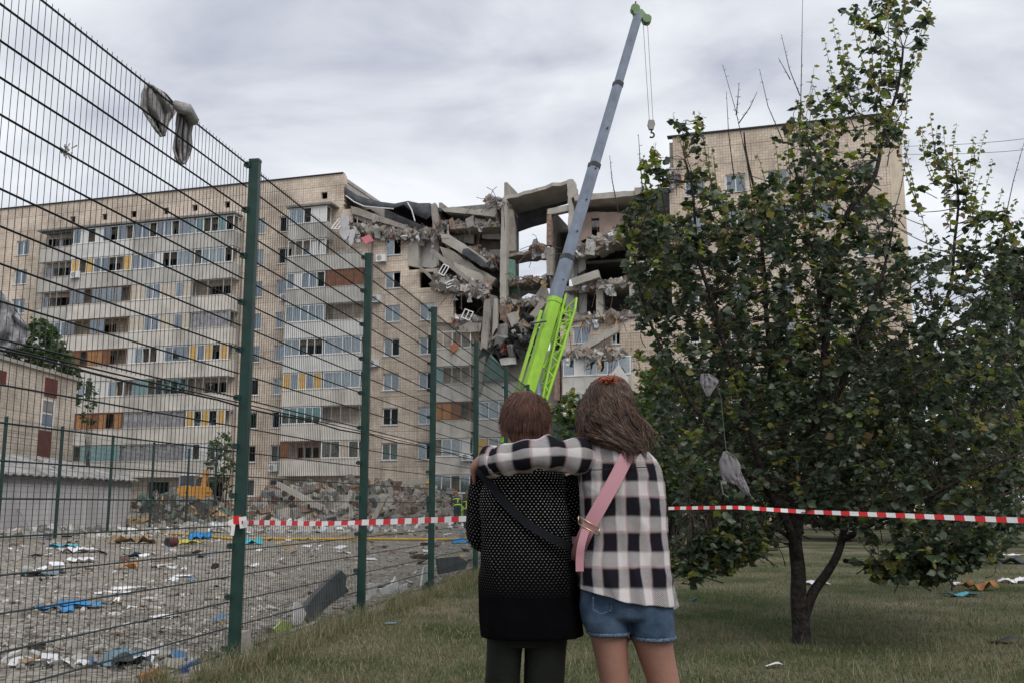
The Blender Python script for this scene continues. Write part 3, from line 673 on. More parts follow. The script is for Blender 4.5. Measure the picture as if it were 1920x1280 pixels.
# attic edge slab of the left gap, fallen and tilted
px_prism('broken_wall', [(638, 328), (645, 328), (647, 345), (644, 362), (646, 383), (637, 384)], -.02, .5, M_TILE, 2.5, 4)
px_prism('fallen_slab', [(657, 387), (671, 390), (746, 417), (782, 431), (771, 435), (733, 422), (700, 413), (661, 401)], -.3, 4.5, M_CONC, 1.5)
px_prism('fallen_slab', [(661, 400), (700, 412), (735, 424), (760, 433), (750, 437), (700, 424), (664, 410)], .2, 3.5, M_CONCL, 1.5)
px_prism('column', [(808, 384), (815, 380), (822, 400), (824, 444), (812, 444)], -.1, .5, M_CONC, 1.5)
px_prism('roof_slab', [(828, 392), (850, 388), (890, 394), (930, 388), (931, 399), (927, 407), (880, 401), (833, 397)], -.2, 5.5, M_CONCL, 1.5)
px_prism('broken_block', [(912, 377), (925, 371), (940, 373), (944, 384), (936, 392), (912, 388)], -.2, 1.2, M_CONCL, 3, 4)
px_prism('floor_slab', [(818, 424), (850, 421), (890, 419), (930, 417), (938, 421), (936, 426), (860, 429), (820, 431)], 0, 5, M_CONC, 1.5)
px_prism('grey_pier', [(766, 437), (785, 446), (785, 502), (766, 498)], -.03, .5, M_CONCL, 1.2)
px_prism('interior_wall', [(785, 447), (823, 447), (823, 498), (812, 503), (785, 500)], .9, .15, M_PLAST, 1.5)
# plaster wall with its doorway
for poly in ([(838, 428), (888, 426), (888, 458), (860, 452), (842, 440)], [(904, 424), (938, 424), (938, 449), (904, 447)], [(888, 425), (904, 424), (904, 431), (888, 432)], [(900, 470), (938, 468), (938, 496), (918, 494), (902, 484)]):
    px_prism('interior_wall', poly, 2.0, .15, M_PLAST, 1.2)
px_prism('interior_wall', [(830, 455), (900, 452), (938, 452), (938, 560), (880, 545), (840, 500)], 3.4, .15, M_CONC, 1.5)
# the great diagonal slabs
px_prism('fallen_slab', [(825, 438), (842, 440), (876, 462), (916, 490), (906, 498), (866, 476), (829, 454)], -.4, 2.6, M_CONCL, 1.5)
px_prism('roofing_roll', [(868, 467), (878, 466), (908, 490), (914, 501), (902, 500), (866, 475)], -.75, 1.2, M_FELT, 1.5)
px_prism('fallen_slab', [(824, 462), (848, 470), (900, 506), (930, 522), (922, 534), (884, 530), (836, 494)], -.3, 2.0, M_CONC, 2)
px_prism('fallen_slab', [(850, 492), (900, 512), (914, 534), (890, 545), (858, 520)], -.7, 1.0, M_CONCL, 2)
px_prism('fallen_beam', [(808, 467), (813, 468), (905, 541), (901, 547), (806, 474)], -1.0, .45, M_CONC, .6)
px_prism('fallen_beam', [(783, 500), (789, 500), (818, 525), (814, 530)], -.5, .4, M_CONC, .6)
px_prism('floor_slab', [(812, 534), (905, 540), (910, 546), (900, 551), (830, 548), (812, 543)], -.6, 4, M_CONC, 2)
px_prism('tiled_pier', [(814, 548), (850, 552), (850, 606), (816, 603)], -.35, .6, M_TILE, 1.2)
px_prism('concrete_pier', [(904, 548), (931, 556), (934, 640), (916, 655), (908, 600)], -.2, .6, M_CONCD, 1.5)
px_prism('leaning_column', [(908, 562), (919, 560), (914, 640), (902, 740), (893, 738), (902, 640)], -1.35, .4, M_CONC, 1.0)
px_prism('leaning_column', [(926, 560), (932, 560), (933, 640), (926, 658), (921, 655)], -.9, .3, M_CONCL, .8)
px_prism('parapet_piece', [(860, 612), (880, 604), (902, 606), (900, 622), (862, 624)], -1.3, .3, M_CONC, 2)
# gutted bay that shows the sky
slab3('roof_slab', (943, 369), (1063, 337), -.1, 4.2, .28, M_CONCL)
px_prism('attic_wall', [(961, 392), (1060, 368), (1066, 365), (1066, 380), (1026, 392), (1026, 417), (1000, 424), (971, 434), (964, 420)], 4.0, .25, M_FELT, .8)
px_prism('column', [(941, 374), (950, 374), (950, 470), (948, 600), (937, 600), (938, 470)], -.15, .7, M_CONCL, 1.0)
px_prism('cross_wall_panel', [(950, 388), (961, 394), (966, 430), (966, 470), (950, 472)], .5, .3, M_CONC, 1.0)
px_prism('cross_wall_panel', [(944, 484), (966, 488), (966, 524), (946, 526)], .45, .2, M_TEAL, 1.0)
slab3('floor_slab', (944, 477), (1026, 466), .2, 2.6, .22, M_CONC)
slab3('floor_slab', (944, 529), (1024, 520), .2, 3.0, .25, M_CONC)
slab3('floor_slab', (944, 572), (1024, 566), .2, 4.0, .3, M_CONCD)
px_prism('cross_wall_panel', [(948, 536), (976, 540), (976, 572), (950, 570)], 1.6, .2, M_TEAL, 1.0)
px_prism('rear_panel', [(975, 536), (1022, 530), (1022, 578), (1012, 556), (990, 550), (978, 556), (972, 578)], 5.5, .2, M_CONCD, 2.5)
px_prism('brick_pier', [(1025, 394), (1034, 394), (1034, 460), (1025, 460)], -.05, .5, M_BRICK, 1.0)
px_prism('column', [(1024, 464), (1037, 464), (1036, 516), (1025, 516)], -.05, .6, M_CONC, 1.0)
px_prism('lintel', [(1027, 392), (1066, 384), (1067, 395), (1034, 402), (1027, 402)], -.08, .6, M_CONCL, 1.2)
px_prism('column', [(1063, 338), (1074, 336), (1080, 352), (1079, 366), (1071, 372), (1074, 385), (1078, 420), (1074, 470), (1064, 470), (1066, 400)], -.2, .8, M_CONCL, 2.0, 5)
# right of the boom
px_prism('roof_slab', [(1075, 368), (1110, 363), (1196, 357), (1198, 366), (1150, 371), (1078, 377)], -.2, 6, M_CONCL, 1.2)
px_prism('broken_block', [(1190, 352), (1204, 350), (1215, 356), (1212, 366), (1190, 366)], -.3, 1.0, M_CONC, 2.5, 4)
for poly in ([(1074, 400), (1109, 398), (1109, 444), (1090, 452), (1074, 455)], [(1124, 398), (1180, 398), (1180, 440), (1150, 436), (1124, 444)], [(1109, 398), (1124, 397), (1124, 409), (1109, 410)]):
    px_prism('interior_wall', poly, 1.6, .15, M_PINK, 1.0)
for q in range(8):
    x0, y0 = 1078 + q * 9 + random.uniform(-5, 5), 478 - q * 3.5 + random.uniform(-4, 4)
    px_prism('fallen_slab', [(x0, y0), (x0 + 55, y0 - 26 + random.uniform(-6, 6)), (x0 + 58, y0 - 20), (x0 + 4, y0 + 8)], -.9 + .45 * random.random() + q * .12, random.uniform(.8, 2.2), random.choice([M_CONC, M_CONCL, M_CONCL, M_CONCD]), 1.8, 6)
px_prism('interior_wall', [(1068, 482), (1097, 480), (1098, 505), (1075, 520), (1064, 526)], 1.2, .15, M_PLAST, 1)
px_prism('fallen_slab', [(1070, 523), (1121, 506), (1124, 520), (1074, 536)], -.8, .5, M_CONCL, 1.0)
px_prism('floor_slab', [(1056, 538), (1180, 530), (1182, 537), (1060, 546)], -.1, 4, M_CONC, 1.8)
px_prism('column', [(1180, 474), (1189, 474), (1188, 560), (1180, 560)], -.25, .6, M_CONCL, .6)
px_prism('interior_wall', [(1189, 476), (1199, 478), (1199, 517), (1189, 518)], .4, .15, M_BRICK, .8)
px_prism('interior_wall', [(1199, 478), (1225, 478), (1225, 517), (1199, 516)], .5, .15, M_PLAST, .8)
px_prism('interior_wall', [(1060, 548), (1100, 548), (1100, 598), (1060, 600)], 1.4, .15, M_PLAST, .8)
px_prism('column', [(1118, 540), (1131, 540), (1131, 597), (1118, 597)], -.1, .6, M_CONCL, 1.0)
px_prism('floor_slab', [(1056, 596), (1190, 588), (1192, 594), (1060, 603)], -.2, 4, M_CONC, 2.0)
zG = fac(1100, 655)[1]; uG0, uG1 = U(1050, 630), uW - .3
kG = 3
wall('facade_wall', uG0, uG1, zG - 12.5, fac(1100, 601)[1], [(U(1074, 630), U(1105, 630), zG + .5, fac(1090, 613)[1]), (U(1146, 630), U(1163, 630), zG + .3, fac(1150, 613)[1])], M_TILE)
window(U(1074, 630), U(1105, 630), zG + .5, fac(1090, 613)[1], 'c'); window(U(1146, 630), U(1163, 630), zG + .3, fac(1150, 613)[1], 'b')
px_prism('leaning_beam', [(1087, 654), (1092, 645), (1155, 611), (1161, 616), (1158, 622), (1095, 658)], -.9, .5, M_CONCL, .8)
gb0, gb1 = fac(1054, 690, -1.2)[0], fac(1184, 690, -1.2)[0]; zgt = fac(1110, 669, -1.2)[1]
balcony(gb0, gb1, 0, 'W', M_PARA, zoff=zgt - (F(0) + FH - .2))
balcony(gb0, gb1, 0, 'C', M_PARA, zoff=zgt - (F(0) + 2 * FH - .2))
px_prism('brick_pier', [(1039, 672), (1049, 672), (1049, 750), (1039, 750)], -1.0, .5, M_BRICK, .8)
px_prism('fallen_panel', [(1135, 712), (1160, 683), (1178, 708), (1176, 722), (1150, 724)], -1.9, .2, M_PLAST, 1)
# burnt heap low in the gap, slabs leaning in it
for poly, y, d, m in (([(935, 572), (958, 575), (972, 608), (955, 616), (938, 596)], -.2, .5, M_BRICK), ([(950, 590), (966, 584), (980, 612), (962, 624)], -.5, .4, M_CONCL), ([(966, 622), (1012, 596), (1020, 602), (972, 632)], -.6, .6, M_CONC), ([(985, 600), (1016, 560), (1022, 568), (994, 612)], -.3, .5, M_CONC), ([(1000, 560), (1020, 530), (1032, 560), (1026, 590), (1004, 600)], .4, .4, M_CONC)):
    px_prism('fallen_slab', poly, y, d, m, 2, 6)
px_prism('fallen_panel', [(936, 672), (966, 668), (968, 682), (940, 684)], -.9, .3, M_PLAST, 1.5)
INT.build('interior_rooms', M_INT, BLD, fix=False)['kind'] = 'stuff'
# heaps of rubble lying in the wreck
def ruin_rubble(name, areas, m, n, smin, smax):
    mb = MB()
    def s():
        poly, y0, y1 = random.choices(areas, [a[3] for a in areas])[0][:3]
        (x0, ya), (x1, yb), h = poly
        t = random.random(); x = lerp(x0, x1, t); yy = lerp(ya, yb, t) - abs(random.gauss(0, .5)) * h + .3 * h
        return fv(x, yy, random.uniform(y0, y1))
    chunks(mb, n, s, smin, smax, len(m), 1, 3.4)
    o = mb.build(name, m, BLD, fix=False); o['kind'] = 'stuff'
RA = [(((658, 432), (770, 440), 14), -.6, 1.2, 3), (((770, 440), (830, 438), 10), -.3, 1.5, 1), (((820, 424), (938, 418), 4), -.2, 2, 1), (((835, 458), (935, 490), 12), .6, 2.4, 1.2), (((815, 536), (915, 546), 22), -1.0, 1.2, 5), (((995, 467), (1020, 465), 7), .2, 1.2, .12), (((945, 529), (1024, 523), 2.5), .2, 1.2, .25), (((945, 572), (1024, 566), 8), .0, 2, 1.4), (((1060, 600), (1180, 592), 6), -.4, 1.2, 1.3), (((1070, 478), (1180, 440), 14), -.6, 1.5, 4), (((1075, 540), (1180, 533), 10), -.3, 1.5, 1.6), (((1055, 667), (1172, 664), 9), -1.3, -.1, 2.2), (((852, 600), (905, 606), 10), -1.0, .5, 1.2), (((910, 640), (1000, 640), 24), -.9, 1, 2), (((912, 372), (945, 384), 6), -.3, 1, .4), (((1255, 330), (1270, 325), 5), -.2, .6, .3)]
ruin_rubble('rubble', RA, [M_CONC, M_CONCL, M_CONC, M_PLAST, M_BRICK, M_CONCD, M_CONC, M_CONCD], 6500, .04, .85)
ruin_rubble('burnt_rubble', [(((908, 655), (1002, 645), 34), -1.1, 1.6, 3), (((945, 600), (1000, 610), 14), 0, 2, 1)], [M_BURN, M_BURN, M_CONCD, M_BURN], 700, .3, 1.3)
# rags, boards and bent reinforcement
mb = MB()
for _ in range(300):
    ar = random.choice(RA); (x0, ya), (x1, yb), h = ar[0]; t = random.random(); p = fv(lerp(x0, x1, t), lerp(ya, yb, t), random.uniform(ar[1] - .3, ar[2] * .3))
    d = Vector((random.gauss(0, 1), random.gauss(0, .5) - .3, random.gauss(0, .7))).normalized() * random.uniform(.6, 2.2)
    mb.tube([p, p + d * .5 + Vector((0, 0, random.gauss(0, .15))), p + d + Vector((0, 0, -random.random() * .9))], .025, 4)
mb.build('bent_reinforcement', M_REBAR, BLD, fix=False)['kind'] = 'stuff'
mb = MB()
for _ in range(80):
    ar = random.choice(RA); (x0, ya), (x1, yb), h = ar[0]; t = random.random(); p = fv(lerp(x0, x1, t), lerp(ya, yb, t) + random.uniform(-h, h) * .6, random.uniform(ar[1] - .4, ar[1] + .5))
    w, l = random.uniform(.08, .26), random.uniform(.3, 1.1); mi = random.choice([0, 0, 0, 2, 2, 1, 2, 0, 2, 2, 2, 1, 4, 3])
    P = [[p + Vector(((i - 1) * w + random.gauss(0, .08), random.gauss(0, .1), -k * l / 3)) for i in range(3)] for k in range(4)]; mb.grid(P, mi)
mb.build('hanging_rags', [M_CURT, M_LIT[2], M_TARP, M_LIT[1], mat('rag_red', (.35, .08, .06), .9, .1)], BLD, fix=False)['kind'] = 'stuff'
# white wrecked window sections dangling at the break
for px, py, w, h, tl in ((832, 506, .6, .9, .5), (876, 590, .8, .8, .4), (845, 532, .5, .9, 1.1), (634, 420, .7, 1.5, .12)):
    u, z = fac(px, py, -1.2); o = wframe('dangling_frame', -w / 2, w / 2, -h / 2, h / 2, 0, 2, M_WFRAME, BLD, .07); o.location = (u, -1.2, z); o.rotation_euler = (random.gauss(0, .3), tl, 0)
for poly, m in (([(640, 402), (652, 404), (656, 440), (646, 452), (636, 436)], M_CURT), ([(655, 432), (668, 428), (660, 460), (652, 470)], M_CURT), ([(676, 446), (692, 440), (700, 452), (686, 458)], mat('rag_pink', (.6, .2, .24), .9, .1))):
    px_prism('hanging_sheet', poly, -1.35, .12, m, 2, 5)
# the ladder of green safety net over the lower balconies
px_prism('safety_net', [(920, 662), (945, 690), (946, 712), (906, 712), (908, 690)], -1.5, .05, mat('green_net', (0.10, 0.17, 0.15), .9, .2), 1)
px_prism('orange_sheet', [(842, 648), (862, 640), (858, 654), (846, 664)], -1.35, .06, mat('orange_cloth', (.55, .2, .1), .8, .1), .5)
# ================================================================== RUBBLE HEAPS ON THE GROUND
def heap(name, pts, n, mats, smin, smax, label, base=None):
    """pts: (x, y, radius, height) mounds"""
    mb = MB()
    for (cx, cy, r, h) in pts:
        seg, rg = 26, 8; rings = []
        for i in range(rg):
            t = i / (rg - 1); rr = r * (1 - t) + .05; z = h * (1 - (1 - t) ** 1.6) - .05
            rings.append([Vector((cx + rr * 1.25 * math.cos(a) * (1 + .18 * mnoise.noise((a * 1.3, i * .6, cx))), cy + rr * .8 * math.sin(a), max(-.05, z * .85 + .3 * h * mnoise.noise((a * 1.7, i * .9, cy))))) for a in [2 * math.pi * k / seg for k in range(seg)]])
        mb.loft(rings, 0, True)
    def s():
        cx, cy, r, h = random.choices(pts, [p[2] ** 2 for p in pts])[0]
        t = random.random() ** .5; a = random.uniform(0, 6.283); return Vector((cx + r * 1.3 * t * math.cos(a), cy + r * .85 * t * math.sin(a), max(.02, h * (1 - t ** 1.6) * random.uniform(.75, 1.05))))
    chunks(mb, n, s, smin, smax, len(mats), 1, 2.4)
    return mb.build(name, mats, fix=False, label=label, cat='rubble', kind='stuff')
def X(px, Y): return (px - 960) / FPX * Y * 1.013
heap('rubble_heap', [(X(600, 66), 66, 5.5, 2.6), (X(700, 68), 68, 6, 2.9), (X(800, 67), 67, 5, 2.3), (X(880, 66), 66, 4, 1.6), (X(520, 64), 64, 3.6, 1.5), (X(985, 66), 67, 5, 2.2), (X(1080, 66), 68, 5, 1.8)], 4600, [M_CONC, M_CONCD, M_CONCD, M_BRICK, M_ST[1], M_ST[0], M_LIT[3]], .06, .85, 'long grey heap of broken concrete at the foot of the block')
heap('wreckage_heap', [(X(330, 58), 58, 3.4, 1.9), (X(400, 59), 59, 2.6, 1.5)], 800, [mat('heap_dark', (.11, .095, .08), .95, .3, 3, island=.4), M_LIT[2], M_CONCD, M_ST[1], mat('heap_green', (.15, .2, .17), .9, .2)], .1, .7, 'dark brown heap of splintered wood and soil beside the shed')
heap('low_rubble', [(X(430, 52), 52, 3.5, .35), (X(560, 50), 50, 5, .4), (X(680, 52), 52, 5, .45), (X(800, 54), 54, 4, .5), (X(250, 46), 46, 4, .25), (X(130, 42), 42, 4, .25)], 1400, M_ST + [M_CONCL, M_LIT[0]], .06, .45, 'low pale spread of rubble along the far edge of the court')
for px, py, px2, py2, Y, w, lb in ((520, 906, 605, 952, 62.5, .55, 'long pale concrete beam sloping down the left side of the heap'), (722, 930, 700, 975, 62.5, .6, 'short concrete slab standing on the heap behind the second post'), (760, 905, 815, 900, 62.4, .4, 'grey concrete lintel on top of the heap behind the third post')):
    mb = MB(); mb.bar(at(px, py, Y), at(px2, py2, Y), w, .3); mb.build('concrete_beam', M_CONCL, label=lb, cat='beam')
# ================================================================== GREEN MESH FENCE
M_GREEN = mat('fence_green', (0.010, 0.042, 0.034), 0.45, 0.2, 6, spec=.5, dirt=.12)
M_WIRE = mat('fence_wire', (0.010, 0.022, 0.022), 0.5, 0.2, 6, spec=.5)
FEN = empty('mesh_fence', FP(1), 0, 'tall dark green welded mesh sports fence running from lower left into the distance', 'fence')
fdir = (FP(1) - FP(0)).normalized(); fn = Vector((fdir.y, -fdir.x, 0)); frz = math.atan2(fdir.y, fdir.x)
PH = 4.15; SP = (FP(1) - FP(0)).length
pm = MB(); pm.box((0, 0, PH / 2 - .2), (.06, .085, PH + .4)); pme = pm.mesh('post', [M_GREEN])
cpm = MB(); cpm.box((0, 0, .012), (.066, .091, .024)); cpme = cpm.mesh('post_cap', [M_GREEN])
clm = MB(); clm.box((0, 0, 0), (.05, .045, .045)); clm.box((0, .028, 0), (.024, .02, .024)); clme = clm.mesh('clip', [M_GREEN])
def wire_panel_mesh(L, verts=True):
    h = MB(); zs = [.08 + .2 * i for i in range(11)] + [2.12 + .2 * i for i in range(11)]
    for z in zs:
        for o in (.0055, -.0055): h.tube([(.03, o, z), (L - .03, o, z)], .0045, 4, 0, False)
    v = MB(); n = int(L / .05)
    for i in range(1, n):
        x = i * L / n; v.tube([(x, 0, .05), (x, 0, 2.06)], .0025, 4, 0, False); v.tube([(x, 0, 2.1), (x, 0, PH - .0)], .0025, 4, 0, False)
    return h.mesh('wire_panel', [M_WIRE]), v.mesh('upright_wires', [M_WIRE])
hme, vme = wire_panel_mesh(SP)
for i in range(-2, 10):
    FX = lambda q: FP(q * 1.15 if q < 0 else q)
    p = FX(i); loc = p - FP(1)
    po = link_mesh('post', pme, FEN, loc, (0, 0, frz)); c = link_mesh('post_cap', cpme, po, (0, 0, PH))
    if i < 6:
        for k in range(11): link_mesh('clip', clme, po, (-.028, .05, .12 + k * .4))
    if i < 9:
        o = link_mesh('wire_panel', hme, FEN, loc + fn * -.05, (0, 0, frz)); o.scale.x = 1.15 if i < 0 else 1; link_mesh('upright_wires', vme, o)
for _p in [o for o in FEN.children if o.name.startswith('post')]: pass
# things on the fence
def fen(px, py, off=-.05):
    r = Vector(ray(px, py)); P = FP(0) + fn * off - Vector((0, 0, CZ)); t = P.dot(fn) / r.dot(fn); return r * t + Vector((0, 0, CZ))
M_RAG = mat('grey_rag', (.36, .34, .335), .95, .2, 9, .5, 60)
def rag(name, rowsL, rowsR, label, fold=.03, nf=9, off=-.1, cat='cloth'):
    """cloth between a left and right outline (pixel columns on the fence)"""
    P = []; n = 26; m = 22
    def samp(rows, t):
        q = t * (len(rows) - 1); i = min(int(q), len(rows) - 2); return Vector((lerp(rows[i][0], rows[i + 1][0], q - i), lerp(rows[i][1], rows[i + 1][1], q - i)))
    for i in range(m + 1):
        t = i / m; a, b = samp(rowsL, t), samp(rowsR, t); row = []
        for k in range(n + 1):
            s = k / n; q = a.lerp(b, s); w = fold * (.35 + t) * math.sin(s * nf * 2.2 + 1.3 * math.sin(t * 3 + s * 4)) + .02 * mnoise.noise((s * 6, t * 5, off * 9))
            row.append(fen(q.x, q.y, off + w))
        P.append(row)
    mb = MB(); mb.grid(P); o = mb.build(name, M_RAG, None, True, fix=False, label=label, cat=cat); md = o.modifiers.new('s', 'SOLIDIFY'); md.thickness = .006; return o
rag('grey_cloth', [(276, 156), (266, 175), (262, 200), (274, 222), (292, 246), (302, 257)], [(286, 160), (312, 175), (330, 196), (330, 212), (318, 230), (310, 256)], 'grey rag draped over the fence top, the wider left hand piece')
rag('grey_cloth', [(334, 200), (331, 225), (327, 255), (323, 280), (330, 300), (341, 308)], [(346, 200), (364, 222), (358, 250), (360, 275), (354, 298), (347, 309)], 'grey rag hanging from the fence top, the long narrow frayed piece', .025, 11)
mb = MB(); mb.tube([fen(326, 192, -.04), fen(338, 202, -.0), fen(350, 206, -.05), fen(362, 226, -.04), fen(352, 228, -.12), fen(336, 215, -.11)], [.02, .045, .05, .045, .045, .02], 8); mb.build('knot', M_RAG, bpy.data.objects['grey_cloth.001'], True)
mb = MB()
for _ in range(26):
    p = fen(125 + random.gauss(0, 4), 284 + random.gauss(0, 4), -.05); mb.tube([p, p + Vector((random.gauss(0, .018), random.gauss(0, .018), random.gauss(0, .018)))], .004, 4)
mb.build('rag_scrap', M_RAG, fix=False, label='tiny grey scrap of rag snagged on the upper left wires', cat='rag')
# the cable tied along the joint of the stacked panels
mb = MB(); pts = []
for i in range(40):
    t = i / 39; p = FP(-1).lerp(FP(6), t) + fn * (-.075); p.z = 2.06 + .012 * math.sin(i * 1.7); pts.append(p)
mb.tube(pts, .008, 5); mb.build('cable', M_DARK, label='thin black cable tied along the middle of the mesh fence', cat='cable')
# barrier tape
def tape():
    ctl = [FP(0) + Vector((-.06, -.06, 1.13)), FP(0) + Vector((.03, -.07, 1.10)), at(600, 981, 7.4), at(760, 976, 6.8), at(890, 971, 6.2), at(1060, 962, 6.6), at(1253, 952, 7.6), at(1380, 950, 8.2), at(1500, 958, 8.5), at(1700, 966, 7.9), at(1920, 975, 7.3), at(2200, 982, 6.6)]
    ctl[0].z, ctl[1].z = 1.115, 1.11
    pts = []
    for i in range(len(ctl) - 1):
        for k in range(12): pts.append(ctl[i].lerp(ctl[i + 1], k / 12))
    for _ in range(6): pts = [pts[0]] + [(pts[i - 1] + pts[i] * 2 + pts[i + 1]) / 4 for i in range(1, len(pts) - 1)] + [pts[-1]]
    mb = MB(); acc = 0; last = None; st = .075; samples = []
    for i in range(len(pts) - 1):
        n = 4
        for k in range(n): samples.append(pts[i].lerp(pts[i + 1], k / n))
    L = [0]
    for i in range(1, len(samples)): L.append(L[-1] + (samples[i] - samples[i - 1]).length)
    def pos(s):
        for i in range(1, len(L)):
            if L[i] >= s: return samples[i - 1].lerp(samples[i], (s - L[i - 1]) / max(1e-6, L[i] - L[i - 1]))
        return samples[-1]
    s = 0; j = 0; prev = None
    while s < L[-1]:
        p = pos(s); near = min(1, s / .5)
        w = .016 + .005 * math.sin(s * .7 + 2) + (.005 if 1.6 < s < 4.2 else 0); tw = .55 * math.sin(s * 1.1) * .6
        if s < .35: w = .008 + .03 * s
        off = Vector((0, math.sin(tw) * w, math.cos(tw) * w)); cur = (p + off, p - off)
        if prev: mb.add([prev[0], cur[0], cur[1], prev[1]], [(0, 1, 2, 3)], int((s + .001) / st) % 2)
        prev = cur; s += st / 3; j += 1
    # wound end on the post
    for k in range(3):
        q = FP(0) + Vector((-.05, -.075 - .004 * k, 1.11 + random.uniform(-.02, .02)))
        mb.box(q + Vector((.05 * k, 0, 0)), (.06, .006, .05 + .02 * k), rotm(0, random.gauss(0, .3), 0), k % 2)
    mb.box(FP(0) + Vector((-.03, -.085, 1.05)), (.03, .004, .09), rotm(0, .1, 0), 0)
    o = mb.build('barrier_tape', [mat('tape_white', (.75, .75, .75), .4, .04), mat('tape_red', (.62, .025, .03), .4, .06)], None, False, False, 'red and white striped barrier tape stretched from the fence post to the right', 'tape')
tape()
# ================================================================== FAR FENCE
FF = empty('far_fence', (-17, 33.5, 0), 0, 'far green mesh fence in front of the grey shed', 'fence')
fy = [29.5, 33.5, 37.8, 42.7, 47.7, 53.0, 58.0]
for i, y in enumerate(fy):
    po = link_mesh('post', pme, FF, (-.02 * i, y - 33.5, 0), (0, 0, R(90))); po.scale = (1.2, 1.2, 1); link_mesh('post_cap', cpme, po, (0, 0, PH))
    if i < len(fy) - 1:
        o = link_mesh('wire_panel', hme, FF, (-.02 * i, y - 33.5, 0), (0, 0, R(90))); o.scale = ((fy[i + 1] - y) / SP, 1, 1); link_mesh('upright_wires', vme, o)
# ================================================================== SHED
SH = empty('shed', (-22, 45, 0), 0, 'low grey rendered shed with a slate sheet roof beyond the far fence', 'shed')
def shed():
    a, b = Vector((-22.8, 30, 0)), Vector((-21.2, 56, 0)); dv = (b - a).normalized(); nl = Vector((-dv.y, dv.x, 0))   # nl points away (left)
    o = SH.location; M_RENDER = mat('grey_render', (.55, .525, .53), .9, .08, .6, .15, 10, dirt=.35)
    mb = MB(); h = 2.5; dpt = 4.6
    fr = [a, b, b + nl * dpt, a + nl * dpt]
    hs = [h, h, h + 1.15, h + 1.15]
    mb.prism([p - o for p in fr], [p + Vector((0, 0, z)) - o for p, z in zip(fr, hs)]); mb.build('wall', M_RENDER, SH)
    m_sl = mat('slate_sheet', (.36, .345, .335), .95, .25, 1.2, .5, 7, dirt=.5)
    n = 160
    rows = []
    for j, (dd, zz) in enumerate(((-.35, h + .02), (2.3, h + .68), (dpt + .3, h + 1.3))):
        rows.append([a.lerp(b, i / n * 1.02 - .01) + nl * dd + Vector((0, 0, zz + .035 * math.cos(i * math.pi / 2 * 1.0) + .03 * mnoise.noise((i * .13, j, 0)))) - o for i in range(n + 1)])
    mb = MB(); mb.grid(rows); r = mb.build('roof', m_sl, SH, fix=False); md = r.modifiers.new('s', 'SOLIDIFY'); md.thickness = .05; md.offset = 1
    mb = MB(); mb.bar(a + Vector((.03, 0, h - .18)) - o, b + Vector((.03, 0, h - .18)) - o, .1, .22); mb.build('eave_board', mat('eave', (.24, .22, .215), .9, .2), SH)
    for t in (.15, .35, .5, .66, .8, .92):
        p = a.lerp(b, t) - nl * .04; mb = MB(); mb.bar(p - o, p + Vector((0, 0, h - .3)) - o, .16, .1); mb.build('pilaster', M_RENDER, SH)
    # debris lying on the roof
    mb = MB()
    def s():
        t, q = random.random(), random.random(); return a.lerp(b, t) + nl * lerp(0, dpt, q) + Vector((0, 0, h + .08 + 1.2 * q)) - o
    chunks(mb, 260, s, .05, .45, 3, .5); mb.build('roof_debris', M_ST, SH, fix=False)['kind'] = 'stuff'
shed()
for px, py, px2, py2 in ((30, 945, 62, 992), (85, 985, 122, 1004)):
    mb = MB(); p, q = at(px, py, 45), at(px2, py2, 43); q.z = .03; mb.tube([p, q], .04, 6); mb.build('leaning_pole', M_GREYF, label='pale pole leaning down from the shed wall' if px < 50 else 'short pale pole lying at the foot of the shed', cat='pole')
# ================================================================== PAVILION
PV = empty('tiled_annex', (-31, 63, 0), 0, 'small beige tiled annex with dark red panels above the shed at left', 'building')
def pavilion():
    o = PV.location; x0 = -31.0; y0, y1 = 54.0, 70.5; H = at(155, 714, 70.5).z
    hx = lambda z0, z1, ya, yb: (ya, yb, z0, z1)
    def P(px, py):      # on the wall x = x0
        r = Vector(ray(px, py)); t = x0 / r.x; q = r * t; return q.y, q.z + CZ
    M_RED = mat('maroon_panel', (.15, .042, .035), .8, .15, 2, dirt=.2)
    # a child frame whose local x runs along the wall
    rz = R(90); fr = empty('wall_frame'); bpy.data.objects.remove(fr)
    mb = MB(); mb.box2((-(y0 - o.y) * -1, 0.0, 0), ((y1 - o.y), 8, H)); w = mb.build('wall', M_TILE2, PV, fix=False); w.rotation_euler = (0, 0, rz)
    mb = MB(); mb.box2((y0 - o.y - .1, -.18, H), (y1 - o.y + .18, 8.1, H + .22)); r = mb.build('roof_coping', M_CONCL, PV, fix=False); r.rotation_euler = (0, 0, rz)
    for (a, b, c, d, m, nm) in ((85, 105, 706, 746, M_RED, 'red_panel'), (72, 92, 805, 862, M_RED, 'red_panel'), (-12, 9, 690, 722, M_RED, 'red_panel')):
        ya, za = P(a, c); yb, zb = P(b, d); mb = MB(); mb.box2((ya - o.y, -.06, zb), (yb - o.y, .02, za)); q = mb.build(nm, m, PV, fix=False); q.rotation_euler = (0, 0, rz)
    ya, za = P(79, 746); yb, zb = P(98, 803)
    fm = wframe('window', ya - o.y, yb - o.y, zb, za, -.05, 1, M_WFRAME, PV, .1, (za + zb) / 2); fm.rotation_euler = (0, 0, rz)
    mb = MB(); mb.box2((ya - o.y + .05, -.02, zb + .05), (yb - o.y - .05, -.012, za - .05)); q = mb.build('pane', glass_mat('annex_glass', (.4, .45, .5), .0), fm, fix=False)
pavilion()
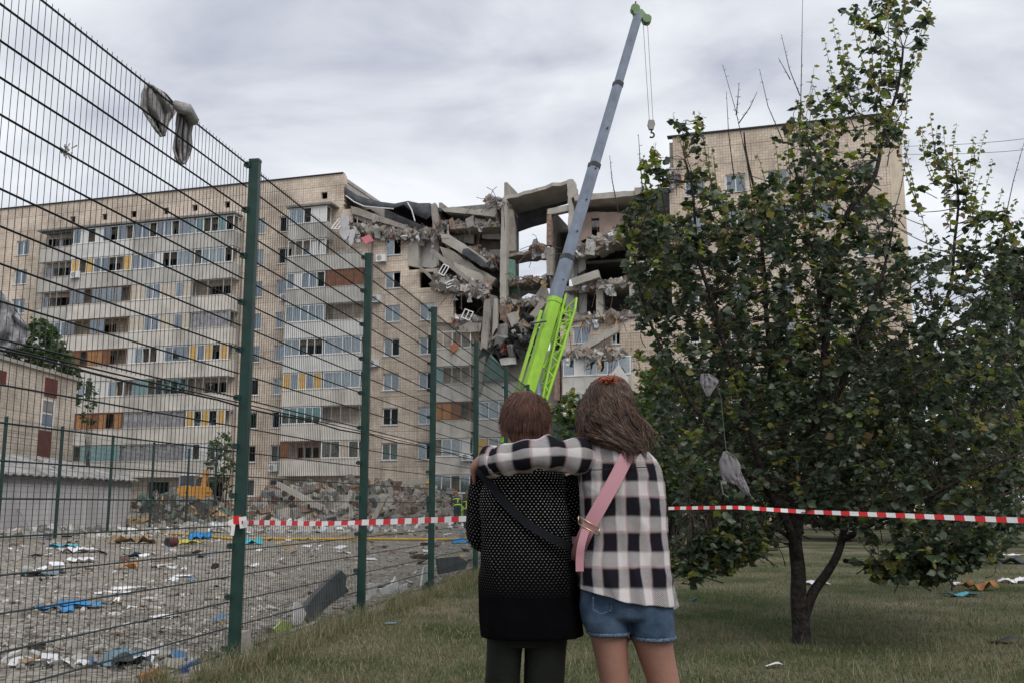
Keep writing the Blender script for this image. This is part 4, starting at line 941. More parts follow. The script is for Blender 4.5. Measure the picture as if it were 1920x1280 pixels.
# ================================================================== CRANE
M_LIME = mat('lime_paint', (0.33, 0.60, 0.05), 0.5, 0.1, 1.2, spec=.4, coat=.1, dirt=.3)
M_CGREY = mat('crane_grey', (0.20, 0.235, 0.30), 0.45, 0.12, 1.5, spec=.5, metal=.2, dirt=.2)
M_CDARK = mat('crane_dark', (0.05, 0.052, 0.06), 0.5, 0.1, 3)
CR = empty('mobile_crane', at(945, 960, 58).xy.to_3d(), 0, 'lime green mobile crane with its grey telescopic boom raised above the ruin', 'crane')
def crane():
    o = CR.location.copy()
    Yf = lambda py: lerp(57.0, 61.0, (930 - py) / 905)
    C = lambda px, py: at(px, py, Yf(py)) - o
    foot, tip = C(934, 925), C(1198, 24)
    ax = (tip - foot).normalized(); L = (tip - foot).length; right = ax.cross(Vector((0, 1, 0))).normalized() * 1.0
    if right.x < 0: right = -right
    fwd = right.cross(ax).normalized()
    if fwd.y > 0: fwd = -fwd          # towards the viewer
    def tpar(py): return max(0, min(1, (925 - py) / (925 - 24.)))
    def sec(name, ya, yb, w, m, ring=None):
        a, b = foot + ax * L * tpar(ya), foot + ax * L * tpar(yb); h = w / 2
        prof = [(-.5, -.45), (-.5, .55), (-.30, .95), (.30, .95), (.5, .55), (.5, -.45), (.36, -.6), (-.36, -.6)]
        R_ = lambda c: [c + right * (x * w) + fwd * (y * w * .7) for x, y in prof]
        # turned so that one flank faces the viewer and the other the right
        rot = Matrix.Rotation(R(28), 3, ax)
        R2 = lambda c: [c + rot @ (q - c) for q in R_(c)]
        mb = MB(); mb.loft([R2(a), R2(b)]); s = mb.build(name, m, CR)
        if ring:
            mb = MB(); c = b; prof2 = [c + (q - c) * 1.09 for q in R2(c)]; mb.loft([prof2, [q - ax * .28 for q in prof2]]); mb.build('boom_collar', ring, CR)
        return s
    sec('boom_base_section', 925, 592, .70, M_LIME, M_LIME)
    sec('boom_section', 598, 514, .70, M_CGREY, M_CDARK)
    sec('boom_section', 518, 338, .62, M_CGREY, M_CDARK)
    sec('boom_section', 342, 174, .54, M_CGREY, M_CDARK)
    sec('boom_section', 178, 30, .48, M_CGREY)
    # rails, ribs, bolts on the base section
    for f in (.02, .1, .2, .3):
        pass
    for py in (560, 470, 410, 350, 270):
        c = foot + ax * L * tpar(py) + fwd * .40 + right * .16; mb = MB(); mb.box(c, (.07, .2, .07)); mb.build('bolt_plate', M_CDARK, CR)
    mb = MB(); mb.bar(foot + ax * L * tpar(900) - right * .66 + fwd * .2, foot + ax * L * tpar(620) - right * .60 + fwd * .2, .16, .16); mb.build('boom_rail', M_LIME, CR)
    mb = MB(); mb.bar(foot + ax * L * tpar(648) - right * 1.1 + fwd * .2, foot + ax * L * tpar(640) - right * .1 + fwd * .75, .08, .08); mb.build('boom_strut', M_CDARK, CR)
    # head with sheaves
    h = tip + ax * .05; mb = MB(); mb.prism([h - right * .32 + ax * .1 + fwd * .22, h + right * .18 + ax * .1 + fwd * .22, h + right * .68 - ax * .32 + fwd * .22, h + right * .58 - ax * .54 + fwd * .22, h + right * .15 - ax * .5 + fwd * .22, h - right * .35 - ax * .3 + fwd * .22], [q + h - fwd * .44 for q in [-right * .32 + ax * .1 + fwd * .22, right * .18 + ax * .1 + fwd * .22, right * .68 - ax * .32 + fwd * .22, right * .58 - ax * .54 + fwd * .22, right * .15 - ax * .5 + fwd * .22, -right * .35 - ax * .3 + fwd * .22]]); mb.build('boom_head', mat('head_green', (.15, .27, .09), .5, .1), CR)
    for q in (h + right * .62 - ax * .44, h - right * .3 + ax * .1):
        mb = MB(); mb.tube([q + fwd * .226, q - fwd * .226], .3, 14); mb.build('sheave', mat('head_green2', (.12, .2, .09), .5, .1), CR)
    mb = MB(); mb.tube([h - right * .35 + ax * .2, h - right * .4 + ax * .7], .05, 6); mb.build('lamp_mast', M_CDARK, CR)
    # hoist ropes and hook block
    hk = at(1221, 232, Yf(30)) - o
    for a, b in ((at(1206, 46, Yf(30)) - o, hk + Vector((-.12, 0, .2))), (at(1214, 44, Yf(30)) - o, hk + Vector((.12, 0, .2)))):
        mb = MB(); mb.tube([a, b], .02, 5); mb.build('hoist_rope', M_GREYF, CR)
    mb = MB(); mb.prism([hk + Vector((x, -.14, z)) for x, z in ((-.18, .2), (.18, .2), (.24, -.1), (.14, -.42), (-.14, -.42), (-.24, -.1))], [hk + Vector((x, .14, z)) for x, z in ((-.18, .2), (.18, .2), (.24, -.1), (.14, -.42), (-.14, -.42), (-.24, -.1))]); hb = mb.build('hook_block', M_GREYF, CR)
    mb = MB(); pts = [hk + Vector((0, 0, -.42)), hk + Vector((0, 0, -.6))]
    for k in range(10):
        a = R(110 - k * 27); pts.append(hk + Vector((.17 * math.cos(a), 0, -.78 + .17 * math.sin(a))))
    mb.tube(pts, .06, 7); mb.build('hook', M_CDARK, hb)
    # folded lattice jib along the right of the base section
    def tube(nm, p, q, r): mb = MB(); mb.tube([p, q], r, 5); return mb
    A0 = [C(1016, 752) + fwd * .2, C(1007, 752) - fwd * .7, C(1024, 752) + fwd * .4, C(1016, 755) - fwd * .9]
    A1 = [C(1052, 590) + fwd * .4, C(1050, 592) - fwd * .9, C(1076, 588) + fwd * .6, C(1072, 590) - fwd * 1.1]
    A2 = [C(1060, 556) + fwd * .4, C(1049, 552) - fwd * .5, C(1080, 562) + fwd * .3, C(1068, 566) - fwd * .8]
    for k in range(4):
        for p, q in ((A0[k], A1[k]), (A1[k], A2[k])):
            mb = MB(); mb.tube([p, q], .08, 6); mb.build('jib_chord', M_LIME, CR)
    n = 12; pr = [(0, 1), (2, 3), (0, 2), (1, 3)]
    for a, b in pr:
        for i in range(n):
            p = A0[a].lerp(A1[a], i / n) if i % 2 == 0 else A0[b].lerp(A1[b], i / n); q = A0[b].lerp(A1[b], (i + 1) / n) if i % 2 == 0 else A0[a].lerp(A1[a], (i + 1) / n)
            mb = MB(); mb.tube([p, q], .042, 5); mb.build('jib_brace', M_LIME, CR)
        mb = MB(); mb.tube([A1[a], A1[b]], .05, 5); mb.build('jib_brace', M_LIME, CR)
        mb = MB(); mb.tube([A1[a], A2[b]], .035, 5); mb.build('jib_brace', M_LIME, CR)
    for p, q in ((C(1032, 640), A1[0]), (C(1040, 610), A0[2].lerp(A1[2], .85)), (C(1018, 690), A0[1].lerp(A1[1], .6))):
        mb = MB(); mb.tube([p, q], .06, 5); mb.build('jib_bracket', M_LIME, CR)
    # luffing cylinder, turntable, counterweight, cab and carrier
    b0 = Vector((0, 0, 0)); gz = Vector((0, 0, -o.z))
    piv = foot
    CRB = CR; SHX = 2.9
    _n0 = {x.name for x in CR.children}
    mb = MB(); mb.tube([Vector((2.6, -.3, 1.9)), foot + ax * L * .22 + right * .2], .24, 10); mb.build('luffing_cylinder', M_CGREY, CRB, True)
    mb = MB(); mb.box2((-3.2, -1.2, 1.55), (2.6, 1.2, 2.4)); mb.box2((-3.6, -1.3, 1.6), (-2.2, 1.3, 3.2)); mb.build('superstructure', M_LIME, CRB, fix=False)
    mb = MB(); mb.box2((-4.6, -1.35, 1.5), (-3.62, 1.35, 3.0)); mb.build('counterweight', M_CGREY, CRB, fix=False)
    mb = MB(); mb.prism([Vector((x, -1.3, z)) for x, z in ((.6, 1.7), (2.6, 1.7), (2.6, 2.6), (2.1, 3.3), (.6, 3.3))], [Vector((x, -.35, z)) for x, z in ((.6, 1.7), (2.6, 1.7), (2.6, 2.6), (2.1, 3.3), (.6, 3.3))]); cb = mb.build('operator_cab', M_LIME, CRB)
    mb = MB(); mb.box2((.9, -1.32, 2.3), (2.2, -1.305, 3.1)); mb.build('cab_window', M_GLASSG, cb, fix=False)
    mb = MB(); mb.box2((-5.5, -1.25, .8), (6.5, 1.25, 1.45)); mb.box2((4.9, -1.3, 1.0), (7.0, 1.3, 2.7)); mb.build('carrier', M_LIME, CRB, fix=False)
    tm = MB(); tm.tube([(0, -.2, 0), (0, .2, 0)], .62, 20, 0); tm.tube([(0, -.215, 0), (0, .215, 0)], .3, 14, 1); tme = tm.mesh('wheel', [M_DARK, M_GREYF])
    for x in (-4.3, -2.6, 2.2, 3.8, 5.6):
        for y in (-1.15, 1.15): link_mesh('wheel', tme, CRB, (x, y, .62))
    for x in (-5.2, 0.8):
        for s in (-1, 1):
            mb = MB(); mb.box2((x - .2, s * 1.25, .9), (x + .2, s * 3.1, 1.2)); mb.box2((x - .14, s * 2.85 - .14, .1), (x + .14, s * 2.85 + .14, .9)); mb.box2((x - .35, s * 2.85 - .35, 0), (x + .35, s * 2.85 + .35, .1)); mb.build('outrigger', M_LIME, CRB, fix=False)
    for x in CR.children:
        if x.name not in _n0 and not x.name.startswith('luffing'): x.location.x += SHX
crane()
# ================================================================== EXCAVATOR (orange, seen from behind, left of the first post)
M_ORANGE = mat('excavator_orange', (.62, .29, .055), .5, .08, 2, dirt=.12)
def excavator():
    p = at(365, 950, 70); EX = empty('excavator', (p.x, p.y, 0), R(12), 'orange tracked excavator standing behind the dark heap', 'excavator')
    for s in (-1, 1):
        mb = MB(); pts = [(s * .95 - .28 * 0, y, z) for y, z in ((-1.5, .15), (-1.75, .5), (-1.5, .85), (1.5, .85), (1.75, .5), (1.5, .15))]
        mb.prism([Vector((s * .95 - .25, y, z)) for _, y, z in pts], [Vector((s * .95 + .25, y, z)) for _, y, z in pts]); mb.build('track', M_DARK, EX)
    mb = MB(); mb.box2((-1.1, -.9, .9), (1.1, 1.6, 1.25)); mb.build('undercarriage', M_CDARK, EX, fix=False)
    prof = [(-1.15, 1.3), (-1.15, 2.15), (-.95, 2.45), (-.35, 2.55), (-.12, 2.4), (.1, 2.5), (.95, 2.45), (1.15, 2.2), (1.15, 1.3), (.7, 1.15), (-.7, 1.15)]
    mb = MB(); mb.prism([Vector((x, -1.7, z)) for x, z in prof], [Vector((x, -.2, z)) for x, z in prof]); bd = mb.build('counterweight', M_ORANGE, EX)
    for x in (-.5, .9):
        for z in (1.75, 2.0):
            mb = MB(); mb.box2((x, -1.72, z), (x + .14, -1.705, z + .08)); mb.build('vent_slot', M_CDARK, bd, fix=False)
    mb = MB(); mb.box2((-1.1, -.2, 1.25), (1.1, 1.3, 2.0)); mb.build('engine_deck', M_ORANGE, EX, fix=False)
    mb = MB(); mb.box2((-1.1, .1, 2.0), (.0, 1.6, 3.25)); cb = mb.build('cab', mat('cab_dark', (.05, .06, .075), .2, .1, spec=.6), EX, fix=False)
    mb = MB(); mb.box2((-1.15, .05, 3.25), (.05, 1.65, 3.33)); mb.build('cab_roof', M_WFRAME, cb, fix=False)
    for x in (-1.1, -.05):
        mb = MB(); mb.box2((x - .05, .06, 2.0), (x + .05, .14, 3.25)); mb.build('cab_pillar', M_GREYF, cb, fix=False)
    mb = MB(); mb.tube([(.2, -1.0, 2.4), (.2, -1.0, 2.95)], .09, 8); mb.build('exhaust', M_CDARK, EX)
    mb = MB(); mb.bar((.35, 1.2, 1.8), (.35, 3.6, 3.6), .35, .45); mb.build('boom', M_ORANGE, EX)
    mb = MB(); mb.bar((.35, 3.5, 3.6), (.35, 5.2, 1.9), .28, .35); mb.build('stick', M_ORANGE, EX)
    mb = MB(); mb.prism([Vector((-.2, y, z)) for y, z in ((5.0, 1.9), (5.5, 1.7), (5.5, .9), (5.0, .8), (4.7, 1.3))], [Vector((.9, y, z)) for y, z in ((5.0, 1.9), (5.5, 1.7), (5.5, .9), (5.0, .8), (4.7, 1.3))]); mb.build('bucket', M_CDARK, EX)
excavator()
# yellow hose along the foot of the rubble
mb = MB(); pts = [at(170, 985, 50), at(240, 986, 50), at(300, 1001, 42), at(350, 1004, 40), at(430, 1011, 37), at(560, 1012, 36), at(700, 1012, 35.5), at(820, 1013, 35), at(890, 1011, 35), at(960, 1012, 35)]
pts = [Vector((p.x, p.y, .05)) for p in [gnd(*q) for q in ((170, 986), (240, 984), (300, 1001), (350, 1004), (430, 1011), (560, 1012), (700, 1012), (820, 1013), (890, 1011), (960, 1012))]]
mb.tube(pts, .045, 6); mb.build('hose', mat('yellow_hose', (.55, .34, .05), .6, .1), None, True, label='yellow hose lying across the court below the rubble heap', cat='hose')
# overhead wires against the sky
for (p, q, lb) in ((at(1690, 275, 90), at(2300, 190, 60), 'upper thin overhead wire at far right'), (at(1690, 290, 90), at(2300, 220, 60), 'lower thin overhead wire at far right')):
    mb = MB(); mb.tube([p.lerp(q, i / 10) - Vector((0, 0, .8 * math.sin(math.pi * i / 10))) for i in range(11)], .02, 4); mb.build('overhead_wire', M_DARK, label=lb, cat='wire')
# ================================================================== SINGLE PIECES OF LITTER
def crumple(name, c, w, l, m, label, h=.06, rz=0, cat='litter', amp=.04, up=0, n=9):
    P = []; M = Matrix.Rotation(rz, 3, 'Z'); sd = random.random() * 50
    for i in range(n):
        row = []
        for k in range(n):
            x, y = (i / (n - 1) - .5) * w, (k / (n - 1) - .5) * l
            z = .012 + h * max(0, mnoise.noise((x * 7 + sd, y * 7, sd)) + .35) + (up * (k / (n - 1)))
            row.append(Vector(c) + M @ Vector((x + amp * mnoise.noise((x * 9, y * 9, sd + 4)), y + amp * mnoise.noise((x * 9, y * 9, sd + 9)), z)))
        P.append(row)
    mb = MB(); mb.grid(P); o = mb.build(name, m, None, True, fix=False, label=label, cat=cat); md = o.modifiers.new('s', 'SOLIDIFY'); md.thickness = .004; return o
M_BLUE = mat('blue_plastic', (.025, .22, .5), .4, .15, 3); M_CYAN = mat('cyan_plastic', (.06, .4, .5), .4, .12, 3); M_PAPER = mat('paper', (.74, .73, .74), .85, .06, 5, dirt=.06); M_CARD = mat('cardboard', (.33, .22, .13), .9, .15, 4)
M_DCLOTH = mat('dark_cloth', (.06, .065, .07), .9, .25, 6); M_BCLOTH = mat('blue_grey_cloth', (.17, .25, .29), .9, .2, 6); M_BROWN = mat('brown_cloth', (.33, .16, .06), .9, .2, 6)
M_GREYB = mat('grey_board', (.10, .105, .11), .8, .2, 3); M_LIMEB = mat('lime_bag', (.36, .47, .14), .5, .1, 3)
for (px, py, w, l, m, h, rz, nm, lb) in (
    (103, 1147, .38, .22, M_BLUE, .10, .3, 'plastic_bag', 'crumpled bright blue plastic sheet lying on the gravel, its left lump'),
    (150, 1138, .62, .28, M_BLUE, .10, -.1, 'plastic_bag', 'long blue plastic sheet spread on the gravel beyond its darker lump'),
    (65, 1242, .34, .42, M_PAPER, .02, .4, 'paper_sheet', 'white paper sheet on the gravel at the lower left corner'),
    (212, 1112, .5, .3, M_PAPER, .03, .2, 'paper_sheet', 'pale torn board on the gravel beside the blue sheet'),
    (242, 1104, .5, .25, M_PAPER, .04, .5, 'paper_sheet', 'second pale torn board lying behind the first one'),
    (342, 1080, .3, .35, M_PAPER, .02, .1, 'paper_sheet', 'small square white sheet on the gravel left of the first post'),
    (309, 1157, .32, .18, M_PAPER, .02, .9, 'paper_sheet', 'narrow white scrap on bare gravel in front of the first post'),
    (152, 1053, .55, .6, M_PAPER, .14, .2, 'cloth_bundle', 'crumpled white cloth bundle in the left of the court'),
    (148, 1035, 1.0, .7, M_PAPER, .16, .7, 'cloth_bundle', 'large dusty white sheet crumpled far left in the court'),
    (80, 1078, .7, .5, M_BCLOTH, .1, .1, 'cloth_bundle', 'grey blue crumpled cloth near the left edge of the court'),
    (228, 1244, .34, .3, M_BCLOTH, .12, .5, 'cloth_bundle', 'blue grey garment crumpled at the foot of the fence'),
    (300, 1228, .42, .1, M_PAPER, .03, .2, 'board', 'long pale strip of board beside the blue grey garment'),
    (245, 1250, .25, .2, M_DCLOTH, .12, .2, 'cloth_bundle', 'black rag lying against the blue grey garment'),
    (375, 1010, .8, .6, M_BLUE, .3, .3, 'plastic_bag', 'bright blue bag at the foot of the dark heap'),
    (120, 1025, .8, .5, M_CYAN, .1, .3, 'plastic_bag', 'small turquoise scrap far out on the left of the court'),
    (240, 1065, .3, .3, mat('yellow_red_pack', (.5, .33, .07), .5, .2, 14, col2=(.4, .06, .05)), .12, .1, 'food_packet', 'small yellow and red packet on the middle of the court'),
    (352, 1020, 1.0, .5, mat('olive_bag', (.5, .45, .08), .5, .2), .2, .2, 'plastic_bag', 'yellow olive bag beside the maroon pot'),
    (465, 1020, .9, .6, M_CYAN, .25, .2, 'plastic_bag', 'turquoise sheet just right of the first fence post'),
    (870, 1018, .8, .5, M_BLUE, .2, .2, 'plastic_bag', 'small blue scrap by the hose next to the dotted jumper'),
    (250, 1018, 1.4, .8, M_CARD, .3, .2, 'cardboard_box', 'flattened cardboard box on the far part of the court'),
    (1800, 1117, .42, .28, M_CYAN, .05, .1, 'plastic_bag', 'light blue plastic lying in the grass right of the tree'),
    (1835, 1106, .5, .3, M_BROWN, .16, .2, 'cloth_bundle', 'brown cloth heaped on the grass behind the blue plastic'),
    (1795, 1096, .3, .25, M_PAPER, .10, .5, 'paper_sheet', 'white paper standing out behind the brown cloth'),
    (1880, 1056, 1.0, .5, M_DCLOTH, .16, .1, 'cloth_bundle', 'dark crumpled garment at the right edge of the lawn'),
    (1905, 1092, .5, .3, M_PAPER, .10, .3, 'paper_sheet', 'white crumpled paper at the right edge of the lawn'),
    (1895, 1041, .8, .12, M_PAPER, .04, .2, 'board', 'narrow white board lying beyond the dark garment'),
    (1530, 1095, .4, .3, M_PAPER, .06, .2, 'paper_sheet', 'white scrap on the grass just behind the tree trunk'),
    (1320, 1060, .5, .3, M_PAPER, .05, .8, 'paper_sheet', 'white torn paper on the grass left of the tree'),
    (1450, 1252, .12, .09, M_PAPER, .05, .3, 'paper_sheet', 'tiny white and black wrapper below the tree'),
    (1303, 1126, .10, .1, M_BLUE, .05, .3, 'plastic_bag', 'tiny light blue scrap on the grass beside the denim shorts'),
    (1880, 1205, .2, .16, M_DCLOTH, .05, .3, 'cloth_bundle', 'small grey rag on the grass at the lower right edge'),
    (735, 1170, .14, .08, M_BCLOTH, .02, .3, 'plastic_bag', 'small grey blue scrap on the grass near the second post'),
    ):
    crumple(nm, gnd(px, py), w, l, m, lb, h, rz)
# a maroon drum lying on its side, paper and boards caught along the foot of the fence
p = gnd(319, 1024); mb = MB(); mb.tube([p + Vector((-.04, -.14, .14)), p + Vector((.1, .16, .14))], [.14, .14], 18); mb.tube([p + Vector((-.042, -.145, .14)), p + Vector((-.04, -.14, .14))], [.105, .11], 18, 1); mb.build('pot', [mat('maroon', (.12, .03, .03), .6, .2), M_DARK], label='maroon pot lying on its side in the far court', cat='pot')
def fboard(name, poly, off, th, m, label, cat='board', j=.8):
    P = jag(poly, j, 9); fr = [fen(a, b, off) for a, b in P]; mb = MB(); bk = [q + fn * -th + Vector((0, 0, random.uniform(-.004, .004))) for q in fr]; mb.prism(fr, bk); return mb.build(name, m, label=label, cat=cat)
fboard('rubber_sheet', [(565, 1150), (585, 1122), (612, 1092), (640, 1068), (650, 1078), (648, 1098), (655, 1108), (640, 1118), (612, 1138), (585, 1168)], -.22, .05, M_GREYB, 'dark grey curled sheet propped against the fence before the second post')
fboard('paper_sheet', [(552, 1128), (562, 1128), (575, 1148), (566, 1168), (550, 1172)], -.12, .012, M_PAPER, 'upright white paper at the left tip of the dark curled sheet', 'paper')
fboard('paper_sheet', [(545, 1180), (595, 1163), (592, 1178), (548, 1196)], -.1, .012, M_PAPER, 'flat white carton against the fence below the dark sheet', 'paper')
fboard('plastic_bag', [(514, 1178), (528, 1163), (541, 1166), (549, 1172), (541, 1184), (530, 1182), (520, 1190)], -.14, .02, M_LIMEB, 'lime green bag caught at the foot of the fence', 'bag', 2)
fboard('paper_sheet', [(688, 1095), (710, 1092), (705, 1112), (690, 1124)], -.12, .02, M_PAPER, 'white paper caught just right of the second post', 'paper', 2)
fboard('paper_sheet', [(712, 1104), (735, 1094), (742, 1080), (748, 1096), (745, 1112), (715, 1114)], -.2, .02, M_PAPER, 'peaked crumpled paper between the second and third posts', 'paper', 2)
fboard('paper_sheet', [(748, 1100), (765, 1092), (762, 1106), (750, 1112)], -.1, .02, M_PAPER, 'small crumpled paper left of the third post', 'paper', 2)
fboard('paper_sheet', [(795, 1062), (808, 1056), (804, 1086), (790, 1098)], -.12, .02, M_PAPER, 'white paper pressed upright against the third post', 'paper', 1)
fboard('grey_board', [(820, 1046), (860, 1042), (878, 1052), (872, 1066), (824, 1076)], -.1, .03, M_GREYB, 'flat grey board leaning on the fence right of the third post', 'board', .6)
fboard('paper_sheet', [(358, 1250), (372, 1244), (392, 1238), (390, 1258), (362, 1268)], -.14, .02, M_PAPER, 'white booklet wedged under the fence left of the first post', 'paper', 1)
fboard('blue_folder', [(338, 1252), (375, 1232), (378, 1258), (345, 1275)], -.2, .02, mat('blue_folder', (.06, .14, .36), .5, .1), 'blue folder wedged under the fence left of the first post', 'folder', 1)
fboard('paper_sheet', [(265, 1265), (300, 1250), (310, 1275), (275, 1290)], -.12, .04, M_BROWN, 'torn brown wrapping under the fence at the bottom of the picture', 'paper', 3)
fboard('concrete_lump', [(446, 1188), (470, 1180), (474, 1210), (458, 1226), (446, 1220)], .02, .12, M_CONC, 'grey concrete lump at the foot of the first post', 'lump', 3)
# ================================================================== TREES AND SHRUBS
LT = np.array([[0, 0, 0], [-.36, .22, .03], [-.43, .5, .05], [-.2, .82, .0], [0, 1.08, -.09], [.2, .82, .0], [.43, .5, .05], [.36, .22, .03], [0, .5, -.07]], np.float32)
LF = np.array([[0, 8, 1], [1, 8, 2], [2, 8, 3], [3, 8, 4], [4, 8, 5], [5, 8, 6], [6, 8, 7], [7, 8, 0]], np.int32)
def leaf_frames(P, D, size):
    """P base points, D leaf directions; leaves hang a little and face up-ish at random"""
    n = len(P); D = D / np.linalg.norm(D, axis=1, keepdims=True)
    up = np.random.randn(n, 3) * .75 + np.array([0, -.25, .7]); S = np.cross(D, up); S /= np.linalg.norm(S, axis=1, keepdims=True) + 1e-6
    Nn = np.cross(S, D); return D, S, Nn
def leaves_mesh(name, P, D, size, m, parent):
    D, S, Nn = leaf_frames(P, D, size)
    V = P[:, None, :] + size[:, None, None] * (LT[None, :, 0:1] * S[:, None] + LT[None, :, 1:2] * D[:, None] + LT[None, :, 2:3] * Nn[:, None])
    T = (np.arange(len(P)) * 9)[:, None, None] + LF[None]
    o = np_mesh(name, V.reshape(-1, 3), T.reshape(-1, 3), m, parent, False); o['kind'] = 'stuff'; return o
M_BARK = mat('bark', (.036, .03, .026), .95, .5, 14, 1.0, 30)
M_TWIG = mat('twig', (.06, .045, .035), .9, .3, 9)
M_LEAFD = leaf_mat('leaf_dark', [(.028, .046, .024), (.04, .064, .032), (.052, .078, .04), (.074, .098, .056), (.11, .13, .09)], .3, .4)
M_LEAFY = leaf_mat('leaf_young', [(.09, .13, .025), (.13, .18, .035), (.19, .23, .05), (.23, .22, .06), (.22, .13, .07)], .42, .5)
M_LEAFM = leaf_mat('leaf_mid', [(.03, .06, .018), (.05, .085, .025), (.07, .11, .032), (.10, .14, .05)], .35, .5)
def inpoly(x, y, poly):
    c = False; n = len(poly); j = n - 1
    for i in range(n):
        xi, yi = poly[i]; xj, yj = poly[j]
        if (yi > y) != (yj > y) and x < (xj - xi) * (y - yi) / (yj - yi) + xi: c = not c
        j = i
    return c
def smooth_path(pts, k=4):
    out = []
    for i in range(len(pts) - 1):
        p0 = pts[max(0, i - 1)]; p1 = pts[i]; p2 = pts[i + 1]; p3 = pts[min(len(pts) - 1, i + 2)]
        for j in range(k):
            t = j / k; out.append(.5 * ((2 * p1) + (p2 - p0) * t + (2 * p0 - 5 * p1 + 4 * p2 - p3) * t * t + (3 * p1 - p0 - 3 * p2 + p3) * t ** 3))
    return out + [pts[-1]]
def plant(name, label, cat, base, limbs, polys, Yc, Yr, ntw, lsize, nleaf, mats, frac_young, limb_r=.05, indiv=0, group=None, shoots=(), bare=(), trunk_r=.0, twl=(.25, .6), up=.9):
    """limbs: pixel/depth polylines; polys: crown outlines in the picture plane (weight, outline, depth centre, depth radius)"""
    T = empty(name, base, 0, label, cat, group); o = Vector(base)
    wood = MB(); P_l = []
    for li, (pts, r0, r1) in enumerate(limbs):
        q = [Vector(p) for p in pts]; q = smooth_path(q); n = len(q)
        q = [p + Vector((mnoise.noise(p * 2.0), mnoise.noise(p * 2.0 + Vector((9, 0, 0))), 0)) * .04 for p in q]
        wood.tube([p - o for p in q], [lerp(r0, r1, (i / (n - 1)) ** .7) for i in range(n)], 9 if r0 > .04 else 6); P_l += q[len(q) // 4:]
    tr = wood.build('trunk', M_BARK, T, True)
    PL = np.array([list(p) for p in P_l])
    tw = MB(); P, D, Sz, Yg = [], [], [], []
    wts = [p[0] for p in polys]
    for _ in range(ntw):
        _w, poly, yc, yr = random.choices(polys, wts)[0]
        xs = [p[0] for p in poly]; ys = [p[1] for p in poly]
        for _t in range(60):
            x, y = random.uniform(min(xs), max(xs)), random.uniform(min(ys), max(ys))
            if inpoly(x, y, poly): break
        Y = yc + random.uniform(-1, 1) * yr; tip = at(x, y, Y)
        d2 = ((PL - np.array(tip)) ** 2).sum(1) * 1.0 + np.where(PL[:, 2] > tip.z, .6, 0); j = int(d2.argmin()); root = Vector(PL[j])
        v = tip - root; L = v.length; mx = random.uniform(*twl) * 2.0
        if L > mx: root = tip - (v.normalized() + Vector((0, 0, .5))).normalized() * mx * random.uniform(.4, 1)
        mid = root.lerp(tip, .5) + Vector((random.gauss(0, .06), random.gauss(0, .06), -.08 * L + .12 * random.random()))
        path = smooth_path([root, mid, tip], 3)
        tw.tube([p - o for p in path], [lerp(.0035 + .0035 * min(L, 1.2), .0016, i / (len(path) - 1)) for i in range(len(path))], 4, 0, False)
        dirv = (path[-1] - path[-3]).normalized(); ln = random.uniform(*twl); shoot = (dirv * .5 + Vector((random.gauss(0, .35), random.gauss(0, .35), up))).normalized()
        end = tip + shoot * ln
        if not inpoly(*proj(end), poly) and random.random() < .8: end = tip + shoot * ln * .25
        tw.tube([tip - o, end - o], [.003, .0015], 3, 0, False)
        k = max(3, int(nleaf * random.uniform(.6, 1.3)))
        young = random.random() < frac_young * (1.7 if y < 420 else .75)
        for i in range(k):
            t = random.random()
            q = path[-3].lerp(tip, t * 2) if t < .4 else tip.lerp(end, (t - .4) / .6)
            a = random.uniform(0, 6.28); sd = Vector((math.cos(a), math.sin(a), random.uniform(-.75, .35)))
            P.append(q - o); D.append(sd); s = lsize * random.uniform(.55, 1.25) * (1 - .45 * max(0, t - .6) / .4)
            Sz.append(s); Yg.append(young and t > .45)
    for pts in shoots:
        q = smooth_path([Vector(p) for p in pts], 5); n = len(q); tw.tube([p - o for p in q], [lerp(.005, .0015, i / (n - 1)) for i in range(n)], 4, 0, False)
        Ls = sum((q[i + 1] - q[i]).length for i in range(n - 1)); m_ = int(Ls / .030)
        for i in range(m_):
            t = (i + random.random()) / m_; s_ = t * (n - 1); k = min(int(s_), n - 2); p = q[k].lerp(q[k + 1], s_ - k); a = i * 2.4 + random.gauss(0, .8)
            P.append(p - o); D.append(Vector((math.cos(a), math.sin(a), random.uniform(-.7, .25)))); Sz.append(lsize * lerp(.95, .5, t) * random.uniform(.6, 1.25)); Yg.append(t > .2 or random.random() < .5)
    for pts in bare:
        q = [Vector(p) - o for p in pts]; tw.tube(q, [lerp(.006, .002, i / (len(q) - 1)) for i in range(len(q))], 4, 0, False)
        for i in range(len(q) - 1):
            for _ in range(7):
                p = q[i].lerp(q[i + 1], random.random()); tw.tube([p, p + Vector((random.gauss(0, .012), random.gauss(0, .012), .008))], .0025, 3, 0, False)
    tw.build('twigs', M_TWIG, T, fix=False)['kind'] = 'stuff'
    P = np.array([list(p) for p in P], np.float32); D = np.array([list(p) for p in D], np.float32); Sz = np.array(Sz, np.float32); Yg = np.array(Yg, bool)
    crown = None
    pick = np.zeros(len(P), bool)
    if indiv:
        dist = np.linalg.norm(P + np.array(base), axis=1); score = Sz / dist; idx = np.argsort(-score)[:indiv]; pick[idx] = True
    a = ~Yg & ~pick; b = Yg & ~pick
    crown = leaves_mesh('crown', P[a], D[a], Sz[a], mats[0], T)
    if b.any(): leaves_mesh('young_leaves', P[b], D[b], Sz[b], mats[1], T)
